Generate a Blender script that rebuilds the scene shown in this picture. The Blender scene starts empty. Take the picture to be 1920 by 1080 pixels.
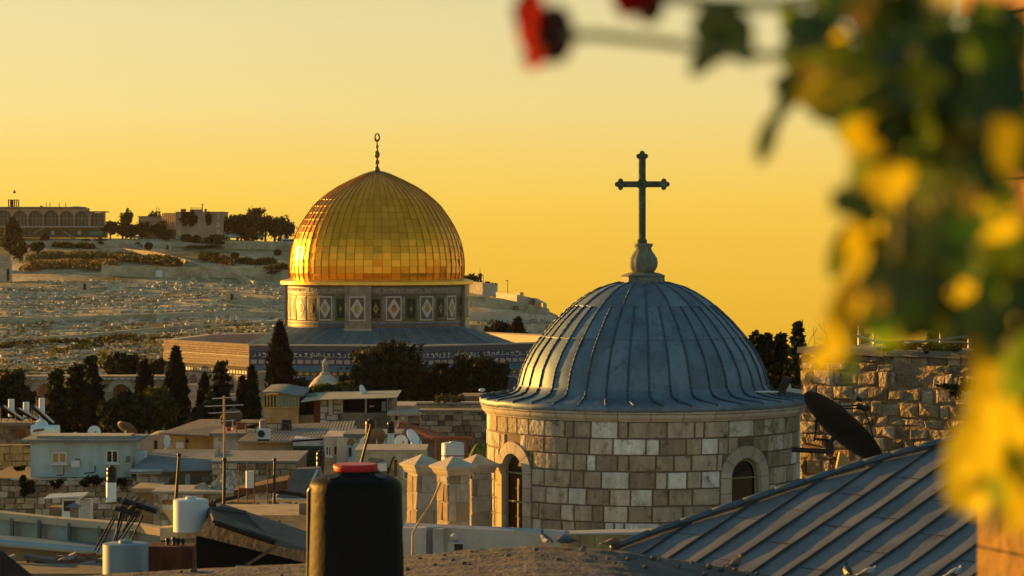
import bpy, math, random
import numpy as np
from mathutils import Vector, noise as mnoise
R = math.radians
C = bpy.context.scene.collection
sc = bpy.context.scene

# ------------------------------------------------------------------ camera, sky, sun, exposure
F = 5400.0            # focal length in photo pixels (1920 wide)
HY = 450.0            # photo row of the horizon
CZ = 30.0             # eye height above the lowest ground
cam_d = bpy.data.cameras.new('camera')
cam = bpy.data.objects.new('camera', cam_d); C.objects.link(cam)
cam.location = (0, 0, CZ); cam.rotation_euler = (R(90), 0, 0)
cam_d.sensor_width = 36; cam_d.lens = F / 1920 * 36
cam_d.shift_y = (HY - 540) / 1920
cam_d.clip_start = 0.3; cam_d.clip_end = 30000
cam_d.dof.use_dof = True; cam_d.dof.focus_distance = 110
cam_d.dof.aperture_fstop = 4.5
sc.camera = cam

SUN_AZ = R(54)        # left of the view direction
SUN_EL = R(6.5)
SD = Vector((-math.sin(SUN_AZ) * math.cos(SUN_EL), math.cos(SUN_AZ) * math.cos(SUN_EL), math.sin(SUN_EL)))
sl = bpy.data.lights.new('sun', 'SUN'); so = bpy.data.objects.new('sun', sl); C.objects.link(so)
sl.energy = 4.0; sl.angle = R(0.6); sl.color = (1.0, 0.46, 0.07)
so.rotation_euler = SD.to_track_quat('Z', 'Y').to_euler(); so.location = (-60, 60, 90)

world = bpy.data.worlds.new('World'); sc.world = world; world.use_nodes = True
nt = world.node_tree; N = nt.nodes; L = nt.links; N.clear()
def S2L(c):
    return tuple(((v / 255) / 12.92 if v / 255 <= 0.04045 else ((v / 255 + 0.055) / 1.055) ** 2.4) for v in c)
def ramp(tree, stops, interp='LINEAR'):
    r = tree.nodes.new('ShaderNodeValToRGB'); r.color_ramp.interpolation = interp
    e = r.color_ramp.elements
    while len(e) < len(stops): e.new(0.5)
    for i, (p, c) in enumerate(stops):
        e[i].position = p; e[i].color = (*c[:3], 1)
    return r
def math_n(tree, op, a, b=None, clamp=False):
    m = tree.nodes.new('ShaderNodeMath'); m.operation = op; m.use_clamp = clamp
    for i, v in enumerate((a, b)):
        if v is None: continue
        if isinstance(v, (int, float)): m.inputs[i].default_value = v
        else: tree.links.new(v, m.inputs[i])
    return m.outputs[0]
tc = N.new('ShaderNodeTexCoord'); sep = N.new('ShaderNodeSeparateXYZ'); L.new(tc.outputs['Generated'], sep.inputs[0])
zel = sep.outputs['Z']
# front sky: elevation -0.05 .. 0.35
mr = N.new('ShaderNodeMapRange'); mr.inputs[1].default_value = -0.05; mr.inputs[2].default_value = 0.35
L.new(zel, mr.inputs[0])
def fp(z): return (z + 0.05) / 0.40
fr = ramp(nt, [(0.0, S2L((232, 174, 46))), (fp(-0.028), S2L((239, 184, 54))), (fp(0.0), S2L((247, 197, 72))), (fp(0.013), S2L((250, 206, 84))), (fp(0.03), S2L((248, 213, 112))),
               (fp(0.046), S2L((243, 219, 140))), (fp(0.074), S2L((235, 219, 158))), (fp(0.2), S2L((172, 176, 160))), (1.0, S2L((118, 136, 142)))])
L.new(mr.outputs[0], fr.inputs[0])
# left side a little brighter, right side deeper
dt = N.new('ShaderNodeVectorMath'); dt.operation = 'DOT_PRODUCT'; L.new(tc.outputs['Generated'], dt.inputs[0]); dt.inputs[1].default_value = SD
glow = math_n(nt, 'POWER', math_n(nt, 'MAXIMUM', dt.outputs['Value'], 0.0), 5.0)
side = math_n(nt, 'ADD', math_n(nt, 'MULTIPLY', glow, 0.57), 0.94)
frs = N.new('ShaderNodeVectorMath'); frs.operation = 'SCALE'; L.new(fr.outputs[0], frs.inputs[0]); L.new(side, frs.inputs['Scale'])
# the sky behind and overhead
mr2 = N.new('ShaderNodeMapRange'); mr2.inputs[1].default_value = -0.05; mr2.inputs[2].default_value = 1.0; L.new(zel, mr2.inputs[0])
bk = ramp(nt, [(0.0, (.44, .54, .46)), (0.12, (.60, .68, .60)), (0.28, (.36, .49, .49)), (0.50, (.15, .235, .275)), (1.0, (.135, .22, .285))])
L.new(mr2.outputs[0], bk.inputs[0])
sky = N.new('ShaderNodeTexSky'); sky.sky_type = 'NISHITA'; sky.sun_disc = False
sky.sun_elevation = SUN_EL; sky.sun_rotation = -SUN_AZ; sky.altitude = 700; sky.dust_density = 3.0
nis = N.new('ShaderNodeVectorMath'); nis.operation = 'SCALE'; L.new(sky.outputs[0], nis.inputs[0]); nis.inputs['Scale'].default_value = 0.006
bka = N.new('ShaderNodeVectorMath'); bka.operation = 'ADD'; L.new(bk.outputs[0], bka.inputs[0]); L.new(nis.outputs[0], bka.inputs[1])
yf = N.new('ShaderNodeMapRange'); yf.interpolation_type = 'SMOOTHSTEP'
yf.inputs[1].default_value = 0.35; yf.inputs[2].default_value = 0.9; L.new(sep.outputs['Y'], yf.inputs[0])
mx = N.new('ShaderNodeMix'); mx.data_type = 'RGBA'; L.new(yf.outputs[0], mx.inputs['Factor'])
L.new(bka.outputs[0], mx.inputs['A']); L.new(frs.outputs[0], mx.inputs['B'])
bg = N.new('ShaderNodeBackground'); L.new(mx.outputs['Result'], bg.inputs['Color']); bg.inputs['Strength'].default_value = 0.29
wo = N.new('ShaderNodeOutputWorld'); L.new(bg.outputs[0], wo.inputs['Surface'])
sc.view_settings.view_transform = 'Standard'; sc.view_settings.look = 'None'
sc.view_settings.exposure = 1.786; sc.view_settings.gamma = 1.0
sc.cycles.use_denoising = True
sc.cycles.max_bounces = 6; sc.cycles.transparent_max_bounces = 8

# ------------------------------------------------------------------ helpers
def P(x, y, Y): return Vector(((x - 960) / F * Y, Y, CZ - (y - HY) / F * Y))
def zat(y, Y): return CZ - (y - HY) / F * Y
def xat(x, Y): return (x - 960) / F * Y
rng = np.random.default_rng(7); rnd = random.Random(11)

_m = {}
def mat(name, col, rough=0.8, metal=0.0, var=0.25, scale=1.5, bump=0.15, bscale=None, island=0.0, coords='pos',
        stain=None, stain_s=0.6, stain_t=(0.5, 0.65), transl=0.0, ramp_i=None, spec=0.3, streak=0.0, detail=5, bdist=0.03):
    if name in _m: return _m[name]
    m = bpy.data.materials.new(name); m.use_nodes = True; t = m.node_tree; n = t.nodes; l = t.links
    b = n['Principled BSDF']; b.inputs['Roughness'].default_value = rough; b.inputs['Metallic'].default_value = metal
    b.inputs['Specular IOR Level'].default_value = spec
    if coords == 'pos': g = n.new('ShaderNodeNewGeometry'); vec = g.outputs['Position']
    else: g0 = n.new('ShaderNodeTexCoord'); vec = g0.outputs['Object']; g = n.new('ShaderNodeNewGeometry')
    ns = n.new('ShaderNodeTexNoise'); ns.inputs['Scale'].default_value = scale; ns.inputs['Detail'].default_value = detail; ns.inputs['Roughness'].default_value = 0.62
    if streak:
        mp = n.new('ShaderNodeMapping'); mp.inputs['Scale'].default_value = (1, 1, streak); l.new(vec, mp.inputs[0]); l.new(mp.outputs[0], ns.inputs['Vector'])
    else: l.new(vec, ns.inputs['Vector'])
    mrn = n.new('ShaderNodeMapRange'); mrn.inputs[1].default_value = 0.3; mrn.inputs[2].default_value = 0.7
    mrn.inputs[3].default_value = 1 - var; mrn.inputs[4].default_value = 1 + var; l.new(ns.outputs['Fac'], mrn.inputs[0])
    if ramp_i:
        r = ramp(t, ramp_i); l.new(g.outputs['Random Per Island'], r.inputs[0]); base = r.outputs[0]
    else:
        rg = n.new('ShaderNodeRGB'); rg.outputs[0].default_value = (*col, 1); base = rg.outputs[0]
    vm = n.new('ShaderNodeVectorMath'); vm.operation = 'SCALE'; l.new(base, vm.inputs[0]); l.new(mrn.outputs[0], vm.inputs['Scale'])
    out = vm.outputs[0]
    if island:
        mi = n.new('ShaderNodeMapRange'); mi.inputs[3].default_value = 1 - island; mi.inputs[4].default_value = 1 + island
        l.new(g.outputs['Random Per Island'], mi.inputs[0])
        v2 = n.new('ShaderNodeVectorMath'); v2.operation = 'SCALE'; l.new(out, v2.inputs[0]); l.new(mi.outputs[0], v2.inputs['Scale']); out = v2.outputs[0]
    if stain:
        n2 = n.new('ShaderNodeTexNoise'); n2.inputs['Scale'].default_value = stain_s; n2.inputs['Detail'].default_value = 6; n2.inputs['Roughness'].default_value = 0.7
        l.new(vec, n2.inputs['Vector'])
        m2 = n.new('ShaderNodeMapRange'); m2.inputs[1].default_value = stain_t[0]; m2.inputs[2].default_value = stain_t[1]; l.new(n2.outputs['Fac'], m2.inputs[0])
        mm = n.new('ShaderNodeMix'); mm.data_type = 'RGBA'; l.new(m2.outputs[0], mm.inputs['Factor']); l.new(out, mm.inputs['A']); mm.inputs['B'].default_value = (*stain, 1)
        out = mm.outputs['Result']
    l.new(out, b.inputs['Base Color'])
    if bump:
        n3 = n.new('ShaderNodeTexNoise'); n3.inputs['Scale'].default_value = bscale or scale * 4; n3.inputs['Detail'].default_value = 4; l.new(vec, n3.inputs['Vector'])
        bp = n.new('ShaderNodeBump'); bp.inputs['Strength'].default_value = min(1, bump); bp.inputs['Distance'].default_value = bdist
        l.new(n3.outputs['Fac'], bp.inputs['Height']); l.new(bp.outputs[0], b.inputs['Normal'])
    if transl:
        tr = n.new('ShaderNodeBsdfTranslucent'); l.new(out, tr.inputs['Color'])
        ms = n.new('ShaderNodeMixShader'); ms.inputs[0].default_value = transl
        l.new(b.outputs[0], ms.inputs[1]); l.new(tr.outputs[0], ms.inputs[2]); l.new(ms.outputs[0], n['Material Output'].inputs['Surface'])
    _m[name] = m
    return m

class MB:
    def __init__(s): s.v = []; s.f = []
    def add(s, vs, fs):
        o = len(s.v); s.v.extend(tuple(v) for v in vs); s.f.extend(tuple(i + o for i in f) for f in fs)
    def box(s, x0, x1, y0, y1, z0, z1):
        s.add([(x0,y0,z0),(x1,y0,z0),(x1,y1,z0),(x0,y1,z0),(x0,y0,z1),(x1,y0,z1),(x1,y1,z1),(x0,y1,z1)],
              [(0,3,2,1),(4,5,6,7),(0,1,5,4),(1,2,6,5),(2,3,7,6),(3,0,4,7)]); return s
    def hexa(s, b, t):          # 4 bottom + 4 top corners
        s.add(list(b) + list(t), [(0,3,2,1),(4,5,6,7),(0,1,5,4),(1,2,6,5),(2,3,7,6),(3,0,4,7)]); return s
    def tube(s, a, b, r0, r1=None, n=8):
        a = Vector(a); b = Vector(b); r1 = r0 if r1 is None else r1
        d = (b - a).normalized(); u = d.orthogonal().normalized(); w = d.cross(u)
        vs = []
        for p, r in ((a, r0), (b, r1)):
            for k in range(n):
                t = 2 * math.pi * k / n; vs.append(p + (u * math.cos(t) + w * math.sin(t)) * r)
        fs = [(k, (k+1) % n, n + (k+1) % n, n + k) for k in range(n)]
        fs += [tuple(range(n-1, -1, -1)), tuple(range(n, 2*n))]
        s.add(vs, fs); return s
    def path(s, pts, r, n=6):
        for a, b in zip(pts[:-1], pts[1:]): s.tube(a, b, r, r, n)
        return s
    def lathe(s, prof, n=32, c=(0,0,0), a0=0.0, a1=2*math.pi, cap=True, sx=1.0, sy=1.0):
        full = abs(a1 - a0 - 2*math.pi) < 1e-6; m = n if full else n + 1; vs = []
        for r, z in prof:
            for k in range(m):
                t = a0 + (a1 - a0) * k / n; vs.append((c[0] + r*sx*math.cos(t), c[1] + r*sy*math.sin(t), c[2] + z))
        fs = []
        for i in range(len(prof) - 1):
            for k in range(n):
                k2 = (k+1) % m; fs.append((i*m+k, i*m+k2, (i+1)*m+k2, (i+1)*m+k))
        if cap and full:
            if prof[0][0] > 1e-4: fs.append(tuple(range(m-1, -1, -1)))
            if prof[-1][0] > 1e-4: fs.append(tuple((len(prof)-1)*m + k for k in range(m)))
        s.add(vs, fs); return s
    def ball(s, c, r, n=10, sz=1.0, sx=1.0, sy=1.0):
        return s.lathe([(r*math.sin(math.pi*i/n), -r*sz*math.cos(math.pi*i/n)) for i in range(n+1)], max(8, n), c, sx=sx, sy=sy)
    def quad(s, a, b, c, d): s.add([a, b, c, d], [(0,1,2,3)]); return s
    def build(s, name, m, parent=None, smooth=False, loc=None, rz=0.0):
        me = bpy.data.meshes.new(name); me.from_pydata(s.v, [], s.f); me.validate()
        if smooth: me.polygons.foreach_set('use_smooth', [True] * len(me.polygons))
        if m: me.materials.append(m)
        o = bpy.data.objects.new(name, me); C.objects.link(o)
        if parent: o.parent = parent
        if loc is not None: o.location = loc
        if rz: o.rotation_euler.z = rz
        me.update(); return o

def tag(o, label=None, cat=None, group=None, kind=None):
    if label: o['label'] = label
    if cat: o['category'] = cat
    if group: o['group'] = group
    o['kind'] = kind or 'thing'
    return o
def thing(name, loc, label, cat, group=None, rz=0.0):
    o = bpy.data.objects.new(name, None); C.objects.link(o); o.location = loc; o.rotation_euler.z = rz
    o.empty_display_size = 0.2
    return tag(o, label, cat, group, 'thing')
def copy_tree(o, parent=None):
    c = o.copy(); C.objects.link(c); c.parent = parent
    for ch in o.children: copy_tree(ch, c)
    return c
def smooth_angle(o, deg=35):
    me = o.data; me.polygons.foreach_set('use_smooth', [True] * len(me.polygons))
    me.set_sharp_from_angle(angle=R(deg))
    return o

# ------------------------------------------------------------------ materials
BL = [(0.0, (.22,.19,.13)), (.3, (.29,.255,.18)), (.55, (.37,.335,.245)), (.75, (.44,.41,.32)), (.88, (.52,.53,.48)), (1.0, (.60,.62,.58))]
M_block = mat('drum_limestone', (1,1,1), .9, var=.30, scale=4.5, streak=.4, bump=1.0, bscale=6.5, bdist=.06, ramp_i=BL, stain=(.10,.08,.05), stain_s=3.2, stain_t=(.54,.70))
RB = [(0.0, (.18,.14,.08)), (.4, (.29,.23,.14)), (.75, (.38,.31,.20)), (1.0, (.48,.43,.32))]
M_ruin = mat('ruin_limestone', (1,1,1), .92, var=.3, scale=5, bump=1.0, bscale=7, ramp_i=RB, stain=(.10,.075,.04), stain_s=1.6, stain_t=(.55,.7), bdist=.12)
M_mortar = mat('mortar', (.15,.12,.08), .95, var=.3, scale=6)
M_trim = mat('dressed_stone', (.37,.335,.26), .88, var=.16, scale=4, bump=.3, island=.12, stain=(.25,.20,.13), stain_s=3, stain_t=(.58,.75))
M_plaster_w = mat('white_plaster', (.42,.49,.49), .9, var=.2, scale=1.6, streak=.2, stain=(.26,.255,.20), stain_s=1.1, stain_t=(.47,.68))
M_plaster_c = mat('cream_plaster', (.40,.35,.22), .9, var=.15, scale=1.0, streak=.3, stain=(.28,.23,.13), stain_s=.8, stain_t=(.52,.75))
M_plaster_y = mat('yellow_plaster', (.42,.31,.12), .9, var=.3, scale=.9, streak=.4, stain=(.27,.19,.08), stain_s=.8, stain_t=(.5,.72))
M_plaster_p = mat('pink_grey_plaster', (.42,.37,.30), .9, var=.15, scale=1.0)
M_conc = mat('grey_concrete', (.17,.16,.125), .92, var=.25, scale=.8, bump=.3, stain=(.10,.09,.06), stain_s=.7, stain_t=(.52,.7))
M_conc_l = mat('pale_concrete', (.31,.30,.25), .9, var=.2, scale=.9, bump=.3, stain=(.2,.18,.12), stain_s=1.1, stain_t=(.55,.7))
M_roofgrey = mat('roof_felt_grey', (.15,.18,.185), .85, var=.25, scale=1.4, stain=(.12,.12,.1), stain_s=.8)
M_metal = mat('galvanised_metal', (.42,.46,.47), .45, .6, var=.15, scale=2)
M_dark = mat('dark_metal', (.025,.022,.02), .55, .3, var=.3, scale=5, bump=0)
M_rust = mat('rusty_steel', (.16,.06,.025), .85, var=.4, scale=6, bump=.3)
M_green = mat('green_painted_metal', (.03,.08,.04), .6, var=.3, scale=3)
M_greenp = mat('green_panel', (.012,.03,.016), .55, var=.3, scale=3)
M_glass = mat('dark_glass', (.008,.008,.008), .12, spec=.5, var=0, bump=0)
M_glass_w = mat('warm_glass', (.35,.22,.05), .25, spec=.5, var=.2, scale=2, bump=0)
M_teal = mat('teal_panel', (.10,.27,.27), .4, var=.2, scale=2, bump=0, island=.2)
M_frame = mat('white_frame', (.55,.58,.58), .6, var=.08, bump=0)
M_black = mat('black_plastic', (.006,.006,.007), .42, var=.2, scale=3, bump=0, spec=.35)
M_white = mat('white_enamel', (.46,.56,.58), .5, var=.06, scale=2, bump=0, stain=(.42,.38,.3), stain_s=2, stain_t=(.62,.8))
M_red = mat('red_plastic', (.42,.008,.01), .4, var=.1, bump=0)
M_tile = mat('terracotta_tiles', (.30,.10,.04), .85, var=.3, scale=5, bump=.4, island=.2)
M_bark = mat('bark', (.09,.06,.035), .95, var=.3, scale=6)
M_stone_far = mat('weathered_stone', (.27,.235,.155), .92, var=.3, scale=.7, bump=.4, bscale=3, island=.2, stain=(.17,.14,.08), stain_s=.5, stain_t=(.52,.68))
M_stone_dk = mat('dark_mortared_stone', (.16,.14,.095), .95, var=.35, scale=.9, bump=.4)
SW = [(0.0, (.13,.11,.07)), (.4, (.26,.22,.14)), (.8, (.38,.34,.24)), (1.0, (.52,.50,.42))]
M_rubblewall = mat('rubble_blocks', (1,1,1), .93, var=.3, scale=2, bump=.5, bscale=6, ramp_i=SW, stain=(.10,.09,.05), stain_s=.7, stain_t=(.56,.7))
M_lead = mat('lead_sheet', (.115,.175,.22), .56, .35, var=.22, scale=1.7, bump=.25, bscale=4, island=.14, stain=(.075,.105,.13), stain_s=3.2, stain_t=(.50,.72), streak=.35, bdist=.02)
M_leadroof = mat('octagon_roof_lead', (.22,.27,.28), .5, .4, var=.25, scale=1.2, bump=.2, island=.22)
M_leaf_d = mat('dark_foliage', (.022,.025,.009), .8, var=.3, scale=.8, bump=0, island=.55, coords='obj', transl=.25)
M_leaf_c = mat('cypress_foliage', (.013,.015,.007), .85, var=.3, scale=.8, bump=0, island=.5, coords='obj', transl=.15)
M_leaf_h = mat('hill_foliage', (.040,.042,.012), .85, var=.3, scale=.2, bump=0, island=.45, coords='obj', transl=.2)
M_leaf_y = mat('yellow_green_foliage', (.07,.068,.012), .75, var=.3, scale=.8, bump=0, island=.5, coords='obj', transl=.35)
M_palm = mat('palm_green', (.07,.12,.02), .6, var=.3, scale=2, bump=0, island=.4, transl=.35)
M_gold = mat('gilded_copper', (.95,.37,.03), .30, 1.0, var=.10, scale=.5, bump=.10, bscale=1.1, island=.13, bdist=.04)
M_goldtrim = mat('gilded_trim', (.85,.50,.08), .4, .85, var=.15, scale=.8, bump=0)
M_finial = mat('finial_bronze', (.22,.14,.04), .4, .8, var=.2, bump=0)

# ------------------------------------------------------------------ terrain
RX = [-3000,-300,0,200,420,560,700,860,905,950,975,1010,1035,1060,1200,1500,2200,6000]
RY = [  470, 446,446,447,449,455,500,535,547,562,564,582, 597, 608, 655, 700, 760, 900]
DX = [-3000,-300,560,880,1040,1500,6000]
DY = [ 1300,1280,1250,980,900,800,700]
def ridge(x): return float(np.interp(x, RX, RY)), float(np.interp(x, DX, DY))
Y0 = 430.0; YB = 770.0; GND = 8.0
def ground_z(X, Y):
    if Y <= 222:
        k = min(1, max(0, (X - 9) / 3)) * min(1, max(0, (Y - 96) / 6)) * min(1, max(0, (215 - Y) / 8))
        return GND + (19.5 - GND) * k
    if Y <= 232: return GND + (12.2 - GND) * (Y - 222) / 10
    if Y <= 292: return 12.2
    if Y <= 298: return 12.2 + (9.0 - 12.2) * (Y - 292) / 6
    if Y <= Y0: return 9.0 - max(0, (Y - 390) / 40) * 5.0
    x = 960 + F * X / Y
    yr, Yr = ridge(x)
    n = mnoise.noise((X * .012, Y * .012, 3.1)) * 2.6 + mnoise.noise((X * .05, Y * .05, 9.1)) * .8
    if Y <= Yr:
        t = (Y - Y0) / (Yr - Y0)
        y = YB + (yr - YB) * t
        return CZ - (y - HY) / F * Y + n * min(1, t * 6) * min(1, (1 - t) * 6)
    zr = CZ - (yr - HY) / F * Yr
    return zr - max(0, Y - Yr - 70) * 0.12
def hillP(x, y):           # point of the slope seen at photo pixel x, y
    yr, Yr = ridge(x); t = (YB - y) / (YB - yr); Y = Y0 + t * (Yr - Y0)
    X = xat(x, Y); return Vector((X, Y, ground_z(X, Y)))
xs = np.unique(np.concatenate([np.linspace(-6000, -520, 14), np.arange(-520, 430, 5.0), [9, 12], np.linspace(430, 6000, 14)]))
ys = np.unique(np.concatenate([np.array([-80, 0, 60, 96, 99, 102, 140, 180, 207, 211, 215, 222, 232, 260, 292, 298, 350, 390]), np.arange(430, 1420, 9.0), np.linspace(1420, 4200, 9)]))
g = MB(); nx = len(xs)
for Y in ys:
    for X in xs: g.v.append((float(X), float(Y), ground_z(float(X), float(Y))))
for j in range(len(ys) - 1):
    for i in range(nx - 1): g.f.append((j*nx+i, j*nx+i+1, (j+1)*nx+i+1, (j+1)*nx+i))
def hill_mat():
    m = bpy.data.materials.new('hillside_soil'); m.use_nodes = True; t = m.node_tree; n = t.nodes; l = t.links
    b = n['Principled BSDF']; b.inputs['Roughness'].default_value = .95; b.inputs['Specular IOR Level'].default_value = .1
    g_ = n.new('ShaderNodeNewGeometry')
    def nz(s, d=6):
        a = n.new('ShaderNodeTexNoise'); a.inputs['Scale'].default_value = s; a.inputs['Detail'].default_value = d; a.inputs['Roughness'].default_value = .65
        l.new(g_.outputs['Position'], a.inputs['Vector']); return a.outputs['Fac']
    r1 = ramp(t, [(.3, (.33,.28,.16)), (.5, (.44,.385,.235)), (.7, (.54,.485,.32))]); l.new(nz(.03), r1.inputs[0])
    r2 = ramp(t, [(.47, (0,0,0)), (.62, (1,1,1))]); l.new(nz(.016, 8), r2.inputs[0])
    mm = n.new('ShaderNodeMix'); mm.data_type = 'RGBA'; l.new(r2.outputs[0], mm.inputs['Factor']); l.new(r1.outputs[0], mm.inputs['A']); mm.inputs['B'].default_value = (.10,.10,.035,1)
    vo = n.new('ShaderNodeTexVoronoi'); vo.inputs['Scale'].default_value = .45; l.new(g_.outputs['Position'], vo.inputs['Vector'])
    r3 = ramp(t, [(0., (.6,.6,.6)), (1., (1.35,1.35,1.3))]); l.new(vo.outputs['Color'], r3.inputs[0])
    m2 = n.new('ShaderNodeMix'); m2.data_type = 'RGBA'; m2.blend_type = 'MULTIPLY'; m2.inputs['Factor'].default_value = .8
    l.new(mm.outputs['Result'], m2.inputs['A']); l.new(r3.outputs[0], m2.inputs['B']); l.new(m2.outputs['Result'], b.inputs['Base Color'])
    bp = n.new('ShaderNodeBump'); bp.inputs['Strength'].default_value = .9; bp.inputs['Distance'].default_value = 1.2
    l.new(nz(.25), bp.inputs['Height']); l.new(bp.outputs[0], b.inputs['Normal'])
    return m
tag(g.build('hillside', hill_mat(), smooth=True), kind='structure')

# ------------------------------------------------------------------ foliage
def quads_mesh(name, cen, size, m, parent, flat=0.0, aspect=1.6, loc=None, upb=0.0):
    n = len(cen); d = rng.normal(size=(n, 3)); d[:, 2] += upb; d /= np.linalg.norm(d, axis=1)[:, None]
    e = rng.normal(size=(n, 3)); w = np.cross(d, e); w /= np.linalg.norm(w, axis=1)[:, None] + 1e-9
    s = size * rng.uniform(.6, 1.35, n)[:, None]
    d = d * s * aspect * .5; w = w * s * .5
    v = np.empty((n * 4, 3)); v[0::4] = cen - d; v[1::4] = cen + w; v[2::4] = cen + d; v[3::4] = cen - w
    me = bpy.data.meshes.new(name); me.vertices.add(n * 4); me.vertices.foreach_set('co', v.astype(np.float32).ravel())
    me.loops.add(n * 4); me.loops.foreach_set('vertex_index', np.arange(n * 4, dtype=np.int32))
    me.polygons.add(n); me.polygons.foreach_set('loop_start', np.arange(0, n * 4, 4, dtype=np.int32)); me.polygons.foreach_set('loop_total', np.full(n, 4, dtype=np.int32))
    me.update(calc_edges=True); me.validate(); me.materials.append(m)
    o = bpy.data.objects.new(name, me); C.objects.link(o); o.parent = parent
    if loc is not None: o.location = loc
    return o
def clump_pts(ells, n, k=14, tight=.34):
    """leaf centres gathered into clumps on and in a set of ellipsoids"""
    out = []; vol = np.array([e[3]*e[4]*e[5] for e in ells]); vol = vol ** .8; vol /= vol.sum()
    for e, f in zip(ells, vol):
        c = np.array(e[:3]); r = np.array(e[3:6]); m = max(20, int(n * f)); kk = max(6, int(k))
        d = rng.normal(size=(kk, 3)); d /= np.linalg.norm(d, axis=1)[:, None]
        cc = d * (rng.uniform(.25, .92, kk) ** .6)[:, None]
        idx = rng.integers(0, kk, m); p = cc[idx] + rng.normal(size=(m, 3)) * tight * rng.uniform(.5, 1.0, kk)[idx][:, None] * .62
        out.append(c + p * r)
    return np.concatenate(out)
def tree(name, label, x0, x1, y0, y1, Y, kind='round', m=None, n=3000, leaf=.28, group=None, base_y=None, hill=False, cat='tree', lobes=6):
    """pixel box of the whole tree; base at the ground unless base_y is given"""
    cx = (x0 + x1) / 2
    if hill: b = hillP(cx, y1); Y = b.y
    s = Y / F; w = (x1 - x0) * s; X = xat(cx, Y); zt = zat(y0, Y)
    if hill: zb = b.z
    else: zb = zat(base_y, Y) if base_y else ground_z(X, Y)
    zc0 = zat(y1, Y) if not hill else zb + (zt - zb) * .12
    root = thing(name, (X, Y, zb), label, cat, group); H = zt - zb; c0 = max(.05 * H, zc0 - zb); ch = H - c0; m = m or M_leaf_d
    t = MB(); r = rnd.Random if False else rnd
    if kind == 'cypress':
        zz = rng.uniform(0, 1, n) ** .9; prof = np.interp(zz, [0, .12, .35, .6, .85, 1], [.55, .9, 1, .82, .42, .04])
        a = rng.uniform(0, 2*np.pi, n); rr = prof * w * .5 * np.sqrt(rng.uniform(.3, 1, n)) * (1 + .22 * np.sin(a * 5 + zz * 23) + .12 * np.sin(a*3 - zz * 47))
        pts = np.stack([rr * np.cos(a), rr * np.sin(a), c0 + zz * ch], 1)
        t.tube((0,0,-.3), (0,0,c0 + ch * .8), w * .07, w * .02)
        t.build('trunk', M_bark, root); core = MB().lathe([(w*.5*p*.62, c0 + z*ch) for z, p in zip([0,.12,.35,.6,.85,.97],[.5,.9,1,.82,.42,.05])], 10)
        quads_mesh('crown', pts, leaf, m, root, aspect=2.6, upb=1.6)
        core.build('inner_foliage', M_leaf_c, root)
    elif kind == 'conifer':
        t.tube((0,0,-.3), (0,0,c0 + ch * .97), w * .06, w * .012)
        P_ = []; nb = 30
        for i in range(nb):
            z = (i / nb) ** .9; a = i * 2.4 + rnd.random(); ln = w * .5 * (1 - z * .86) * rnd.uniform(.4, 1.2)
            zz = c0 + z * ch; e = Vector((ln * math.cos(a), ln * math.sin(a), zz + ln * rnd.uniform(-.12, .28)))
            t.tube((0,0,zz), e, w * .014, w * .006, 5)
            k = max(8, int(n / nb * (1.5 - z))); u = rng.uniform(.12, 1.0, k)[:, None]
            p = np.array((0,0,zz)) * (1-u) + np.array(e) * u + rng.normal(size=(k, 3)) * w * np.array([.045, .045, .028]); P_.append(p)
        t.build('trunk', M_bark, root); quads_mesh('crown', np.concatenate(P_), leaf, m, root, aspect=2.0)
    else:
        ells = []
        flatk = {'round': .5, 'pine': .42, 'umbrella': .36}[kind]
        for i in range(lobes):
            a = i * 2.399; rr = w * .5 * .60 * (0.25 + .75 * math.sqrt((i + .5) / lobes))
            hz = c0 + ch * (flatk + (.5 - .5 * math.sqrt(i / lobes)) * .55 * rnd.uniform(.4, 1))
            ells.append((rr * math.cos(a), rr * math.sin(a), min(hz, c0 + ch * .78), w * .31 * rnd.uniform(.8, 1.15), w * .31, ch * .29 * rnd.uniform(.85, 1.15)))
        ells.append((0, 0, c0 + ch * .45, w * .34, w * .34, ch * .42))
        pts = clump_pts(ells, n, 15); pts[:, 2] = np.clip(pts[:, 2], c0 * .9, c0 + ch)
        t.tube((0,0,-.3), (0,0,c0 + ch*.35), w*.05, w*.03)
        for i in range(5):
            a = i * 1.3; t.tube((0,0,c0*.8), (w*.28*math.cos(a), w*.28*math.sin(a), c0 + ch*rnd.uniform(.35,.6)), w*.022, w*.008, 5)
        t.build('trunk', M_bark, root); quads_mesh('crown', pts, leaf, m, root)
    return root

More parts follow.
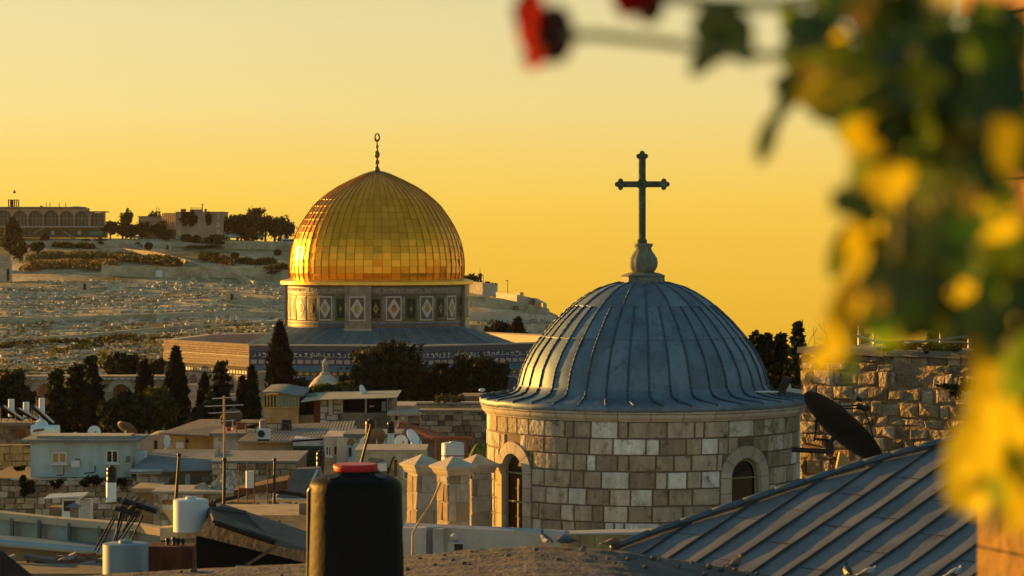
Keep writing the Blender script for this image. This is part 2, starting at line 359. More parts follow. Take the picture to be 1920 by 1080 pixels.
# hill trees: drawn from the ridge line down
HT = [ # x0,x1,y0,y1,kind,label
 (4,42,411,478,'cypress','tall dark conical tree at left end of the arched building'),
 (22,52,453,492,'round','bushy tree at the foot of the tall dark conical tree on the hill'),
 (54,86,452,477,'round','round dark bush on the slope below the arched building'),
 (50,78,420,438,'umbrella','small tree in front of the second arch of the hilltop building'),
 (76,92,438,456,'round','small round tree just under the terrace of the arched building'),
 (92,116,419,440,'umbrella','small tree in front of the middle arches of the hilltop building'),
 (118,152,418,442,'umbrella','wide low tree in front of the fifth arch of the hilltop building'),
 (164,190,419,442,'umbrella','small tree in front of the last arch of the hilltop building'),
 (153,170,446,458,'umbrella','tiny flat topped tree on bare slope under the arched building'),
 (178,200,445,462,'umbrella','small flat topped tree on bare slope right of another like it'),
 (192,222,414,447,'round','dense tree right beside the end of the arched building'),
 (210,250,418,448,'round','dense dark tree between the two hilltop buildings'),
 (222,250,391,424,'round','loose airy tree rising against the sky between the two hilltop buildings'),
 (248,284,415,446,'round','round tree left of the ivy building in the middle of the hilltop group'),
 (272,302,387,424,'pine','umbrella shaped tree against the sky left of the ivy building'),
 (280,316,416,448,'round','dark tree standing in front of the balconies of the ivy building'),
 (300,322,432,452,'round','low tree at the left foot of the ivy building'),
 (252,264,453,470,'umbrella','thin small tree on the middle of the bare slope, left of a pair'),
 (272,286,454,471,'umbrella','thin small tree on the middle of the bare slope, right of a pair'),
 (340,360,438,453,'umbrella','small tree at the road in front of the left part of the ivy building'),
 (358,378,441,456,'umbrella','small dark tree at the road below the ivy patches'),
 (388,422,437,459,'umbrella','dark spreading tree at the right foot of the ivy building'),
 (420,470,402,448,'pine','broad dark pine right behind the ivy building'),
 (445,505,382,446,'pine','tallest broad pine on the hilltop right of the ivy building'),
 (490,540,400,452,'pine','broad pine in the hilltop grove next to the golden dome'),
 (520,556,408,456,'pine','last pine of the hilltop grove, partly behind the golden dome'),
 (430,475,395,450,'pine','dark tree filling the gap at the left of the hilltop grove'),
 (475,520,398,452,'pine','dark tree filling the middle of the hilltop grove'),
 (505,548,402,458,'round','low dark tree at the foot of the grove near the coaches'),
 (410,450,405,447,'round','dark shrubby tree directly right of the ivy building wall'),
 (228,262,428,448,'round','low dark tree beside the parked blue car'),
 (455,482,428,465,'round','dark tree between the two white coaches on the hill'),
 (435,447,472,486,'umbrella','tiny tree above the long dark hedge on the slope'),
 (515,527,469,480,'round','tiny round tree on the slope near the golden dome'),
 (396,412,472,486,'umbrella','little tree at the left end of the long dark hedge'),
 (490,541,492,525,'pine','low dark spreading tree beside the left edge of the golden dome'),
]
for x0,x1,y0,y1,k,lb in HT:
    tree('hill_tree', lb, x0, x1, y0, y1, 0, k, M_leaf_h, n=900 if x1-x0 < 45 else 1900, leaf=.85 if k!='cypress' else 1.0, hill=True, lobes=5, group='trees on the hillside')
for x0,x1,y0,y1,k,lb in [(868,896,510,536,'pine','bushy tree on the ridge right of the golden dome'),
                         (905,922,528,545,'round','small round tree at the ridge right of the phone mast, left one of a pair'),
                         (918,932,530,548,'round','small round tree at the ridge right of the phone mast, right one of a pair'),
                         (893,903,520,545,'round','narrow leafy bush at the foot of the phone mast')]:
    tree('hill_tree', lb, x0, x1, y0, y1, 0, k, M_leaf_h, n=700, leaf=.7, hill=True, lobes=5, group='trees on the hillside')

def hedge(label, pts, h, wd, m=M_leaf_h, leaf=.9, n=500):
    a = hillP(*pts[0]); root = thing('hedge', a, label, 'hedge', 'hedges on the hillside'); cs = []
    for p, q in zip(pts[:-1], pts[1:]):
        A = hillP(*p) - a; B = hillP(*q) - a; u = rng.uniform(0, 1, n)[:, None]
        cs.append(np.array(A) * (1-u) + np.array(B) * u + np.stack([rng.normal(size=n)*.5, rng.normal(size=n)*wd, rng.uniform(0, h, n) * (1 - (2*u[:,0]-1)**4*.6)], 1))
    quads_mesh('foliage', np.concatenate(cs), leaf, m, root)
hedge('long low dark hedge at the left under the arched building', [(102,462),(140,464),(178,466)], 2.2, 1.6)
hedge('thin curved dark hedge below the parked minibuses', [(352,466),(380,468),(412,465)], .9, .8, n=300)
hedge('thick dark sloping hedge in the middle of the hillside', [(372,486),(400,490),(436,498)], 3.2, 2.4)
hedge('dark hedge running on towards the golden dome', [(446,492),(480,494),(515,491)], 2.4, 2.0)
hedge('thin dark hedge on the upper terrace near the coaches', [(345,453),(385,457),(425,458)], .9, .8, n=300)
hedge('green scrub band under the long curved terrace wall', [(60,490),(120,487),(200,488),(270,494),(335,499)], 3.4, 7, mat('scrub_foliage', (.10,.095,.03), .85, var=.3, scale=.2, bump=0, island=.45, coords='obj', transl=.2), n=1300)
hedge('pale yellowish scrub on the left slope above the terrace wall', [(52,508),(100,502),(170,503),(215,506)], 3.2, 9, mat('dry_scrub', (.20,.14,.045), .9, var=.3, scale=.2, bump=0, island=.4, coords='obj', transl=.2), n=1300)
hedge('dark green scrub band low on the hillside at the far left', [(0,655),(70,648),(150,640),(250,632)], 1.0, 6, n=600)
hedge('olive scrub patch between the lower gravestones', [(120,660),(220,648),(320,636)], 1.0, 8, n=400)

def terrace(label, pts, h, th=1.2, m=None):
    a = hillP(*pts[0]); mb = MB(); Q = [hillP(*p) - a for p in pts]
    for A, B in zip(Q[:-1], Q[1:]):
        d = (B - A).normalized(); nrm = Vector((-d.y, d.x, 0)).normalized() * th; up = Vector((0,0,h)); dn = Vector((0,0,-3))
        mb.hexa([A+dn, B+dn, B+nrm+dn, A+nrm+dn], [A+up, B+up, B+nrm+up, A+nrm+up])
    o = mb.build('terrace_wall', m or M_terr, loc=a); tag(o, label, 'wall', 'terrace walls on the hillside')
M_terr = mat('terrace_stone', (.43,.38,.25), .95, var=.3, scale=.25, bump=.6, bscale=1.2, bdist=.3, stain=(.17,.15,.07), stain_s=.1, stain_t=(.5,.7))
M_terr_l = mat('terrace_stone_pale', (.46,.41,.30), .95, var=.25, scale=.3, bump=.6, bscale=1.2, bdist=.3)
M_terr_d = mat('terrace_stone_dark', (.13,.10,.06), .95, var=.3, scale=.3, bump=.4, bscale=1.2)
terrace('long curved stone terrace wall across the upper slope', [(165,478),(230,474),(290,482),(345,492),(385,506),(430,520),(475,534)], 1.6)
terrace('straight stone terrace wall just above the gravestones', [(190,520),(260,521),(350,523),(440,524),(540,527)], 4.0, m=M_terr)
terrace('low terrace wall under the arched building', [(40,462),(95,461),(180,463),(240,462)], 2.6)
terrace('terrace wall at the far left above the hillside hut', [(-30,508),(20,507)], 6)
terrace('retaining wall below the coach park near the golden dome', [(425,470),(470,468),(550,471)], 3.4)
terrace('pale retaining wall stepped under the hedges by the golden dome', [(436,516),(480,512),(545,514)], 2.6)
terrace('terrace wall between upper and lower gravestones', [(-20,606),(90,600),(240,592),(400,588),(560,590)], 1.6)
terrace('lowest terrace wall above the dark scrub', [(-20,640),(120,628),(300,618),(520,612)], 1.2)
terrace('short wall of grey panels in the middle of the bare slope', [(222,472),(262,473)], 3.0, m=mat('grey_panel', (.20,.21,.19), .8, var=.2, scale=.5))
# right slope, stepped
for i, (pts, h, m, lb) in enumerate([
  ([(868,548),(905,552),(930,556)], 4.0, M_terr_l, 'topmost terrace wall on the ridge right of the golden dome'),
  ([(930,566),(975,573)], 3.4, M_terr_l, 'terrace wall under the lamp post on the ridge'),
  ([(955,570),(975,572)], 4.0, M_terr, 'square wall block beside the lamp post on the ridge'),
  ([(975,580),(1000,585),(1018,596)], 4.2, M_terr, 'stepped wall descending the ridge to the right'),
  ([(880,585),(940,589),(1030,601)], 3.4, M_terr, 'broad terrace wall across the right slope'),
  ([(875,602),(960,606),(1045,613)], 2.6, M_terr_l, 'pale terrace wall low on the right slope'),
  ([(875,620),(960,622),(1060,628)], 2.4, M_terr, 'terrace wall just above the pair of dark trees on the right slope'),
  ([(918,560),(945,569)], 1.2, M_terr_d, 'dark upper stair ramp on the right slope'),
  ([(925,577),(965,588)], 1.2, M_terr_d, 'dark lower stair ramp on the right slope'),
  ([(985,580),(1012,590)], 1.4, M_terr_d, 'dark ramp below the end of the stepped ridge wall')]):
    terrace(lb, pts, h, m=m)
for i, (x, y, w_, h) in enumerate([(992,574,18,3.2),(1010,586,14,3.5),(1001,578,10,2.2),(1022,596,10,1.6),(1036,600,10,1.4),(948,563,8,2.2)]):
    p = hillP(x, y + 4); o = MB().box(-w_*.09, w_*.09, -1.5, 1.5, -2, h).build('stone_block', M_terr, loc=p)
    tag(o, ['square stone block standing on the stepped ridge', 'square stone block at the lower corner of the stepped ridge', 'low stone step between the two square blocks on the ridge',
            'small sunlit step low on the ridge outline', 'last small step where the ridge outline meets the blue dome', 'small stone block left of the ridge lamp post'][i], 'stone block', 'stone steps along the ridge')

# gravestones
M_grave = mat('grave_limestone', (1,1,1), .9, var=.2, scale=1, bump=0, coords='obj', ramp_i=[(0,(.22,.195,.125)),(.6,(.36,.33,.235)),(1,(.52,.51,.43))])
M_grave2 = mat('grave_limestone_pale', (.44,.44,.37), .9, var=.3, scale=1, bump=0, coords='obj')
def grave_mesh(w, d, h, hs):
    mb = MB(); mb.box(-w/2, w/2, -d/2, d/2, -1, h)
    mb.box(-w*.36, w*.36, d*.22, d*.40, h, h + hs)
    mb.add([(-w*.36,d*.22,h+hs),(w*.36,d*.22,h+hs),(w*.36,d*.40,h+hs),(-w*.36,d*.40,h+hs),(0,d*.22,h+hs+.25),(0,d*.40,h+hs+.25)], [(0,1,4),(2,3,5),(1,2,5,4),(3,0,4,5)])
    return mb
gm = [grave_mesh(1.5, 2.0, .55, .5).build('gravestone', M_grave2, loc=(0,0,-50)), grave_mesh(1.9, 2.4, .7, .3).build('gravestone', M_grave2, loc=(0,0,-50)),
      grave_mesh(1.2, 1.8, .45, .8).build('gravestone', M_grave2, loc=(0,0,-50))]
def grave_spot():
    while True:
        u = rnd.random()
        if u < .16: x, y = rnd.uniform(905, 1060), rnd.uniform(608, 645)
        else: x, y = rnd.uniform(-5, 530), rnd.uniform(528, 735)
        d = mnoise.noise((x * .018, y * .04, 1.7))
        if rnd.random() < .75: y = round((y + 6*mnoise.noise((x*.01, 0, 4))) / 5.2) * 5.2 + rnd.gauss(0, .45)
        if d + rnd.uniform(-.25, .25) > -.08: return x, y
used = []
for i in range(300):
    x, y = grave_spot(); y = 528 + (y - 528) * .6 if x < 600 else y
    p = hillP(x, y); src = gm[i % 3]
    o = src if i < 3 else src.copy()
    if i >= 3: C.objects.link(o)
    o.location = p; o.rotation_euler.z = rnd.uniform(-.4, .4); s = rnd.uniform(.5, .95); o.scale = (s, s, s)
    tag(o, 'pale limestone gravestone among hundreds on the hillside cemetery', 'gravestone', 'gravestones on the hillside')
cs = MB()
for i in range(8500):
    x, y = grave_spot(); p = hillP(x, y); a = rnd.uniform(-.5, .5); w_ = rnd.uniform(.25, .75); d_ = rnd.uniform(.4, 1.1); h = rnd.uniform(.15, .65)
    ca, sa = math.cos(a), math.sin(a)
    b = [(p.x + ca*u*w_ - sa*v*d_, p.y + sa*u*w_ + ca*v*d_, p.z - .5) for u, v in ((-1,-1),(1,-1),(1,1),(-1,1))]
    cs.hexa(b, [(q[0], q[1], p.z + h) for q in b])
tag(cs.build('small_gravestones', M_grave), 'countless small weathered gravestones covering the slope', 'gravestones', kind='stuff')
gt = []
for i in range(8000):
    x = rnd.uniform(-10, 540) if rnd.random() < .85 else rnd.uniform(880, 1060); y = rnd.uniform(600, 740)
    if mnoise.noise((x*.012, y*.03, 5.5)) > -.12: gt.append(tuple(hillP(x, y) + Vector((0,0,.25))))
o = quads_mesh('dry_grass', np.array(gt), .9, mat('dry_grass', (.12,.11,.035), .9, var=.3, scale=.1, bump=0, island=.4, transl=.2), None)
tag(o, 'low green and dry grass tufts between the gravestones', 'grass', kind='stuff')

# ------------------------------------------------------------------ hilltop buildings
def arched_building():
    Y = 1262; s = Y / F; base = zat(443, Y); x0 = -22
    root = thing('arched_building', (xat(85, Y), Y, base - 1), 'long low hilltop building with a row of tall round arches', 'building')
    X = lambda x: (x - 85) * s
    Z = lambda y: (443 - y) * s + 1
    wall = mat('arch_building_stone', (.40,.26,.15), .9, var=.15, scale=.1)
    # arcade wall, cut with seven arches
    def arcade(xa, xb, yt, arches, name):
        mb = MB(); d0, d1 = 0.0, 1.6; ys_ = Z(408); yb = Z(424)
        edges = []
        for (a, b) in arches:
            r = (X(b) - X(a)) / 2; cx = (X(a) + X(b)) / 2; n = 14; top = Z(yt)
            for k in range(n):
                t0 = math.pi * (1 - k / n); t1 = math.pi * (1 - (k+1) / n)
                xa_, za_ = cx + r*math.cos(t0), ys_ + r*.95*math.sin(t0); xb_, zb_ = cx + r*math.cos(t1), ys_ + r*.95*math.sin(t1)
                mb.hexa([(xa_,d0,za_),(xb_,d0,zb_),(xb_,d1,zb_),(xa_,d1,za_)], [(xa_,d0,top),(xb_,d0,top),(xb_,d1,top),(xa_,d1,top)])
            edges.append((X(a), X(b)))
        cur = X(xa)
        for (a, b) in edges + [(X(xb), X(xb))]:
            if a - cur > .05: mb.box(cur, a, d0, d1, yb, Z(yt))
            cur = b
        return mb.build(name, wall, root)
    A = [(-9,21),(24,51),(53,80),(82,110),(112,138),(140,165)]
    arcade(-26, 167, 390, A, 'arcade_wall')
    arcade(167.5, 197, 396.5, [(170,194.5)], 'arcade_wall')
    mb = MB(); mb.box(X(-26), X(155), -.6, 12, Z(391), Z(389)+.3); mb.box(X(157), X(198), -.6, 12, Z(398), Z(396)); mb.build('roof', M_conc, root)
    g_ = MB()
    for a, b in A + [(170,194.5)]: g_.box(X(a)-.2, X(b)+.2, 2.2, 2.4, Z(424), Z(394) if a < 165 else Z(399))
    g_.build('window_glass', mat('arch_glass', (.10,.07,.03), .3, var=.3, scale=.2, bump=0, spec=.5), root)
    f = MB()
    for a, b in A + [(170,194.5)]:
        for k in (.25, .5, .75): f.box(X(a+(b-a)*k)-.12, X(a+(b-a)*k)+.12, 1.7, 2.1, Z(424), Z(398))
        f.box(X(a), X(b), 1.7, 2.1, Z(409.5), Z(408.8))
    f.build('window_mullions', mat('mullion', (.35,.30,.16), .7, bump=0), root)
    mb = MB(); mb.box(X(-26), X(196), -3.2, 2, Z(426.5), Z(424)); mb.build('terrace_slab', M_conc_l, root)
    mb = MB(); mb.box(X(-26), X(196), 3, 10, Z(446), Z(426.5)); mb.build('ground_floor', M_stone_dk, root)
    for a, b in ((94,100),(144,150),(166,192)):
        MB().box(X(a), X(b), 2.6, 2.99, Z(440), Z(433)).build('window', M_teal if a > 150 else M_frame, root)
    st = MB(); st.hexa([(X(66),-3,Z(437)),(X(92),-3,Z(425)),(X(92),-1,Z(425)),(X(66),-1,Z(437))], [(X(66),-3,Z(435.5)),(X(92),-3,Z(423.5)),(X(92),-1,Z(423.5)),(X(66),-1,Z(435.5))])
    st.hexa([(X(120),-3,Z(434)),(X(142),-3,Z(448)),(X(142),-1,Z(448)),(X(120),-1,Z(434))], [(X(120),-3,Z(432.5)),(X(142),-3,Z(446)),(X(142),-1,Z(446)),(X(120),-1,Z(432.5))])
    st.build('staircase', M_conc_l, root)
    mb = MB()
    for k in range(6): mb.tube((X(13+k*3.8), 4, Z(389)), (X(13+k*3.8), 4, Z(374)), .28)
    mb.box(X(12), X(33), 3.4, 4.6, Z(375.5), Z(374)); mb.box(X(17), X(22), 3.6, 4.4, Z(389), Z(375)); mb.build('roof_tower', M_dark, root)
    mb = MB(); mb.box(X(73), X(77), 3, 5, Z(390), Z(385.5)); mb.build('chimney', M_rust, root)
    for x in (84.5, 91.5, 109, 121): MB().tube((X(x), 3, Z(390)), (X(x), 3, Z(380)), .16).build('flagpole', M_conc_l, root)
    mb = MB(); mb.hexa([(X(131),2,Z(390)),(X(150),2,Z(390)),(X(150),8,Z(390)),(X(131),8,Z(390))], [(X(135),3,Z(386.8)),(X(146),3,Z(386.8)),(X(146),7,Z(386.8)),(X(135),7,Z(386.8))]); mb.build('skylight', M_roofgrey, root)
arched_building()
def ivy_building():
    Y = 1255; s = Y / F; root = thing('ivy_building', (xat(360, Y), Y, zat(446, Y) - 1), 'blocky hilltop building with ivy patches and a balconied left side', 'building')
    X = lambda x: (x - 360) * s
    Z = lambda y: (446 - y) * s + 1
    st = mat('ivy_building_stone', (.40,.27,.16), .92, var=.2, scale=.15)
    MB().box(X(330), X(419), 0, 20, 0, Z(398.5)).build('wall', st, root)
    MB().box(X(329), X(420), -.3, 20.3, Z(398.5), Z(397)).build('roof', M_conc, root)
    w = MB(); w.hexa([(X(302),8,0),(X(330),.5,0),(X(330),14,0),(X(302),16,0)], [(X(302),8,Z(399)),(X(330),.5,Z(399)),(X(330),14,Z(399)),(X(302),16,Z(399))]); w.build('balcony_wing', mat('wing_dark', (.12,.09,.05), .9), root)
    b = MB()
    def pt(u, y, d): return (X(302 + 28*u) - d * .25, 8 - 7.5*u - d, Z(y))
    for y in (400, 415.5, 429): b.hexa([pt(0,y+1.6,0), pt(1,y+1.6,0), pt(1,y+1.6,-.01), pt(0,y+1.6,-.01)], [pt(0,y,1.2), pt(1,y,1.2), pt(1,y,-.01), pt(0,y,-.01)])
    for k in range(8):
        u = k / 7
        b.tube(pt(u, 430, .9), pt(u, 400, .9), .32, .32, 5)
    b.build('balcony', mat('balcony_stone', (.50,.36,.18), .9), root)
    MB().box(X(252), X(303), 14, 26, 0, Z(406)).build('rear_wing', st, root)
    f = MB()
    for k in range(9): f.box(X(255+k*5.2), X(257+k*5.2), 13.7, 13.99, Z(424), Z(409))
    f.build('pilasters', mat('pil', (.45,.33,.18), .9), root)
    MB().box(X(251), X(303), 13.6, 26.3, Z(406), Z(404.6)).build('rear_roof', M_conc, root)
    MB().box(X(354), X(375), 4, 12, Z(397), Z(392.5)).build('roof_house', st, root)
    r = MB(); r.box(X(355), X(376), 4, 4.2, Z(389.4), Z(389))
    for k in range(8): r.box(X(355+k*3), X(355.6+k*3), 4, 4.2, Z(392.5), Z(389))
    r.tube((X(377), 5, Z(397)), (X(377), 5, Z(382)), .22); r.tube((X(377), 5, Z(384)), (X(379), 5, Z(382)), .15); r.build('railing', M_conc, root)
    for a in (338, 343, 382): MB().box(X(a), X(a+3), 3, 6, Z(397), Z(391.5)).build('chimney', M_rust, root)
    for i, (a, b_, y0, y1) in enumerate([(334,339.5,430,440),(406,412,417,426),(406,412,431,439),(407,411,402,411),(370,375,412,414),(370,375,427,428.5),(336,338,404,408)]):
        MB().box(X(a), X(b_), -.12, 0, Z(y1), Z(y0)).build('window', mat('pale_window', (.45,.40,.22), .5, bump=0), root)
    for (a, b_, y0, y1) in ((338,355,399,429),(350,369,400,432),(386,395,402,430)):
        e = [((X(a)+X(b_))/2, -.5, (Z(y0)+Z(y1))/2 + 1.2, (X(b_)-X(a))/2, .5, (Z(y0)-Z(y1))/2), ((X(a)+X(b_))/2+.5, -.5, Z(y0)-2.2, (X(b_)-X(a))/2, .5, 2.2)]
        quads_mesh('ivy', clump_pts(e, 800, 18), .7, M_leaf_h, root)
    w = MB()
ivy_building()

def coach(label, x, y, w, h, name='coach', cat='coach', col=None, kind='coach', rz=0.0, group='vehicles parked on the hill'):
    p = hillP(x, y); s = p.y / F; W = w * s; H = h * s; root = thing(name, p + Vector((0,0,.2)), label, cat, group, rz)
    L2 = W / 2; D = min(2.4, W * .5); bm = col or M_white
    mb = MB(); pr = [(-L2, .35*H*.4), (-L2, H*.55), (-L2*.8, H), (L2*.95, H), (L2, H*.6), (L2, .35*H*.4)] if kind != 'car' else \
        [(-L2, H*.22), (-L2, H*.5), (-L2*.55, H*.58), (-L2*.3, H), (L2*.5, H), (L2*.8, H*.6), (L2, H*.55), (L2, H*.22)]
    n = len(pr); mb.add([(a, -D/2, b) for a, b in pr] + [(a, D/2, b) for a, b in pr], [tuple(range(n)), tuple(range(2*n-1, n-1, -1))] + [(i, n+i, n+(i+1)%n, (i+1)%n) for i in range(n)])
    mb.build('body', bm, root)
    wz = (H*.58, H*.86) if kind != 'car' else (H*.62, H*.9)
    ww = MB(); ww.box(-L2*(.75 if kind != 'car' else .35), L2*(.88 if kind != 'car' else .5), -D/2-.04, -D/2, *wz); ww.build('window', M_glass, root)
    for u in (-.6, .62):
        t = MB().tube((L2*u, -D/2-.05, H*.17), (L2*u, D/2+.05, H*.17), H*.17, H*.17, 14); t.build('wheel', M_black, root)
    return root
coach('white coach with sloping front parked left of the dark tree on the hill', 436, 448, 34, 16)
coach('white coach seen end on, right of the dark tree on the hill', 486, 449, 16, 16)
coach('white coach half hidden behind the golden dome', 540, 462, 27, 13)
coach('small white minibus left of the small dark tree by the ivy building', 357, 447, 11, 9, 'minibus', 'minibus')
coach('small white van between the small trees by the ivy building', 384, 448, 9, 9, 'van', 'van')
M_carb = mat('blue_car_paint', (.16,.26,.36), .35, bump=0, var=.05); M_carw = M_white
coach('blue parked car on the hill beside the dense dark trees', 256, 449, 13, 6, 'parked_car', 'car', M_carb, 'car')
coach('white parked car just behind the blue one on the hill', 253, 444, 9, 5, 'parked_car', 'car', M_white, 'car')
coach('low white parked car at the left foot of the ivy building', 336, 450, 12, 5, 'parked_car', 'car', M_white, 'car')
def panel_board(label, x0, x1, y0, y1, name='hoarding', Yo=None):
    p = hillP((x0+x1)/2, y1); s = p.y / F; root = thing(name, p, label, 'board'); w = (x1-x0)*s/2; h = (y1-y0)*s
    MB().box(-w, w, 0, .5, .3, h).build('panel', mat('pale_blue_white', (.58,.64,.63), .6, bump=0, var=.04), root)
    MB().box(w, w+1.2, .2, 1.6, .3, h).build('side_panel', M_dark, root)
    l_ = MB(); l_.box(-w*.8, -w*.7, .1, .4, -1, .4); l_.box(w*.7, w*.8, .1, .4, -1, .4); l_.build('leg', M_dark, root)
panel_board('blank pale board standing above the gravestones', 292, 312, 508, 522)
panel_board('blank pale board low on the slope behind the left end of the octagon', 380, 402, 628, 637)
panel_board('little white box at the left rim of the golden dome', 528, 541, 516, 522, 'site_box')
def hut(label, x0, x1, y0, y1, dx=None):
    p = hillP((x0+x1)/2, y1); s = p.y / F; root = thing('stone_hut', p, label, 'hut', 'little stone huts on the hillside'); w = (x1-x0)*s/2; h = (y1-y0)*s
    MB().box(-w, w, 0, 3, -1.5, h).build('wall', M_terr, root); MB().box(-w-.2, w+.2, -.2, 3.2, h, h+.25).build('roof', M_terr_l, root)
    c = (dx or 0) * w; MB().box(c-.5, c+.5, -.08, .0, 0, h*.7).build('door', M_dark, root)
hut('small stone hut with a dark doorway among the upper gravestones', 145, 168, 527, 543, .2)
hut('small stone hut with a black doorway near the golden dome', 424, 444, 554, 570, .1)
hut('grey stone hut at the far left edge with a dark gate beside it', -5, 20, 492, 528, .6)
hut('little square stone box in the middle of the bare slope', 308, 320, 458, 470, 0)
# mast and lamp posts on the right ridge
p = hillP(900, 548); root = thing('phone_mast', p, 'phone mast with two dark antenna panels on the ridge', 'mast'); s = p.y / F
MB().tube((0,0,-2), (0,0,36*s), .22).build('pole', M_dark, root); MB().box(-3.4*s,-1*s,-.3,.3,24*s,35*s).build('antenna_panel', M_dark, root); MB().box(1*s,3.4*s,-.3,.3,25*s,36*s).build('antenna_panel', M_dark, root)
MB().tube((0,0,30*s), (0,0,45*s), .08).build('spike', M_dark, root)
def lamp(label, x, yb, yt, arm=-3):
    p = hillP(x, yb); s = p.y / F; root = thing('street_lamp', p, label, 'street lamp', 'lamp posts on the hill'); h = (yb - yt) * s
    MB().tube((0,0,-1), (0,0,h), .12).build('pole', M_dark, root); MB().box(min(0, arm*s), max(0, arm*s), -.15, .15, h-.1, h+.25).build('lamp_head', M_dark, root)
lamp('tall lamp post alone on the ridge against the sky', 952, 568, 526)
lamp('lamp post close to the right of the phone mast', 906, 552, 516)
lamp('lamp post in front of the hilltop pine grove near the golden dome', 535, 460, 427, 3)
lamp('thin lamp post near the ivy building right corner', 424, 456, 424)

# ------------------------------------------------------------------ golden dome shrine
YD = 337.0; sD = YD / F; XD = xat(707, YD)
def ZD(y, Y=YD): return zat(y, Y)
BASE = 9.0
shrine = thing('golden_domed_shrine', (XD, YD, BASE), 'octagonal shrine with a large golden dome and a tiled drum', 'shrine')
zl = lambda y, Y=YD: zat(y, Y) - BASE
def ang(th): return math.radians(th - 90)          # 0 = towards the camera, negative = left
def cyl(th, r, z): a = ang(th); return (r * math.cos(a), r * math.sin(a), z)
prof = [(0,161.5),(8,163),(18,163.7),(33,163.3),(47,161.8),(62,158.8),(76.5,154.5),(91,148.5),(106,140.5),(120,131),(135,120.5),(150,105.5),(164.4,87.5),(172,75.5),(179,63),(188,44.5),(193,34),(197.5,23)]
pr = [(r * sD, (523 - h) ) for h, r in prof]
zs = [zl(y) for _, y in pr]; rs = [r for r, _ in pr]
NR = 16; hh = np.linspace(0, 197.5, NR + 1); rr = np.interp(hh, [p[0] for p in prof], [p[1] for p in prof]) * sD; zz = np.array([zl(523 - h) for h in hh])
NP = 60; dm = MB()
for i in range(NR):
    for k in range(NP):
        t0 = k * 6 + .0; t1 = t0 + 6; off = rnd.gauss(0, .02); off2 = off + rnd.gauss(0, .005); o2 = rnd.gauss(0, .024 if i < 7 else .007)
        a, b, c, d = cyl(t0, rr[i] + off, zz[i]), cyl(t1, rr[i] + off2, zz[i]), cyl(t1, rr[i+1] + o2 + (off2-off), zz[i+1]), cyl(t0, rr[i+1] + o2, zz[i+1])
        dm.add([a, b, c, d], [(0,1,2,3)])
dome = dm.build('dome', M_gold, shrine)
# the backing shell just inside keeps the joints closed
MB().lathe([(r - .10, z) for r, z in zip(rr, zz)] , 60).build('dome_shell', M_finial, shrine)
rb = MB()
for k in range(NP):
    pts = [cyl(k*6, rr[i] + .05, zz[i]) for i in range(0, NR + 1)]
    for a, b in zip(pts[:-1], pts[1:]): rb.tube(a, b, .045, .045, 4)
for i in range(1, 13):
    for k in range(NP): rb.tube(cyl(k*6, rr[i] + .01, zz[i]), cyl(k*6+6, rr[i] + .01, zz[i]), .022, .022, 4)
rb.build('dome_ribs', mat('rib_gold', (.45,.26,.04), .5, .8, bump=0, var=.15), dome)
MB().lathe([(24.5*sD, zl(326.5)), (23*sD, zl(324.6)), (14*sD, zl(321.8)), (6*sD, zl(320)), (0, zl(319.5))], 32).build('dome_cap', M_finial, shrine)
f = MB(); f.lathe([(r*sD, zl(y)) for r, y in [(5,320),(5.5,318),(4,314),(2.2,311),(2,309),(4.2,305.5),(4.3,302.5),(2,299.5),(1.8,297),(4.5,293.5),(5.6,290),(4.6,286),(2,282),(1.7,278),(3,275.5),(3,273.5),(1.4,271),(1.0,265)]], 16)
fin = f.build('finial', M_finial, shrine, smooth=True)
ring = MB()
for k in range(24):
    t0 = 2*math.pi*k/24; t1 = 2*math.pi*(k+1)/24
    g1 = .8 if 4 < k < 8 else 1.6
    w0 = .12 + .10*(1 - math.sin(t0))*.5
    ring.tube((4*sD*math.cos(t0), 0, zl(257.5) + 7*sD*math.sin(t0)), (4*sD*math.cos(t1), 0, zl(257.5) + 7*sD*math.sin(t1)), w0*.7, w0*.7, 6)
ring.build('crescent', M_finial, shrine)
cr = MB(); cr.lathe([(163*sD, zl(522)), (170*sD, zl(523.5)), (179*sD, zl(525.5)), (180.5*sD, zl(526.5)), (180.5*sD, zl(532)), (177*sD, zl(533)), (168*sD, zl(534.5))], 120); cr.build('dome_cornice', M_goldtrim, shrine)
# drum
M_drum = mat('drum_tiles', (.20,.16,.10), .45, var=.35, scale=2.2, bump=.2, spec=.5, stain=(.30,.25,.16), stain_s=1.2, stain_t=(.5,.62))
RDm = 166 * sD
dr = MB(); dr.lathe([(RDm, zl(618)), (RDm, zl(533))], 96); drum = dr.build('drum', M_drum, shrine, smooth=True)
def patch(mb, t0, t1, y0, y1, r, th=.05, n=4):
    for k in range(n):
        a = t0 + (t1-t0)*k/n; b = t0 + (t1-t0)*(k+1)/n
        mb.hexa([cyl(a, r, zl(y1)), cyl(b, r, zl(y1)), cyl(b, r-th, zl(y1)), cyl(a, r-th, zl(y1))], [cyl(a, r, zl(y0)), cyl(b, r, zl(y0)), cyl(b, r-th, zl(y0)), cyl(a, r-th, zl(y0))])
M_tw = mat('white_tile', (.44,.42,.36), .4, bump=0, var=.2, scale=3); M_tb = mat('blue_tile', (.03,.11,.22), .35, bump=0, var=.35, scale=2.5, spec=.5)
M_tt = mat('teal_tile', (.06,.17,.17), .4, bump=0, var=.3, scale=2); M_ty = mat('ochre_tile', (.36,.22,.03), .4, bump=0, var=.25, scale=3); M_to = mat('orange_tile', (.40,.12,.02), .4, bump=0, var=.2)
M_tbr = mat('brown_tile', (.13,.09,.05), .45, bump=0, var=.35, scale=4); M_tgy = mat('grey_tile', (.19,.18,.15), .5, bump=0, var=.4, scale=3)
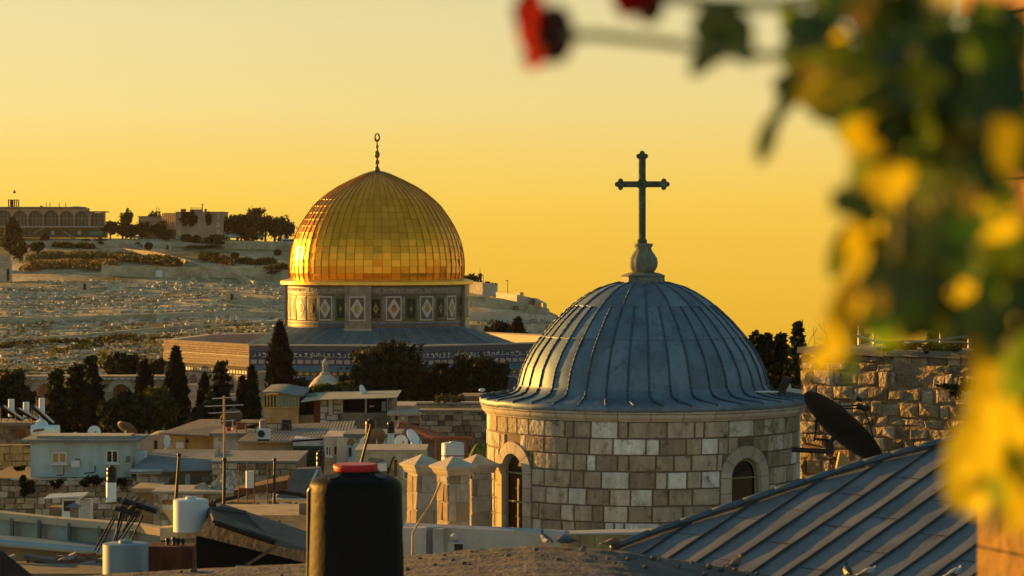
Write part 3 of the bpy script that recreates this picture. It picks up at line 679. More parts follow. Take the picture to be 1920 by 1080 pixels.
M_tgr = mat('green_tile', (.05,.09,.01), .4, bump=0, var=.3, scale=4); M_dkg = mat('dark_green_lattice', (.012,.02,.01), .5, bump=0, var=.4, scale=6); M_tn = mat('navy_tile', (.015,.03,.07), .35, bump=0, var=.35, scale=3, spec=.5)
def drum_poly(mb, th, y, pts, r):      # pts in photo pixels at the panel centre
    vs = [cyl(th + math.degrees(px / 166), r, zl(y - py)) for px, py in pts]; mb.add(vs, [tuple(range(len(vs)))])
piers = [-9, 81, 171, 261]
for p_ in piers:
    pm = MB(); patch(pm, p_-8.2, p_+8.2, 533.6, 617, RDm + .45, .5, 4); pm.build('pier', M_drum, drum)
    pm = MB(); patch(pm, p_-8.6, p_+8.6, 611, 624, RDm + .62, .6, 4); pm.build('pier_base', M_trim, drum)
for k in range(32):
    th = -9.3 + 11.25 * k; near = any(abs((th - p_ + 180) % 360 - 180) < 7 for p_ in piers); r = RDm + (.50 if near else .05)
    if k % 2 == 0:
        a = MB(); patch(a, th-5.0, th+5.0, 552.5, 597, r, .05); pan = a.build('tile_panel', M_tw, drum)
        a = MB(); patch(a, th-4.2, th+4.2, 555, 594.5, r+.02, .02); a.build('panel_field', M_tbr, pan)
        dmd = MB(); drum_poly(dmd, th, 575, [(-11.8,0),(-6,10),(-3,15),(0,18),(3,15),(6,10),(11.8,0),(6,-10),(3,-15),(0,-18),(-3,-15),(-6,-10)], r+.05); dmd.build('diamond', M_tw, pan)
        dmd = MB(); drum_poly(dmd, th, 575, [(-5.5,0),(-3,6),(0,8.5),(3,6),(5.5,0),(3,-6),(0,-8.5),(-3,-6)], r+.08); dmd.build('diamond_centre', M_to if k == 2 else M_ty, pan)
    else:
        a = MB(); patch(a, th-3.9, th+3.9, 552.5, 596.5, r, .05); w = a.build('drum_window', M_tgr if k % 4 == 3 else M_tbr, drum)
        a = MB(); patch(a, th-2.8, th+2.8, 557, 592, r+.03, .03); a.build('lattice', M_dkg, w)
        dmd = MB(); drum_poly(dmd, th, 575, [(-4.5,0),(0,10),(4.5,0),(0,-10)], r+.06); dmd.build('rosette', M_ty if k % 4 != 3 else M_tgr, w)
        dmd = MB(); drum_poly(dmd, th, 575, [(-1.8,0),(0,4),(1.8,0),(0,-4)], r+.09); dmd.build('rosette_heart', M_dkg if k % 4 != 3 else M_ty, w)
b = MB()
for y0, y1, m, r in ((536,548,M_tgy,.06),(548.5,551,M_tbr,.08),(599,601.5,M_tgy,.07),(602.5,604,M_tb,.10),(605,609,M_tbr,.08),(610,614.5,M_tb,.16),(615,619,M_tgy,.22)):
    q = MB(); patch(q, -180, 180, y0, y1, RDm + r, .2, 96); q.build('tile_band', m, drum)
q = MB()
for k in range(220):
    th = -180 + k * 360/220
    if rnd.random() < .8: patch(q, th, th + rnd.uniform(.5, 1.4), 538 + rnd.uniform(0, 2), 545 - rnd.uniform(0, 3), RDm + .09, .04, 1)
q.build('drum_frieze', mat('frieze_stone', (.36,.30,.19), .8), drum)
# octagon
RO = 24.9; TH = [-31.4 + 45*k for k in range(8)]
roofm = MB()
zt0 = zl(617, 326.5); sl_ = .43
for k in range(8):
    for j in range(40):
        u0, u1 = j/40, (j+1)/40
        def op(u, rad):
            A = Vector(cyl(TH[k], rad, 0)); B = Vector(cyl(TH[(k+1) % 8], rad, 0)); return A.lerp(B, u)
        def cp(u): return Vector(cyl(TH[k] + 45*u, RDm + .1, zt0))
        a, b_ = cp(u0), cp(u1); c, d = op(u1, RO - 1.2), op(u0, RO - 1.2)
        c.z = zt0 - sl_ * (c.length - RDm); d.z = zt0 - sl_ * (d.length - RDm)
        roofm.add([a, d, c, b_], [(0,1,2,3)]); dn = Vector((0,0,.10))
        roofm.hexa([a, d, d + (c-d)*.10, a + (b_-a)*.10], [a+dn, d+dn, d+(c-d)*.10+dn, a+(b_-a)*.10+dn])
roofm.build('octagon_roof', M_leadroof, shrine)
Yf = 314.5; zf = lambda y: zat(y, Yf) - BASE
M_lt = mat('painted_sunlit_tiles', (.32,.265,.185), .95, spec=.02, var=.3, scale=1.2, streak=6, bump=.2); M_lt2 = mat('painted_sunlit_tiles_dark', (.22,.175,.12), .95, spec=.02, var=.4, scale=2, bump=.2)  # sunlight on the left face painted into lighter, beige tile colours
M_marble = mat('grey_marble', (.30,.30,.27), .5, var=.25, scale=.6, bump=0)
side_len = (Vector(cyl(TH[0], RO, 0)) - Vector(cyl(TH[1], RO, 0))).length
for k in range(8):
    A = Vector(cyl(TH[k], RO, 0)); B = Vector(cyl(TH[(k+1) % 8], RO, 0)); e = (B - A).normalized(); nrm = Vector((e.y, -e.x, 0)); SL = side_len
    if nrm.dot(A) < 0: nrm = -nrm
    left = (k == 7)
    def fb(mb, u0, u1, y0, y1, d0, d1):
        q = [A + e*u0 + nrm*d1, A + e*u1 + nrm*d1, A + e*u1 + nrm*d0, A + e*u0 + nrm*d0]
        mb.hexa([Vector((p.x, p.y, zf(y1))) for p in q], [Vector((p.x, p.y, zf(y0))) for p in q])
    def part(name, m, par, *bx):
        mb = MB()
        for b_ in bx: fb(mb, *b_)
        return mb.build(name, m, par)
    mb = MB(); q = [A, B, B - nrm*1.0 - e*.41, A - nrm*1.0 + e*.41]
    mb.hexa([Vector((p.x,p.y,0)) for p in q], [Vector((p.x,p.y,zf(649))) for p in q]); wall = mb.build('octagon_wall', M_marble, shrine)
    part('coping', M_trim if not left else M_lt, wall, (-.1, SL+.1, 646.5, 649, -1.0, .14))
    if left:  # left face: beige variants of the blue tiles, gold sun wash in their colour
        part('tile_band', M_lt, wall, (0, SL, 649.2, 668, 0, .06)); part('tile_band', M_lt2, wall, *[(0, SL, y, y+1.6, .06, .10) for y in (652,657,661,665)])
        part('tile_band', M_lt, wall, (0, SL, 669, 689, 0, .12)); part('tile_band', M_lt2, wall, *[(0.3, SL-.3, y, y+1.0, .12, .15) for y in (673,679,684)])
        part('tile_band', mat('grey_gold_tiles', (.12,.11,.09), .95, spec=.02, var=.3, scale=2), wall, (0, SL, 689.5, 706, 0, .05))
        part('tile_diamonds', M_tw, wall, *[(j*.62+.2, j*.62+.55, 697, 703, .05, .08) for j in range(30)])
    else:
        part('tile_band', mat('plum_tile', (.09,.08,.085), .5, bump=0, var=.4, scale=4), wall, (0, SL, 649.2, 658, 0, .05))
        insb = part('inscription_band', M_tn, wall, (0, SL, 658.2, 672, 0, .08))
        mb = MB(); u = .3
        while u < SL - .6:          # flowing strokes of the carved inscription
            w_ = rnd.uniform(.25, .7); yb = rnd.uniform(667, 670)
            fb(mb, u, u + w_, yb, yb + .9, .08, .11)
            for q_ in range(rnd.choice((1, 2))):
                uu = u + rnd.uniform(0, w_); h_ = rnd.uniform(660, 665); fb(mb, uu, uu + .07, h_, yb, .08, .11)
            if rnd.random() < .6: fb(mb, u + w_*.2, u + w_*.8, rnd.uniform(661,664), rnd.uniform(664.5,666), .08, .11)
            u += w_ + rnd.uniform(.05, .15)
        mb.build('inscription', M_tw, insb)
        part('tile_band', M_tn, wall, (0, SL, 672.2, 686, 0, .05))
        part('light_tiles', mat('rose_white_tile', (.30,.27,.25), .5, bump=0, var=.15), wall, *[(j*.87+.15, j*.87+.80, 675, 682.5, .05, .09) for j in range(int(SL/.87))])
        part('tile_band', M_tb, wall, (0, SL, 686.2, 691.5, 0, .09)); part('tile_band', M_tt, wall, (0, SL, 691.7, 696.5, 0, .05))
        part('tile_band', M_tn, wall, (0, SL, 696.7, 706, 0, .06))
        mb = MB()
        for j in range(int(SL/.76)):
            c0 = j*.76 + .4; vs = [A + e*(c0+du) + nrm*.10 for du in (-.34, 0, .34, 0)]; hs = (701.3, 697, 701.3, 705.6)
            mb.add([Vector((p.x,p.y,zf(y))) for p, y in zip(vs, hs)], [(0,3,2,1)])
        mb.build('tile_diamonds', M_ty, wall)
    # seven arched bays
    bw = SL / 7
    for j in range(7):
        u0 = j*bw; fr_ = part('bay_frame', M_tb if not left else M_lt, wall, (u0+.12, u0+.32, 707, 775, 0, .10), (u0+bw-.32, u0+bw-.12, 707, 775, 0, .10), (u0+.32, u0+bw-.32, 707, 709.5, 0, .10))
        mb = MB(); cu = u0 + bw/2; hw = bw*.30; pts = []
        for q_ in range(13):
            t = math.pi * (1 - q_/12); pts.append((cu + hw*math.cos(t), 722 - 11*math.sin(t)**.8))
        pts = [(cu-hw, 765)] + pts + [(cu+hw, 765)]
        vs = [Vector(((A + e*a + nrm*.06).x, (A + e*a + nrm*.06).y, zf(y))) for a, y in pts]; mb.add(vs, [tuple(range(len(vs)))])
        mb.build('arch_window', M_tn if j % 3 else (M_tn if left else M_tgr), wall)
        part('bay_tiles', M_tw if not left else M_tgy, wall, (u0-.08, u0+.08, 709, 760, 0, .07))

# small stone domed fountain house in front of the shrine
YF = 283; sF = YF/F
kd = thing('small_stone_dome', (xat(610, YF), YF, 12.2), 'small pale stone dome with a pointed lantern in front of the shrine', 'dome')
zk = lambda y: zat(y, YF) - 12.2
o = MB().lathe([(r*sF, zk(y)) for r, y in [(35,742),(35,738),(34,733),(31.5,726),(27,718),(21,711),(14,705),(9.5,702)]], 36).build('dome', mat('pale_dome_stone', (.46,.43,.33), .9, var=.2, scale=1.5, bump=.4, bscale=3, stain=(.26,.23,.15), stain_s=1.2), kd, smooth=True)
MB().lathe([(r*sF, zk(y)) for r, y in [(10,702.5),(10,699.5),(8.5,698.5),(6,697)]], 20).build('lantern_base', M_trim, kd)
ln = MB()
for k in range(6): a = k*math.pi/3; ln.tube((4.6*sF*math.cos(a), 4.6*sF*math.sin(a), zk(698)), (4.6*sF*math.cos(a), 4.6*sF*math.sin(a), zk(685)), .08)
ln.lathe([(3.4*sF, zk(698)), (3.4*sF, zk(685))], 10); ln.build('lantern_columns', M_trim, kd)
MB().lathe([(r*sF, zk(y)) for r, y in [(5.6,686),(6.2,683),(5.4,679),(3.6,675.5),(1.6,673),(.8,671),(0,667)]], 16).build('lantern_cap', M_trim, kd, smooth=True)
MB().box(-37*sF, 37*sF, -37*sF, 37*sF, 0, zk(741)).build('base_wall', M_stone_far, kd)

# trees in front of and around the shrine
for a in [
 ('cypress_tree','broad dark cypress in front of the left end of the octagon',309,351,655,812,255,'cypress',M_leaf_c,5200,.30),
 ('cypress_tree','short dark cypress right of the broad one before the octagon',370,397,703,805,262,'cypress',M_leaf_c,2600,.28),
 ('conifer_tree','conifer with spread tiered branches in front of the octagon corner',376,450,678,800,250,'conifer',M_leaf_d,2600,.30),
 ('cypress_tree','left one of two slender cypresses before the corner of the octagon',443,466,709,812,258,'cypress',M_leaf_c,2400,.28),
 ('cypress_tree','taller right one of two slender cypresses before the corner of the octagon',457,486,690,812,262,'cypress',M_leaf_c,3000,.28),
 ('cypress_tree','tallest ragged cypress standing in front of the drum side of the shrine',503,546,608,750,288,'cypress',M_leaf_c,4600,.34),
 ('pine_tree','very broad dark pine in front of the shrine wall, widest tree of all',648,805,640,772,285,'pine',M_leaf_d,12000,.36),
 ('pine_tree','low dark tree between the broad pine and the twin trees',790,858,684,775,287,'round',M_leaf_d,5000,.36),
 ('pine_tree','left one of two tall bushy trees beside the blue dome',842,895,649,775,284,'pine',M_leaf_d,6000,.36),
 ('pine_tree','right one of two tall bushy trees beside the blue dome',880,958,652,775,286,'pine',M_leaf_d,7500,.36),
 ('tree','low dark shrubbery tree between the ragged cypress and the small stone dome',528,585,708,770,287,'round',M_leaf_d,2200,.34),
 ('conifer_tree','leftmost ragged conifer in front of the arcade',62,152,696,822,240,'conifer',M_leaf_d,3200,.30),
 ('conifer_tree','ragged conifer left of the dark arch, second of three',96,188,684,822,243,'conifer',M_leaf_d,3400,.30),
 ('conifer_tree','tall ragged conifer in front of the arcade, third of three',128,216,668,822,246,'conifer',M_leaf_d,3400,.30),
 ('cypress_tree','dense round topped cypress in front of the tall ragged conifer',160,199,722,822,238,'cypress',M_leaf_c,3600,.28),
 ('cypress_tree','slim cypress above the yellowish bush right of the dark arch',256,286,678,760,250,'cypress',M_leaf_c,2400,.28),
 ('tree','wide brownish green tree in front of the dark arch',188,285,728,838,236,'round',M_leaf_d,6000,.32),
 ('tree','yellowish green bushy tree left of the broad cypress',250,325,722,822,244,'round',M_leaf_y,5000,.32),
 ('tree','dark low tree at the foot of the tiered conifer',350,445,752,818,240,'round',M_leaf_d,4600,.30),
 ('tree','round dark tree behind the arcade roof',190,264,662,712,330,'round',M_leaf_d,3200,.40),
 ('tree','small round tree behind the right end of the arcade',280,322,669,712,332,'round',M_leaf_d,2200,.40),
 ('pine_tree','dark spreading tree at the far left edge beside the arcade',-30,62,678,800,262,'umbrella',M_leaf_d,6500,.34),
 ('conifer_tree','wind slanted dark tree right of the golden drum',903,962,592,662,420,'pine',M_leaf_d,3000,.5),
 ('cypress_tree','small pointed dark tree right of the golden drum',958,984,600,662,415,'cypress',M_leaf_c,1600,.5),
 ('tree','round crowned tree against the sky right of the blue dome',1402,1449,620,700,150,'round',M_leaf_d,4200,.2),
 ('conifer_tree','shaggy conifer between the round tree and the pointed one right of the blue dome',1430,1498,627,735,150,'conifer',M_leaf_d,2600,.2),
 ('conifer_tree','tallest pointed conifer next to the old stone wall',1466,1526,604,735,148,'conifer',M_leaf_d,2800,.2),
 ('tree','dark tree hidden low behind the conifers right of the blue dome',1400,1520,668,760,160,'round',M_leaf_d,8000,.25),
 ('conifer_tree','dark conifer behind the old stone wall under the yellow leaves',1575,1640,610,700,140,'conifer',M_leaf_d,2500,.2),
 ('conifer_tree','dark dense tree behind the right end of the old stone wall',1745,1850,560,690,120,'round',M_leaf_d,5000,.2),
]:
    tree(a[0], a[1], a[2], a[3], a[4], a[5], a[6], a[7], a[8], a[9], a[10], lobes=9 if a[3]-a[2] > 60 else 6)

# ------------------------------------------------------------------ arcade at the left
def blocks(W, H, ch, wmin, wmax, gap=.02, th=.12, jit=.01, r=rnd, skip=None, hvar=.0):
    """courses of bevelled blocks on the local XZ plane, outer face at y = -th"""
    mb = MB(); z = 0
    while z < H - .05:
        h = min(ch * r.uniform(1-hvar, 1+hvar), H - z); x = -r.uniform(0, wmax*.6)
        while x < W:
            w = r.uniform(wmin, wmax); x0, x1 = max(0, x) + gap/2, min(W, x + w) - gap/2; z0, z1 = z + gap/2, z + h - gap/2
            x += w
            if x1 - x0 < .05 or (skip and skip(x0, x1, z0, z1)): continue
            bv = min(gap*1.2, (x1-x0)*.2, (z1-z0)*.2); t = th + r.uniform(-jit, jit) * 1.5; j = lambda: r.uniform(-jit, jit)
            q = [(x0+j(), 0, z0+j()), (x1+j(), 0, z0+j()), (x1+j(), 0, z1+j()), (x0+j(), 0, z1+j())]
            f_ = [(q[0][0]+bv, -t+j(), q[0][2]+bv), (q[1][0]-bv, -t+j(), q[1][2]+bv), (q[2][0]-bv, -t+j(), q[2][2]-bv), (q[3][0]+bv, -t+j(), q[3][2]-bv)]
            m_ = [(a[0], -t*.75, a[2]) for a in q]
            mb.add(q + m_ + f_, [(0,1,5,4),(1,2,6,5),(2,3,7,6),(3,0,4,7),(4,5,9,8),(5,6,10,9),(6,7,11,10),(7,4,8,11),(8,9,10,11)])
        z += h
    return mb
YA = 268; sA = YA/F
arc = thing('stone_arcade', (xat(40, YA), YA, 12.2), 'long low stone arcade with round arches behind the conifers', 'arcade')
za = lambda y: zat(y, YA) - 12.2; xa = lambda x: (x - 40) * sA
AR = [(68,100),(212,242),(128,160)]
def arc_wall():
    mb = MB(); top = za(712); xs_ = [xa(0-2+40)-0, ]
    cuts = sorted((xa(a), xa(b)) for a, b in AR); cur = xa(38); ys_ = za(735)
    for a, b in cuts + [(xa(318), xa(318))]:
        mb.box(cur, a, 0, 1.2, 0, top); cur = b
        if b > a:
            r = (b-a)/2; cx = (a+b)/2; n = 16
            for k in range(n):
                t0 = math.pi*(1-k/n); t1 = math.pi*(1-(k+1)/n); p0 = (cx+r*math.cos(t0), ys_+r*math.sin(t0)); p1 = (cx+r*math.cos(t1), ys_+r*math.sin(t1))
                mb.hexa([(p0[0],0,p0[1]),(p1[0],0,p1[1]),(p1[0],1.2,p1[1]),(p0[0],1.2,p0[1])], [(p0[0],0,top),(p1[0],0,top),(p1[0],1.2,top),(p0[0],1.2,top)])
    return mb
arc_wall().build('wall', M_stone_far, arc)
mb = MB()
for a, b in AR:
    r = (xa(b)-xa(a))/2; cx = (xa(a)+xa(b))/2
    for k in range(15):
        t0 = math.pi*k/15 + .02; t1 = math.pi*(k+1)/15 - .02; ys_ = za(735)
        q = [(cx+R_*math.cos(t), y_, ys_+R_*math.sin(t)) for R_, t, y_ in ((r,t0,-.06),(r+.5,t0,-.06),(r+.5,t1,-.06),(r,t1,-.06))]
        q2 = [(p[0], .05, p[2]) for p in q]; mb.hexa(q, q2)
mb.build('arch_stones', M_trim, arc)
MB().box(xa(37), xa(319), -.25, 1.5, za(712), za(705)).build('cornice', M_stone_far, arc)
mb = MB()
for k in range(22):
    x = 60 + k*12 + rnd.uniform(-2,2); mb.box(xa(x), xa(x+6), -.3, -.25, za(711), za(709))
mb.build('cornice_slots', M_frame, arc)
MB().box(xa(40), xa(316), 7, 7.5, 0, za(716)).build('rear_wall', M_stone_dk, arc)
MB().box(xa(38), xa(318), 1.2, 7.5, za(711.5), za(709.5)).build('roof', M_stone_far, arc)
# white columns and low walls glimpsed on the platform
for i, (a, b, y0, lb) in enumerate([(352,368,724,'pale low wall glimpsed between the two dark cypresses'), (486,500,700,'pale stair wall between the slender and the ragged cypress'), (398,470,742,'low pale wall behind the tiered conifer')]):
    Yw = 290; o = thing('low_wall', (xat((a+b)/2, Yw), Yw, 12.2), lb, 'wall'); w_ = (b-a)/2*Yw/F
    MB().box(-w_, w_, 0, .8, 0, zat(y0, Yw)-12.2).build('wall', M_conc_l, o); MB().box(-w_-.1, w_+.1, -.1, .9, zat(y0, Yw)-12.2, zat(y0, Yw)-12.0).build('coping', M_trim, o)

# ------------------------------------------------------------------ the old town roofs
class House:
    def __init__(s, name, label, x0, x1, yt, Y, depth, wall, roof=None, zb=GND, rz=0.0, ov=.25, rt=.22, cat='house', yb=None, par=0.0):
        if roof and depth > 4 and zb == GND: depth = 4
        s.Y = Y; s.k = Y / F; s.cx = (x0 + x1) / 2; s.zb = zat(yb, Y) if yb else zb
        s.root = thing(name, (xat(s.cx, Y), Y, s.zb), label, cat, rz=rz); s.w = (x1 - x0) * s.k / 2; s.H = zat(yt, Y) - s.zb; s.d = depth
        if wall: MB().box(-s.w, s.w, 0, depth, 0, s.H - (rt if roof else 0)).build('wall', wall, s.root)
        if roof:
            MB().box(-s.w - ov, s.w + ov, -ov, depth + ov, s.H - rt, s.H).build('roof', roof, s.root)
            if par:
                mb = MB(); t = .2
                for b in ((-s.w,s.w,0,t),(-s.w,s.w,depth-t,depth),(-s.w,-s.w+t,t,depth-t),(s.w-t,s.w,t,depth-t)): mb.box(*b, s.H+.003, s.H + par)
                mb.build('parapet', wall, s.root)
    def x(s, x): return (x - s.cx) * s.k
    def z(s, y): return zat(y, s.Y) - s.zb
    def win(s, x0, x1, y0, y1, glass=None, frame=None, mull=1, sill=True, name='window', t=.07):
        a, b, c, d = s.x(x0), s.x(x1), s.z(y1), s.z(y0); f = MB()
        f.box(a, b, -.06, 0, d - t, d); f.box(a, b, -.06, 0, c, c + t); f.box(a, a + t, -.06, 0, c + t, d - t); f.box(b - t, b, -.06, 0, c + t, d - t)
        for k in range(mull): q = a + (b - a) * (k + 1) / (mull + 1); f.box(q - t*.5, q + t*.5, -.055, 0, c + t, d - t)
        if sill: f.box(a - .1, b + .1, -.16, 0, c - .09, c - .003)
        fr = f.build(name, frame or M_frame, s.root)
        MB().box(a + t, b - t, -.02, -.004, c + t, d - t).build('pane', glass or M_glass, fr); return fr
    def hole(s, x0, x1, y0, y1, m=None, name='doorway'):
        return MB().box(s.x(x0), s.x(x1), -.015, 0, s.z(y1), s.z(y0)).build(name, m or M_dark, s.root)
    def box(s, name, m, x0, x1, y0, y1, d0, d1): return MB().box(s.x(x0), s.x(x1), d0, d1, s.z(y1), s.z(y0)).build(name, m, s.root)

def wall_block(label, x0, x1, yt, Y, th, ch=.35, wmin=.3, wmax=.7, zb=GND, m=None, name='stone_wall', cap=None, jit=.03, skip=None, rows_to=None):
    """a free wall of bevelled stones: mortar core + stones + coping"""
    k = Y / F; w = (x1 - x0) * k; H = zat(yt, Y) - zb
    root = thing(name, (xat(x0, Y), Y, zb), label, 'wall')
    MB().box(0, w, -.02, th, 0, H - .02).build('mortar_core', M_mortar, root)
    z0 = max(0, H - (rows_to or 99)); mb = blocks(w, H - z0, ch, wmin, wmax, .03, .10, jit, skip=skip, hvar=.15)
    mb.v = [(a, b - .02, c + z0) for a, b, c in mb.v]; mb.build('stones', m or M_rubblewall, root)
    if cap: MB().box(-.1, w + .1, -.2, th + .1, H, H + .12).build('coping', cap, root)
    return root, k, H

def dish(label, x, y, Y, dia, face=(0, -1), tilt=25, col=None, group=None, mast=1.0, arm=True, name='satellite_dish'):
    """x, y: photo pixel of the dish centre; face: horizontal direction the bowl looks at"""
    c = P(x, y, Y); f = Vector((face[0], face[1], 0)).normalized(); n = (f * math.cos(R(tilt)) + Vector((0,0,1)) * math.sin(R(tilt))).normalized()
    root = thing(name, c - Vector((0,0,mast)), label, 'satellite dish', group); O = Vector((0,0,mast)); r = dia / 2
    u = n.cross(Vector((0,0,1))).normalized(); v = n.cross(u).normalized(); mb = MB(); rings = 6; ns = 28; vs = []; fs = []
    for side, off in ((0, 0.0), (1, -.025)):
        for i in range(rings + 1):
            q = i / rings * r; dep = (q*q) / (r*r) * r * .22
            for k in range(ns):
                t = 2*math.pi*k/ns; vs.append(O + n*(.12*r + dep + off) + u*q*math.cos(t) + v*q*math.sin(t))
    M_ = (rings+1)*ns
    for sd in (0, 1):
        for i in range(rings):
            for k in range(ns):
                a = sd*M_ + i*ns + k; b = sd*M_ + i*ns + (k+1) % ns; q = (a, b, b+ns, a+ns); fs.append(q if sd == 0 else q[::-1])
    for k in range(ns): a = rings*ns + k; b = rings*ns + (k+1) % ns; fs.append((a, b, b+M_, a+M_))
    mb.add(vs, fs); mb.build('reflector', col or M_dishw, root, smooth=True)
    m = MB().tube((0,0,0), O - n*.02, .03*max(1,dia), .03*max(1,dia), 8); m.tube(O - n*.05*r, O + n*.14*r, .07*r, .07*r); m.build('mast', M_dark if col is M_dark else M_metal, root)
    if arm:
        tip = O + n * (.95*r) - v * .0; low = O + n*.3*r + (v if v.z < 0 else -v) * r*.96
        MB().tube(low, tip, .018*max(1,dia), .018*max(1,dia), 6).build('feed_arm', M_dark, root)
        MB().tube(tip, tip - n*.16*r, .045*max(1,dia*.8), .03, 8).build('receiver', M_dark, root)
    return root
M_dishw = mat('dish_white', (.52,.66,.68), .5, var=.06, bump=0, stain=(.3,.3,.26), stain_s=2, stain_t=(.6,.8)); M_dishd = mat('dish_dark', (.12,.10,.08), .5, .3, var=.2, bump=0)

def water_tank(label, x0, x1, yt, yb, Y, col, lid=None, group=None, name='water_tank', stand=0.0, sh='tank'):
    k = Y / F; r = (x1 - x0) * k / 2; h = (yb - yt) * k; root = thing(name, (xat((x0+x1)/2, Y), Y, zat(yb, Y)), label, 'water tank', group)
    if sh == 'tank':
        pr = [(r*.97,0),(r,h*.04),(r,h*.30),(r*.975,h*.31),(r*.975,h*.33),(r,h*.34),(r,h*.60),(r*.975,h*.61),(r*.975,h*.63),(r,h*.64),(r,h*.80),(r*.93,h*.875),(r*.7,h*.925),(r*.42,h*.95),(r*.42,h*.96)]
    else: pr = [(r,0),(r,h*.97),(r*.96,h*.99),(r*.9,h)]
    b = smooth_angle(MB().lathe(pr, 36).build('body', col, root), 40)
    MB().lathe([(r*.40,h*.962),(r*.46,h*.965),(r*.46,h),(r*.3,h*1.01),(0,h*1.012)] if sh == 'tank' else [(r*.3,h+.002),(r*.3,h+.04),(0,h+.05)], 24).build('lid', lid or col, root)
    MB().tube((r*.7,-r*.7,h*.1), (r*1.05,-r*1.05,h*.1), r*.05).build('outlet_pipe', M_dark, root)
    if stand:
        mb = MB()
        for a in (45,135,225,315): mb.tube((r*.9*math.cos(R(a)), r*.9*math.sin(R(a)), -stand), (r*.9*math.cos(R(a)), r*.9*math.sin(R(a)), -.05), .03)
        for z in (-stand*.5, -.05): 
            for a in (45,135,225,315): mb.tube((r*.9*math.cos(R(a)), r*.9*math.sin(R(a)), z), (r*.9*math.cos(R(a+90)), r*.9*math.sin(R(a+90)), z), .02)
        mb.build('stand', M_dark, root)
    return root

def face_blocks(h, y0, y1, m=None, ch=.36, wmin=.3, wmax=.75, seed=1, x0=None, x1=None):
    a = h.x(x0) if x0 is not None else -h.w; b = h.x(x1) if x1 is not None else h.w; z0 = max(0, h.z(y1)); z1 = h.z(y0)
    mb = blocks(b - a, z1 - z0, ch, wmin, wmax, .03, .06, .025, r=random.Random(seed), hvar=.2); mb.v = [(p[0] + a, p[1] - .003, p[2] + z0) for p in mb.v]
    return mb.build('facing_stones', m or M_rubblewall, h.root)
M_patch = mat('plaster_patch', (.30,.28,.21), .95, var=.25, scale=3); M_patch2 = mat('damp_patch', (.16,.15,.11), .95, var=.3, scale=3); M_pipe = mat('grey_pipe', (.13,.13,.12), .6, bump=0)
def details(h, x0, x1, y0, y1, n, seed):
    r = random.Random(seed)
    for i in range(n):
        x = r.uniform(x0, x1); y = r.uniform(y0, y1); t = r.random()
        if t < .35:
            mb = MB(); yb = min(y1, y + r.uniform(12, 40)); pts = [(h.x(x), -.06, h.z(y)), (h.x(x) + r.uniform(-.05,.05), -.06, h.z(yb))]
            if r.random() < .6: pts.append((pts[-1][0] + r.choice((-1,1))*r.uniform(.2,.7), -.06, pts[-1][2] - .05))
            mb.path(pts, r.uniform(.018,.04)); mb.build('drain_pipe', r.choice((M_pipe, M_dark, M_rust)), h.root)
        elif t < .75:
            cx, czz = h.x(x), h.z(y); w = r.uniform(.15,.55); hh = r.uniform(.12,.45); m = 9; vs = []
            for q in range(m): a = 2*math.pi*q/m; k = r.uniform(.6,1.1); vs.append((cx + w*k*math.cos(a), -.006 - .001*i, czz + hh*k*math.sin(a)))
            mb = MB(); mb.add(vs, [tuple(range(m))]); mb.build('plaster_patch', r.choice((M_patch, M_patch2)), h.root)
        elif t < .9:
            a, b = h.x(x), h.z(y); MB().box(a-.14, a+.14, -.05, -.002, b-.1, b+.1).build('vent_grille', M_dark, h.root)
        else:
            a, b = h.x(x), h.z(y); MB().box(a-.25, a+.25, -.28, -.002, b-.2, b+.2).build('wall_box', M_frame, h.root)
# --- far row of houses (Y 190 - 225)
h = House('balcony_house', 'ochre walled rooftop room with blue green glazed balcony and curved sheet roof', 494, 560, 764, 205, 8, M_plaster_y)
b = MB()
for i in range(12):
    a0, a1 = i/12, (i+1)/12; x = lambda u: h.x(491 + 78*u); zc = lambda u: h.z(738 + 5*u - 3.2*math.sin(math.pi*min(1,u*1.3)))
    b.hexa([(x(a0),-.5,zc(a0)),(x(a1),-.5,zc(a1)),(x(a1),8.2,zc(a1)+.1),(x(a0),8.2,zc(a0)+.1)], [(x(a0),-.5,zc(a0)+.12),(x(a1),-.5,zc(a1)+.12),(x(a1),8.2,zc(a1)+.22),(x(a0),8.2,zc(a0)+.22)])
b.build('roof', M_roofgrey, h.root)
f = MB()
for i in range(12): x_ = h.x(495 + i*5.9); f.box(x_-.05, x_+.05, -.1, 0, h.z(764), h.z(739.5))
f.box(h.x(494), h.x(560), -.14, -.1, h.z(764.5), h.z(763)); f.box(h.x(494), h.x(560), -.14, -.1, h.z(741), h.z(739.8)); f.build('balcony_frame', mat('ochre_frame', (.35,.27,.10), .7, bump=0), h.root)
for i in range(11):
    x_ = 495 + i*5.9; MB().box(h.x(x_)+.06, h.x(x_+5.9)-.06, -.04, -.01, h.z(763.5), h.z(741)).build('glass_panel', M_teal if i >= 4 else M_glass, h.root)
MB().box(h.x(494), h.x(560), .5, 7.8, h.z(764), h.z(741)).build('room', M_stone_dk, h.root)
h.box('ledge', M_trim, 494, 508, 779, 782, -.15, 0)
h = House('green_lattice_room', 'dark green lattice clad rooftop room with a curved canopy', 560, 590, 742, 207, 6, M_greenp, M_green, yb=778)
f = MB()
for i in range(6): f.box(h.x(562+i*5), h.x(563+i*5), -.05, 0, h.z(778), h.z(744))
f.build('lattice', M_green, h.root)
h.hole(566, 573, 748, 770, M_glass, 'window')
House('cream_wall_house', 'small cream wall under the dark green lattice room', 557, 592, 778, 206, 7, M_plaster_c)
h = House('white_sheet_shack', 'rooftop shack with a patchwork of white sheets and a brown door', 588, 642, 747, 204, 8, M_stone_dk)
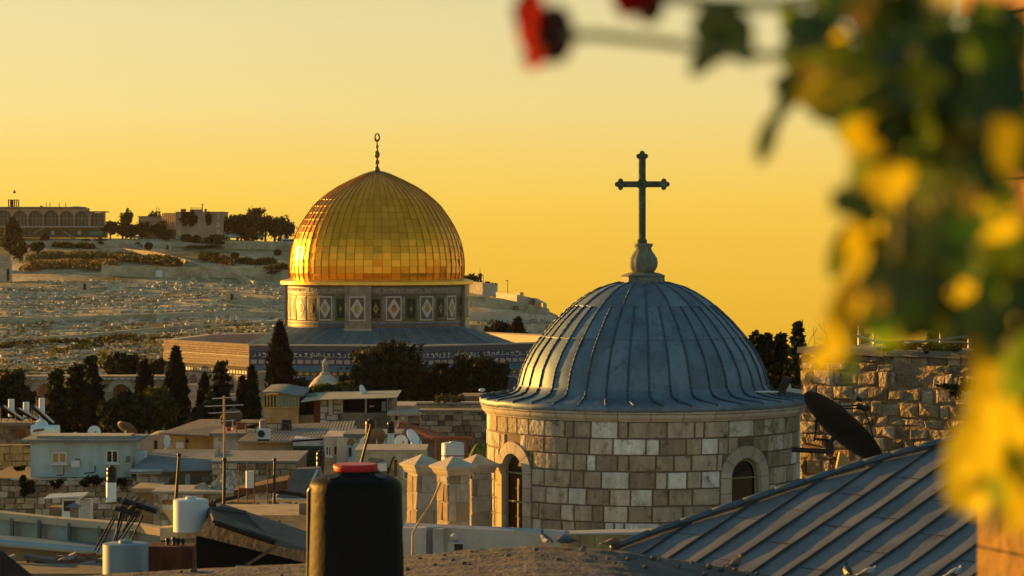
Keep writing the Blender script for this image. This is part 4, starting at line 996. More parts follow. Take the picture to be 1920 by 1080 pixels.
for q in [(601,612,752,760),(601,614,762,773),(601,609,775,785),(601,611,787,801),(616,624,749,778),(626,640,759,768),(626,640,771,775),(613,622,780,787),(611,620,789,801),(622,634,777,787),(622,631,789,801),(633,641,789,801),(626,640,749,757)]:
    h.box('white_sheet', M_plaster_w, q[0], q[1], q[2], q[3], -.06, -.003)
h.box('door', mat('brown_door', (.10,.03,.015), .8), 588, 600, 754, 801, -.08, -.003)
h = House('grey_concrete_house', 'grey concrete house with an open dark loggia under a thin tin canopy', 640, 735, 774, 203, 9, M_conc, zb=GND)
fr = MB()
for x_ in (641, 686, 727): fr.box(h.x(x_)-.06, h.x(x_)+.06, 0, .14, h.z(774), h.z(746))
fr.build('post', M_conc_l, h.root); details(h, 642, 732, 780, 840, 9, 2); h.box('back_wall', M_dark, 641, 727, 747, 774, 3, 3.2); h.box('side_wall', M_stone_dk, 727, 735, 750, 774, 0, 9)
h.box('white_cabinet', M_frame, 714, 722, 755, 773, 1.2, 2.0); h.box('bench', M_frame, 692, 700, 762, 764, .6, 1.1)
c = MB(); c.hexa([(h.x(566),-.9,h.z(753)),(h.x(600),-.9,h.z(749)),(h.x(600),8,h.z(747)),(h.x(566),8,h.z(750))], [(h.x(566),-.9,h.z(751.6)),(h.x(600),-.9,h.z(747.6)),(h.x(600),8,h.z(745.6)),(h.x(566),8,h.z(748.6))])
c.hexa([(h.x(600),-.9,h.z(749)),(h.x(745),-.9,h.z(745)),(h.x(745),8,h.z(744)),(h.x(600),8,h.z(747))], [(h.x(600),-.9,h.z(747.6)),(h.x(745),-.9,h.z(743.4)),(h.x(745),8,h.z(742.4)),(h.x(600),8,h.z(745.6))])
c.build('tin_canopy', mat('tin_canopy', (.30,.30,.20), .6, .3), h.root)
h = House('blue_grey_house', 'pale blue grey block right beside the tin canopy', 727, 772, 760, 214, 6, mat('blue_plaster', (.27,.36,.40), .9), M_conc_l)
wall_block('long pale stone terrace parapet below the dark trees', 745, 915, 757, 222, 1.0, .45, .6, 1.3, m=M_stone_far, cap=M_conc_l, rows_to=4)
h = House('pale_block_house', 'pale blockwork house with a dark doorway behind the red tiled roof', 733, 792, 773, 200, 8, M_conc_l, M_conc_l)
h.hole(766, 786, 794, 812, M_glass, 'doorway'); h.win(741, 747, 780, 787, sill=False, mull=0, frame=M_dark); h.box('recess', M_conc, 765, 788, 776, 793, -.05, -.003); h.win(752, 758, 781, 786, sill=False, mull=0)
wall_block('dark mortared stone wall with small blocks left of the blue domed drum', 788, 925, 772, 190, 2.0, .42, .4, .8, m=mat('dark_blocks', (1,1,1), .95, var=.3, scale=2, bump=.4, ramp_i=[(0,(.05,.045,.035)),(.4,(.16,.145,.10)),(1,(.28,.25,.18))]), cap=M_conc, rows_to=7)
House('stone_cube_house', 'small grey stone cube on top of the long wall beside the blue domed drum', 872, 912, 742, 226, 4, M_conc, M_stone_dk, zb=12.2)
# pyramid tiled roof
k = 180/F; root = thing('tiled_roof_house', (xat(775,180), 180, GND), 'low house with a red brown tiled pyramid roof', 'house'); zz_ = lambda y: zat(y,180)-GND; xx_ = lambda x: (x-775)*k
MB().box(xx_(738), xx_(815), 0, 5, 0, zz_(826)).build('wall', M_conc, root)
mb = MB(); a_ = (xx_(747), 2.6, zz_(798)); C4 = [(xx_(733),-.4,zz_(826)), (xx_(820),-.4,zz_(826)), (xx_(820),5.4,zz_(824)), (xx_(733),5.4,zz_(824))]
for i in range(4):
    p0, p1 = Vector(C4[i]), Vector(C4[(i+1)%4]); ap = Vector(a_); nrow = 12; ncol = 16
    for r_ in range(nrow):
        for c_ in range(ncol):
            f0, f1 = r_/nrow, (r_+1)/nrow; q0, q1 = c_/ncol, (c_+1)/ncol
            A_ = p0.lerp(p1,q0).lerp(ap,f0); B_ = p0.lerp(p1,q1).lerp(ap,f0); C_ = p0.lerp(p1,q1).lerp(ap,f1); D_ = p0.lerp(p1,q0).lerp(ap,f1); up = Vector((0,0,.09 if c_ % 2 else .03))
            mb.add([A_+up, B_+up, C_+up*.3, D_+up*.3], [(0,1,2,3)])
mb.build('roof', M_tile, root)
mb = MB()
for p_ in C4: mb.tube(p_, (a_[0],a_[1],a_[2]+.05), .09, .07)
mb.build('ridge_tiles', M_tile, root)

# --- yellow houses in the middle
h = House('yellow_house', 'yellow plastered house with a thin overhanging flat roof', 317, 400, 814, 184, 9, M_plaster_y); 
h.hole(386-0, 392, 850, 870, M_glass, 'doorway') if False else None
h.box('lit_side_pilaster', M_plaster_y, 317, 348, 816, 905, -.25, 0); h.hole(376, 383, 849, 875, mat('dark_wood_door', (.07,.03,.02), .7, bump=0), 'door'); details(h, 320, 398, 826, 880, 6, 3); h.win(388, 400, 862, 876, mull=0, sill=False, frame=M_stone_dk)
c = MB(); c.hexa([(h.x(300),-.8,h.z(812)),(h.x(360),-.8,h.z(816)),(h.x(470),-.8,h.z(816)),(h.x(470),-.79,h.z(816))], [(h.x(300),-.8,h.z(810)),(h.x(360),-.8,h.z(814)),(h.x(470),-.8,h.z(814)),(h.x(470),-.79,h.z(814))]) if False else None
mb = MB(); mb.hexa([(h.x(300),-.6,h.z(813)),(h.x(400),-.9,h.z(817)),(h.x(478),9.5,h.z(806)),(h.x(345),9.5,h.z(805))], [(h.x(300),-.6,h.z(811)),(h.x(400),-.9,h.z(815)),(h.x(478),9.5,h.z(804)),(h.x(345),9.5,h.z(803))]); mb.build('roof', mat('tan_roof', (.16,.145,.11), .9, var=.2), h.root)
h = House('white_gabled_house', 'white plastered house joined to the right of the yellow one', 400, 456, 812, 183, 9, M_plaster_w, M_roofgrey); details(h, 402, 450, 822, 856, 3, 4); h.win(421, 446, 862, 878, mull=1, frame=M_green, sill=False)
h = House('cream_house', 'cream house under the sagging corrugated roof with a small dark window', 447, 549, 828, 178, 10, M_plaster_c)
details(h, 450, 545, 840, 880, 7, 5); h.win(507, 521, 846, 862, mull=1, frame=M_green, sill=True); h.box('stained_patch', mat('damp_plaster', (.22,.19,.10), .9), 452, 478, 859, 870, -.02, -.002)
mb = MB(); nn = 64
for i in range(nn):
    u0, u1 = i/nn, (i+1)/nn; zf_ = lambda u: h.z(829 - 12*max(0,(u-.45)/.55) - 1.5*math.sin(u*5)); zb_ = lambda u: h.z(818 - 10*u); xf = lambda u: h.x(447 + 212*u); xb = lambda u: h.x(462 + 190*u)
    up = .035 if i % 2 else 0
    mb.hexa([(xf(u0),-1.0,zf_(u0)),(xf(u1),-1.0,zf_(u1)),(xb(u1),8,zb_(u1)),(xb(u0),8,zb_(u0))], [(xf(u0),-1.0,zf_(u0)+.1+up),(xf(u1),-1.0,zf_(u1)+.1+up),(xb(u1),8,zb_(u1)+.1+up),(xb(u0),8,zb_(u0)+.1+up)])
mb.build('corrugated_roof', mat('corrugated_grey', (.23,.21,.16), .8, .1, var=.3, scale=1.2), h.root)
h = House('lattice_front_house', 'white house front closed by a large dark green lattice', 549, 607, 822, 177, 10, M_plaster_w)
h.box('lattice_backing', M_greenp, 549, 607, 836, 890, -.1, -.003)
lt = MB()
for i in range(12): lt.box(h.x(550+i*5)-.03, h.x(550+i*5)+.03, -.14, -.1, h.z(890), h.z(836))
for i in range(8): lt.box(h.x(549), h.x(607), -.17, -.14, h.z(839+i*7)-.03, h.z(839+i*7)+.03)
lt.build('lattice', M_green, h.root)
h = House('tall_pinkish_house', 'narrow pinkish cream house with a white twin window', 607, 652, 818, 175, 10, M_plaster_p); details(h, 608, 650, 824, 880, 6, 6); h.win(610, 622, 836, 855, mull=1); h.hole(627, 631, 838, 852, M_dark, 'vent')
h.box('lean_wall', mat('pinkish_white', (.45,.43,.40), .9, var=.12), 632, 652, 821, 905, -.3, -.003)
h = House('pale_blue_house', 'pale blue plastered wall behind the two black roof tanks', 652, 745, 813, 172, 8, mat('sky_blue_plaster', (.33,.44,.47), .9, var=.15), M_roofgrey)
details(h, 655, 700, 820, 850, 4, 7); h.win(654, 659, 839, 856, mull=0, frame=M_dark, sill=False, glass=M_greenp)
h = House('flat_cream_house', 'flat roofed cream rendered house in front of the satellite dishes', 667, 797, 843, 150, 9, mat('greenish_cream', (.33,.34,.23), .9, var=.2, scale=.9, streak=.3, stain=(.2,.2,.13), stain_s=1.2, stain_t=(.52,.7)), M_conc_l, ov=.06, rt=.1)
h.hole(739, 745, 862, 893, M_glass, 'window'); details(h, 670, 755, 852, 920, 9, 8); h.win(756, 800-4, 860, 900, mull=1, sill=False, glass=mat('greenish_glass', (.12,.14,.09), .3, bump=0))
mb = MB().path([(h.x(740),-.05,h.z(856)), (h.x(736),-.05,h.z(862)), (h.x(728),-.05,h.z(885)), (h.x(724),-.05,h.z(905))], .04); mb.build('cable', M_dark, h.root)

# --- left: white hut on the stone building
h = House('white_hut', 'white plastered rooftop hut with two windows and a flat grey roof', 57, 246, 823, 170, 7, mat('hut_plaster', (.34,.46,.47), .9, var=.2, scale=1.0, streak=.2, stain=(.32,.31,.22), stain_s=.35, stain_t=(.45,.62)), M_roofgrey, yb=904, ov=.5, rt=.16)
details(h, 62, 240, 830, 900, 5, 11); h.win(97, 125, 848, 869, glass=M_glass_w, mull=1); h.win(199, 222, 844, 868, mull=1); h.box('vent_cover', M_conc, 236, 244, 855, 867, -.06, -.003)
mb = MB(); mb.box(h.x(66), h.x(240), .5, 3, h.H, h.H+.15); mb.build('roof_upstand', M_conc_l, h.root)
root, kk, HH = wall_block('weathered stone building wall under the white hut', -30, 256, 896, 169.3, 9, .36, .35, .8, jit=.04, rows_to=7, name='stone_building', m=M_rubblewall)
h = House('stone_terrace_block', 'stone house below the grey felt roof with an open dark recess', 256, 402, 884, 166, 10, M_rubble0 if False else M_stone_far, zb=GND)
face_blocks(h, 886, 960, seed=3); h.box('recess', M_stone_dk, 333, 378, 888, 916, -.12, 0); h.box('curtain', M_plaster_w, 348, 357, 889, 914, -.16, -.12); h.hole(262, 282, 892, 915, M_stone_dk, 'alcove')
h.box('ledge_beam', M_plaster_w, 246, 306, 880, 887, -.5, 0)
mb = MB(); mb.hexa([(h.x(242),-.6,h.z(886)),(h.x(400),-.6,h.z(881)),(h.x(372),10,h.z(868)),(h.x(250),10,h.z(868))], [(h.x(242),-.6,h.z(884)),(h.x(400),-.6,h.z(879)),(h.x(372),10,h.z(866)),(h.x(250),10,h.z(866))]); mb.build('felt_roof', M_roofgrey, h.root)
h = House('stone_end_house', 'stone house wall behind the rubble heap and metal frame', 398, 556, 868, 163, 8, None)
mb = blocks(2*h.w, h.H - 8, .34, .35, .75, .03, .10, .03); mb.v = [(a - h.w, b, c + 8) for a, b, c in mb.v]; mb.build('stones', M_rubblewall, h.root); MB().box(-h.w, h.w, 0, 8, 0, h.H).build('wall', M_mortar, h.root)
MB().box(-h.w-.1, h.w+.1, -.15, 8, h.H, h.H+.12).build('roof', M_roofgrey, h.root)
h = House('stone_terrace', 'lower stone terrace carrying the rubble heap', 288, 500, 921, 158, 6, M_stone_far, M_conc_l, ov=.1, rt=.12)
face_blocks(h, 925, 1000, seed=4, m=M_rubblewall); h.hole(327, 331, 934, 941, M_greenp, 'weed_hole'); h.hole(342, 346, 950, 957, M_greenp, 'drain_hole')
House('stone_corner_block', 'dim stone corner block right of the stone building under the hut', 256, 290, 915, 161, 5, M_stone_dk, M_stone_far)
# rubble heap
def heap(label, x0, x1, yt, yb, Y, m=None):
    k = Y/F; w = (x1-x0)*k/2; H = (yb-yt)*k; root = thing('rubble_heap', (xat((x0+x1)/2,Y), Y, zat(yb,Y)), label, 'rubble heap'); mb = MB(); n = 28; nr = 9; vs = []; fs = []
    for i in range(nr+1):
        for j in range(n):
            a = 2*math.pi*j/n; q = i/nr; r = w*q*(1+.1*math.sin(a*3)); z = H*(1-q**1.5) + rnd.uniform(-.06,.06)*H; vs.append((r*math.cos(a), r*.8*math.sin(a), z if i < nr else -.05))
    for i in range(nr):
        for j in range(n): fs.append((i*n+j, i*n+(j+1)%n, (i+1)*n+(j+1)%n, (i+1)*n+j))
    mb.add(vs, fs); mb.build('gravel', m or M_gravel, root)
    st = MB()
    for i in range(260):
        a = rnd.uniform(0, 2*math.pi); q = rnd.random()**.6; r = w*q; s_ = rnd.uniform(.04,.14); x, y, z = r*math.cos(a), r*.8*math.sin(a), H*(1-q**1.5)+.02
        st.hexa([(x-s_,y-s_,z-s_),(x+s_*rnd.uniform(.5,1),y-s_,z-s_),(x+s_,y+s_,z-s_),(x-s_,y+s_,z-s_)], [(x-s_*.6,y-s_*.5,z+s_*.7),(x+s_*.6,y-s_*.7,z+s_*rnd.uniform(.3,.8)),(x+s_*.5,y+s_*.6,z+s_*.6),(x-s_*.7,y+s_*.5,z+s_*.5)])
    o_ = st.build('stones', M_grave, root); o_['kind'] = 'stuff'
M_gravel = mat('gravel', (.30,.28,.23), .95, var=.35, scale=5, bump=.8, bscale=8)
heap('large cone of pale rubble beside the dark pole', 390, 468, 884, 922, 160); heap('small low heap of rubble left of the large one', 362, 396, 908, 921, 159.5)
# curved old wall and debris in front
root, kk, HH = wall_block('crumbling pale stone wall behind the horizontal pipes', 394, 592, 941, 128, 1.4, .33, .3, .7, jit=.06, rows_to=6, m=mat('pale_ruin', (1,1,1), .93, var=.3, scale=3, bump=.8, bscale=7, ramp_i=[(0,(.14,.11,.07)),(.5,(.34,.30,.22)),(1,(.58,.56,.48))], bdist=.08))
mb = MB(); pts = [Vector(((x-394)*kk, -.15, HH + dz)) for x, dz in ((396,-.9),(398,-.2),(405,.05),(440,.2),(470,.45),(500,.5),(560,.35),(590,.1))]; mb.path(pts, .09); mb.build('bent_pipe', M_dark, root)
MB().hexa([((440-394)*kk,-.4,HH+.3),((540-394)*kk,-.4,HH+.55),((540-394)*kk,1.2,HH+.6),((440-394)*kk,1.2,HH+.4)], [((440-394)*kk,-.4,HH+.55),((540-394)*kk,-.4,HH+1.0),((540-394)*kk,1.2,HH+1.1),((440-394)*kk,1.2,HH+.6)]).build('rusty_beam', mat('dark_brown_board', (.08,.045,.025), .9), root)
pp = MB(); pp.path([P(385,966,118), P(480,967,118), P(585,964,118)], .06); pp.path([P(400,973,118), P(500,972,118), P(590,970,118)], .05); o = pp.build('pipe_run', M_rust); tag(o, 'two long thin pipes running along the crumbling wall', 'pipes')
h = House('beige_wall_house', 'plain beige rendered wall below the crumbling stone wall', 396, 640, 966, 96, 4, mat('beige_render', (.40,.32,.18), .9, var=.2, scale=1.2, streak=.5, stain=(.22,.18,.09), stain_s=1.4), None)
details(h, 400, 630, 975, 1015, 9, 9); h.box('top_board', M_conc, 560, 590, 945, 966, .2, .6)
o = MB(); o.hexa([P(470,1012,86), P(640,1012,80), P(640,1020,78), P(470,1014,84)], [P(500,1008,86)+Vector((0,1.5,0)), P(640,1003,80)+Vector((0,1.5,0)), P(640,1004,78)+Vector((0,1.5,0)), P(500,1008,84)+Vector((0,1.5,0))])
# grey tarpaulin tent
k = 140/F; root = thing('tarpaulin_tent', P(560,945,140), 'dark grey tarpaulin tent with pale blue edges', 'tent'); X_ = lambda x: (x-560)*k; Z_ = lambda y: (945-y)*k
mb = MB(); mb.hexa([(X_(522),-1.5,Z_(928)),(X_(600),-1.5,Z_(930)),(X_(612),1.5,Z_(926)),(X_(530),1.5,Z_(924))], [(X_(556),-.3,Z_(879)),(X_(600),-.3,Z_(877)),(X_(600),.5,Z_(876)),(X_(556),.5,Z_(878))]); mb.build('canvas', mat('grey_tarpaulin', (.10,.095,.085), .6, var=.25, scale=2, bump=.5, bscale=2.5, bdist=.1), root)
mb = MB(); mb.path([(X_(578),-1.2,Z_(928)), (X_(585),-.9,Z_(905)), (X_(596),-.4,Z_(880))], .07); mb.box(X_(515), X_(606), -1.9, 1.6, Z_(934), Z_(929)); mb.build('tarpaulin_edge', mat('pale_blue_sheet', (.30,.40,.45), .6, bump=.3), root)
MB().box(X_(520), X_(606), -1.4, 1.4, GND-root.location.z, Z_(934)).build('base_wall', M_stone_far, root)

# roof clutter, left group
h = House('old_stone_house', 'old stone house at the left edge under the solar heaters', -20, 57, 792, 192, 8, M_stone_far, M_conc)
face_blocks(h, 794, 836, seed=6, m=mat('brown_facing', (1,1,1), .95, var=.3, scale=2, bump=.4, ramp_i=[(0,(.10,.08,.05)),(1,(.24,.20,.12))])); h.box('shutter', M_rust, 30, 46, 806, 820, -.12, 0)
wall_block('ochre sunlit garden wall at the left edge', -20, 60, 834, 180, 1.0, .5, .6, 1.2, m=mat('ochre_blocks', (.40,.28,.12), .9, var=.3, scale=2, stain=(.12,.12,.05), stain_s=.6), rows_to=3)
def solar(label, x, y, Y, w, hgt):
    root = thing('solar_water_heater', P(x, y, Y), label, 'solar heater', 'solar water heaters on the left roof'); k = Y/F
    a = [(0,-.5,.1),(w,-.5,.1),(w,-.45,.1),(0,-.45,.1)]
    MB().hexa([(-w*.1,-.5,hgt*.95),(w*.2,-.5,hgt),(w*1.3,.6,.12),(w*1.0,.6,.05)], [(-w*.1,-.4,hgt),(w*.2,-.4,hgt*1.05),(w*1.3,.7,.2),(w*1.0,.7,.13)]).build('collector', M_black, root)
    MB().hexa([(w*.17,-.52,hgt*.97),(w*.24,-.52,hgt*.97),(w*1.34,.58,.1),(w*1.27,.58,.1)], [(w*.17,-.38,hgt*1.06),(w*.24,-.38,hgt*1.06),(w*1.34,.72,.22),(w*1.27,.72,.22)]).build('collector_edge', M_metal, root)
    MB().tube((w*.45,.9,hgt*.3), (w*.45,.9,hgt*1.35), w*.2, w*.2, 20).build('tank', M_dishw, root)
    mb = MB(); mb.tube((0,-.4,0), (0,-.4,hgt), .03); mb.tube((w*.8,.8,0), (w*.45,.9,hgt*.3), .03); mb.tube((w*.1,.9,0), (w*.45,.9,hgt*.3), .03); mb.build('stand', M_dark, root)
solar('solar water heater with tilted black collector at the far left', 4, 792, 190, 1.0, 1.1)
solar('solar water heater just right of the leftmost one', 32, 792, 189, 1.0, .95)
solar('solar water heater standing over the white propped disc', 62, 798, 188, .95, 1.3)
root = thing('white_boiler', P(85, 818, 176), 'white horizontal boiler drum lying on the roof edge of the hut', 'boiler'); MB().tube((-.85,0,.35), (.85,0,.35), .34, .34, 24).build('drum', M_dishw, root)
MB().tube((-.3,.2,.55), (-.3,.45,.6), .42, .42, 24).build('round_cover', M_dishw, root); MB().tube((-.9,-.2,.3),(.0,-.45,.45), .10, .05).build('pipe', M_rust, root); MB().box(-.8,.8,-.2,.2,-.05,.04).build('base', M_conc, root)
dish('small pale disc standing behind the roof of the hut', 141, 818, 178, .5, (.2,-1), 20, mast=.6)
dish('round white satellite dish on the hut roof', 176, 811, 175, .82, (.45,-1), 12, mast=.7)
dish('large rusty brown satellite dish seen nearly edge on above the hut roof', 236, 808, 178, 1.35, (.5,.75), 48, M_dishd, mast=1.0)
dish('satellite dish on a bracket at the end of the yellow house', 311, 829, 182, .85, (.9,-.4), 10, mast=.9)
root = thing('vaulted_shed', P(292, 840, 190), 'low arched shed wall left of the yellow house', 'shed'); mb = MB(); n=14; rr_=32*190/F
for i in range(n): t0=math.pi*i/n; t1=math.pi*(i+1)/n; mb.hexa([(rr_*math.cos(t0),0,-4),(rr_*math.cos(t1),0,-4),(rr_*math.cos(t1),4,-4),(rr_*math.cos(t0),4,-4)], [(rr_*math.cos(t0),0,rr_*.8*math.sin(t0)),(rr_*math.cos(t1),0,rr_*.8*math.sin(t1)),(rr_*math.cos(t1),4,rr_*.8*math.sin(t1)),(rr_*math.cos(t0),4,rr_*.8*math.sin(t0))])
mb.build('vault', M_conc_l, root); MB().box(-.1,.1,-.05,-.003,-.6,.5).build('slit_window', M_dark, root)
root = thing('white_sheet_box', P(261, 880, 172), 'white sheet covered box beside the hut', 'box'); MB().hexa([(-.45,-.4,0),(.45,-.4,0),(.45,.4,0),(-.45,.4,0)], [(-.42,-.38,1.1),(.40,-.38,1.0),(.40,.38,1.1),(-.42,.38,1.2)]).build('box_body', M_dishw, root); MB().box(-.5,.5,-.45,.45,-.15,-.003).build('base', M_conc, root)
# middle roof clutter
dish('large brownish dish tilted above the yellow house roof', 436, 788, 186, 1.5, (-.45,.9), 35, M_dishd, mast=1.1)
dish('small white dish with a long arm above the tin canopy', 677, 735, 208, 1.0, (.95,-.35), 18, mast=.8)
dish('big dark dish leaning beside the black tank stand', 706, 826, 160, 1.35, (-.55,.8), 25, M_dishd, mast=.9)
dish('upright oval white dish on the flat cream house', 751, 829, 156, .78, (.5,-1), 8, mast=.55)
dish('tilted pale blue dish right of the oval one', 772, 826, 157, 1.25, (.92,-.42), 32, mast=.8)
dish('pale dish standing behind the big dark leaning one', 690, 832, 162, .9, (-.3,-1), 15, mast=.7)
water_tank('black roof tank on lattice stand before the grey house, left one of two', 685, 705, 786, 815, 168, M_black, group='black roof tanks')
MB()
water_tank('black roof tank on a pale column, right one of two', 726, 740, 789, 812, 167, M_black, group='black roof tanks')
water_tank('black tank standing against the green lattice with a lit left edge', 593, 610, 844, 876, 150, M_black, group='black roof tanks')
water_tank('tall black tank on a white drum in front of the hut', 200, 219, 873, 904, 120, M_black, group='black roof tanks')
water_tank('white drum carrying the tall black tank in front of the hut', 199, 218, 904, 940, 120, M_dishw, sh='drum', name='white_drum')
water_tank('grey blue roof barrel beside the air conditioner', 486, 499, 789, 804, 180, mat('grey_blue_barrel', (.16,.20,.24), .5, bump=0), sh='drum', name='roof_barrel')
for lb, x0, x1, y0, y1, Y, m in (('pale column under the right black roof tank', 727, 739, 812, 838, 167.3, M_dishw),):
    w_ = (x1-x0)/2*Y/F; root = thing('tank_column', P((x0+x1)/2, y1, Y), lb, 'column'); hh_ = (y1-y0)*Y/F; MB().box(-w_, w_, -w_, w_, -2, hh_-.02).build('shaft', m, root); MB().box(-w_*.2, w_*.05, -w_-.03, -w_, .1, hh_-.2).build('pipe', M_metal, root)
k=168/F; root = thing('tank_stand', P(695, 843, 168), 'lattice steel stand under the left black roof tank', 'stand'); mb = MB()
for a in (-1,1):
    for b in (-1,1): mb.tube((a*.33,b*.33,0), (a*.3,b*.3,27*k), .03)
for i in range(4):
    for b in (-1,1): mb.tube((-.33,b*.33,i*6.5*k), (.33,b*.33,(i+1)*6.5*k), .018)
mb.build('frame', M_dark, root)
root = thing('air_conditioner', P(494, 823, 176), 'white air conditioner unit with round fan grille on the roof', 'air conditioner'); MB().box(-.42,.42,-.16,.16,0,.62).build('case', M_white, root); MB().tube((-.12,-.17,.32),(-.12,-.2,.32),.22,.22,20).build('fan_grille', M_dark, root); MB().box(-.35,.35,-.14,.14,-.12,-.003).build('feet', M_dark, root)
root = thing('roof_railing', P(470, 811, 182), 'thin rusty railing and old junk frame on the yellow house roof', 'railing'); k=182/F; mb = MB()
for x in (444,462,480,500,520,543): mb.tube(((x-470)*k,0,0), ((x-470)*k,0,17*k), .03)
mb.tube(((444-470)*k,0,17*k), ((548-470)*k,0,17*k), .03); mb.tube(((444-470)*k,0,8*k), ((548-470)*k,0,8*k), .02); mb.build('rails', M_rust, root)
for lb, x, y, w_, h_, m in (('small pale carton on the roof behind the railing', 517, 805, .35, .32, M_plaster_p), ('brown crate on the roof at the left end of the railing', 451, 805, .3, .42, M_rust), ('dark bundle of junk on the roof at the right end of the railing', 538, 804, .3, .55, M_dark), ('small red pot on the yellow house roof', 430, 808, .12, .2, M_red)):
    root = thing('roof_box', P(x, y, 183), lb, 'box'); MB().hexa([(-w_,-.3,0),(w_,-.3,0),(w_,.3,0),(-w_,.3,0)], [(-w_*.95,-.28,h_),(w_*.93,-.28,h_*.95),(w_*.93,.28,h_),(-w_*.95,.28,h_)]).build('box_body', m, root); MB().box(-w_*.97,w_*.95,-.3,.3,h_+.002,h_+.04).build('lid', m, root)
# poles
def pole(label, x0, y0, x1, y1, Y, r=.045, m=None, cross=None, two=None):
    root = thing('pole', P(x0, y0, Y), label, 'pole'); k = Y/F; e = Vector(((x1-x0)*k, 0, (y0-y1)*k))
    MB().tube((0,0,0), e, r, r*.85).build('shaft', m or M_dark, root)
    MB().ball(tuple(e), r*1.3, 6).build('cap', m or M_dark, root)
    if cross:
        mb = MB()
        for dz, ln in cross: mb.tube((e.x-ln, 0, e.z-dz), (e.x+ln, .15, e.z-dz+.05), .02)
        mb.build('antenna_bars', M_metal, root)
pole('thick dark pole standing left of the rubble heap', 330, 940, 336, 853, 112, .065); pole('dark lower half of the tall pole in front of the rubble heap', 420, 960, 421, 862, 112, .07)
pole('pale tall aerial pole rising above the yellow house', 421, 862, 420, 745, 112.3, .05, mat('pale_wood', (.35,.24,.11), .8), cross=((.05,.45),(.35,.75),(.62,.6),(.95,.4)))
pole('dark pole right of the thin metal frame', 514, 968, 515, 862, 112, .06)
pole('leaning dark rod rising behind the red tank lid', 677, 868, 696, 798, 60, .03); pole('thin wire aerial in front of the pale block house', 748, 800, 747, 765, 170, .03)
root = thing('metal_frame_rack', P(463, 936, 112.5), 'thin rusty frame with a white boiler hanging in it', 'frame'); k=112/F; mb = MB()
for x in (447,463,477,503-2): mb.tube(((x-463)*k,0,-.2), ((x-463)*k+.02,0,66*k if x != 463 else 72*k), .02)
mb.tube((-16*k,0,62*k),(38*k,0,62*k),.015); mb.tube((-16*k,0,20*k),(38*k,0,20*k),.02); mb.build('frame', M_rust, root); MB().tube((5*k,.1,21*k),(5*k,.1,53*k),.16,.16,18).build('boiler', M_white, root)
# plants on walls
def shrub(label, x, y, Y, w, hgt, m=None, n=500, leaf=.10, name='shrub'):
    root = thing(name, P(x, y, Y), label, 'shrub'); quads_mesh('foliage', clump_pts([(0,0,hgt*.5,w*.5,w*.35,hgt*.5)], n, 12), leaf, m or M_leaf_d, root); MB().tube((0,.2,-.1),(0,0,hgt*.5),.02).build('stem', M_bark, root)
shrub('dark caper bush growing out of the stone wall below the hut left corner', 48, 925, 168.3, 1.0, 1.0, n=900, leaf=.16)
for i, (x, y, w_, hh_, lb) in enumerate([(105,915,.7,.5,'small weed tuft right of the dark caper bush'), (160,912,.7,.55,'weed tuft growing under the middle of the hut'), (180,910,.7,.6,'taller weed tuft under the hut near the black tank'), (225,915,.7,.6,'weed right of the tall black tank'), (38,882,.6,.4,'small dark weed at the left foot of the hut')]): shrub(lb, x, y, 168.6, w_, hh_, n=300, leaf=.12)
shrub('yellow green climbing plant on the pergola above the balcony house', 612, 748, 212, 3.6, 1.0, M_leaf_y, 1500, .2)
shrub('bushy yellow green plant at the right end of the pergola', 642, 748, 213, 2.2, 1.3, M_leaf_y, 1200, .2)
root = thing('pergola', P(610, 750, 212.5), 'thin wooden pergola behind the tin canopy', 'pergola'); k = 212/F; mb = MB()
for x in (585,598,612,632): mb.tube(((x-610)*k,0,-1.5), ((x-610)*k,0,15*k), .05)
mb.tube((-40*k,0,13*k),(38*k,0,15*k),.05); mb.build('posts', mat('ochre_wood', (.40,.30,.10), .8), root)
for i, (x, lb) in enumerate([(822,'dry tuft on the long terrace parapet, leftmost'), (838,'dry tuft on the long terrace parapet, middle'), (858,'dry tuft on the long terrace parapet, near the stone cube')]): shrub(lb, x, 758, 222, 1.0, .7, mat('dry_tuft', (.16,.11,.04), .9, bump=0, island=.4), 260, .16)
# palm leaves by the drum
root = thing('palm_plant', P(905, 892, 88), 'green palm fronds hanging beside the left edge of the drum', 'palm'); mb = MB()
MB().tube((0,0,-1),(0,0,.7),.08).build('trunk', M_bark, root); pts = []
for i in range(46):
    a = rnd.uniform(0, 2*math.pi); ln = rnd.uniform(.5,1.15); base = Vector((0,0,.9)); prev = base
    for s_ in range(7):
        t = (s_+1)/7; q = base + Vector((math.cos(a)*ln*t*.6, math.sin(a)*ln*t*.6, ln*(t*.7 - t*t*1.5))) ; wd = .05*(1-t)+.012; sd = Vector((-math.sin(a), math.cos(a), 0))*wd
        mb.quad(prev-sd, prev+sd, q+sd*.8, q-sd*.8); prev = q
mb.build('fronds', M_palm, root)
# rusty frame with white tank
k = 92/F; root = thing('rusty_frame_stand', P(848, 890, 92), 'rusty steel frame standing around a white tank', 'frame'); X_ = lambda x: (x-848)*k; Z_ = lambda y: (890-y)*k; mb = MB()
for x, y in ((814,-.5),(822,-.9),(876,-.9),(884,-.3)): mb.box(X_(x)-.03, X_(x)+.03, y-.03, y+.03, -1, Z_(818))
mb.box(X_(812), X_(886), -.95, -.85, Z_(821), Z_(817)); mb.box(X_(812), X_(886), -.35, -.25, Z_(820), Z_(817)); mb.box(X_(812), X_(816), -.85, -.35, Z_(820.5), Z_(817.5)); mb.box(X_(880), X_(884), -.85, -.35, Z_(820.5), Z_(817.5)); mb.box(X_(822), X_(876), -.92, -.86, Z_(852), Z_(850)); mb.box(X_(879), X_(884), -.4, -.3, Z_(817), Z_(811)); mb.build('frame', M_rust, root)
water_tank('white cylindrical tank inside the rusty frame', 828, 870, 830, 882, 91.8, M_white, sh='drum')
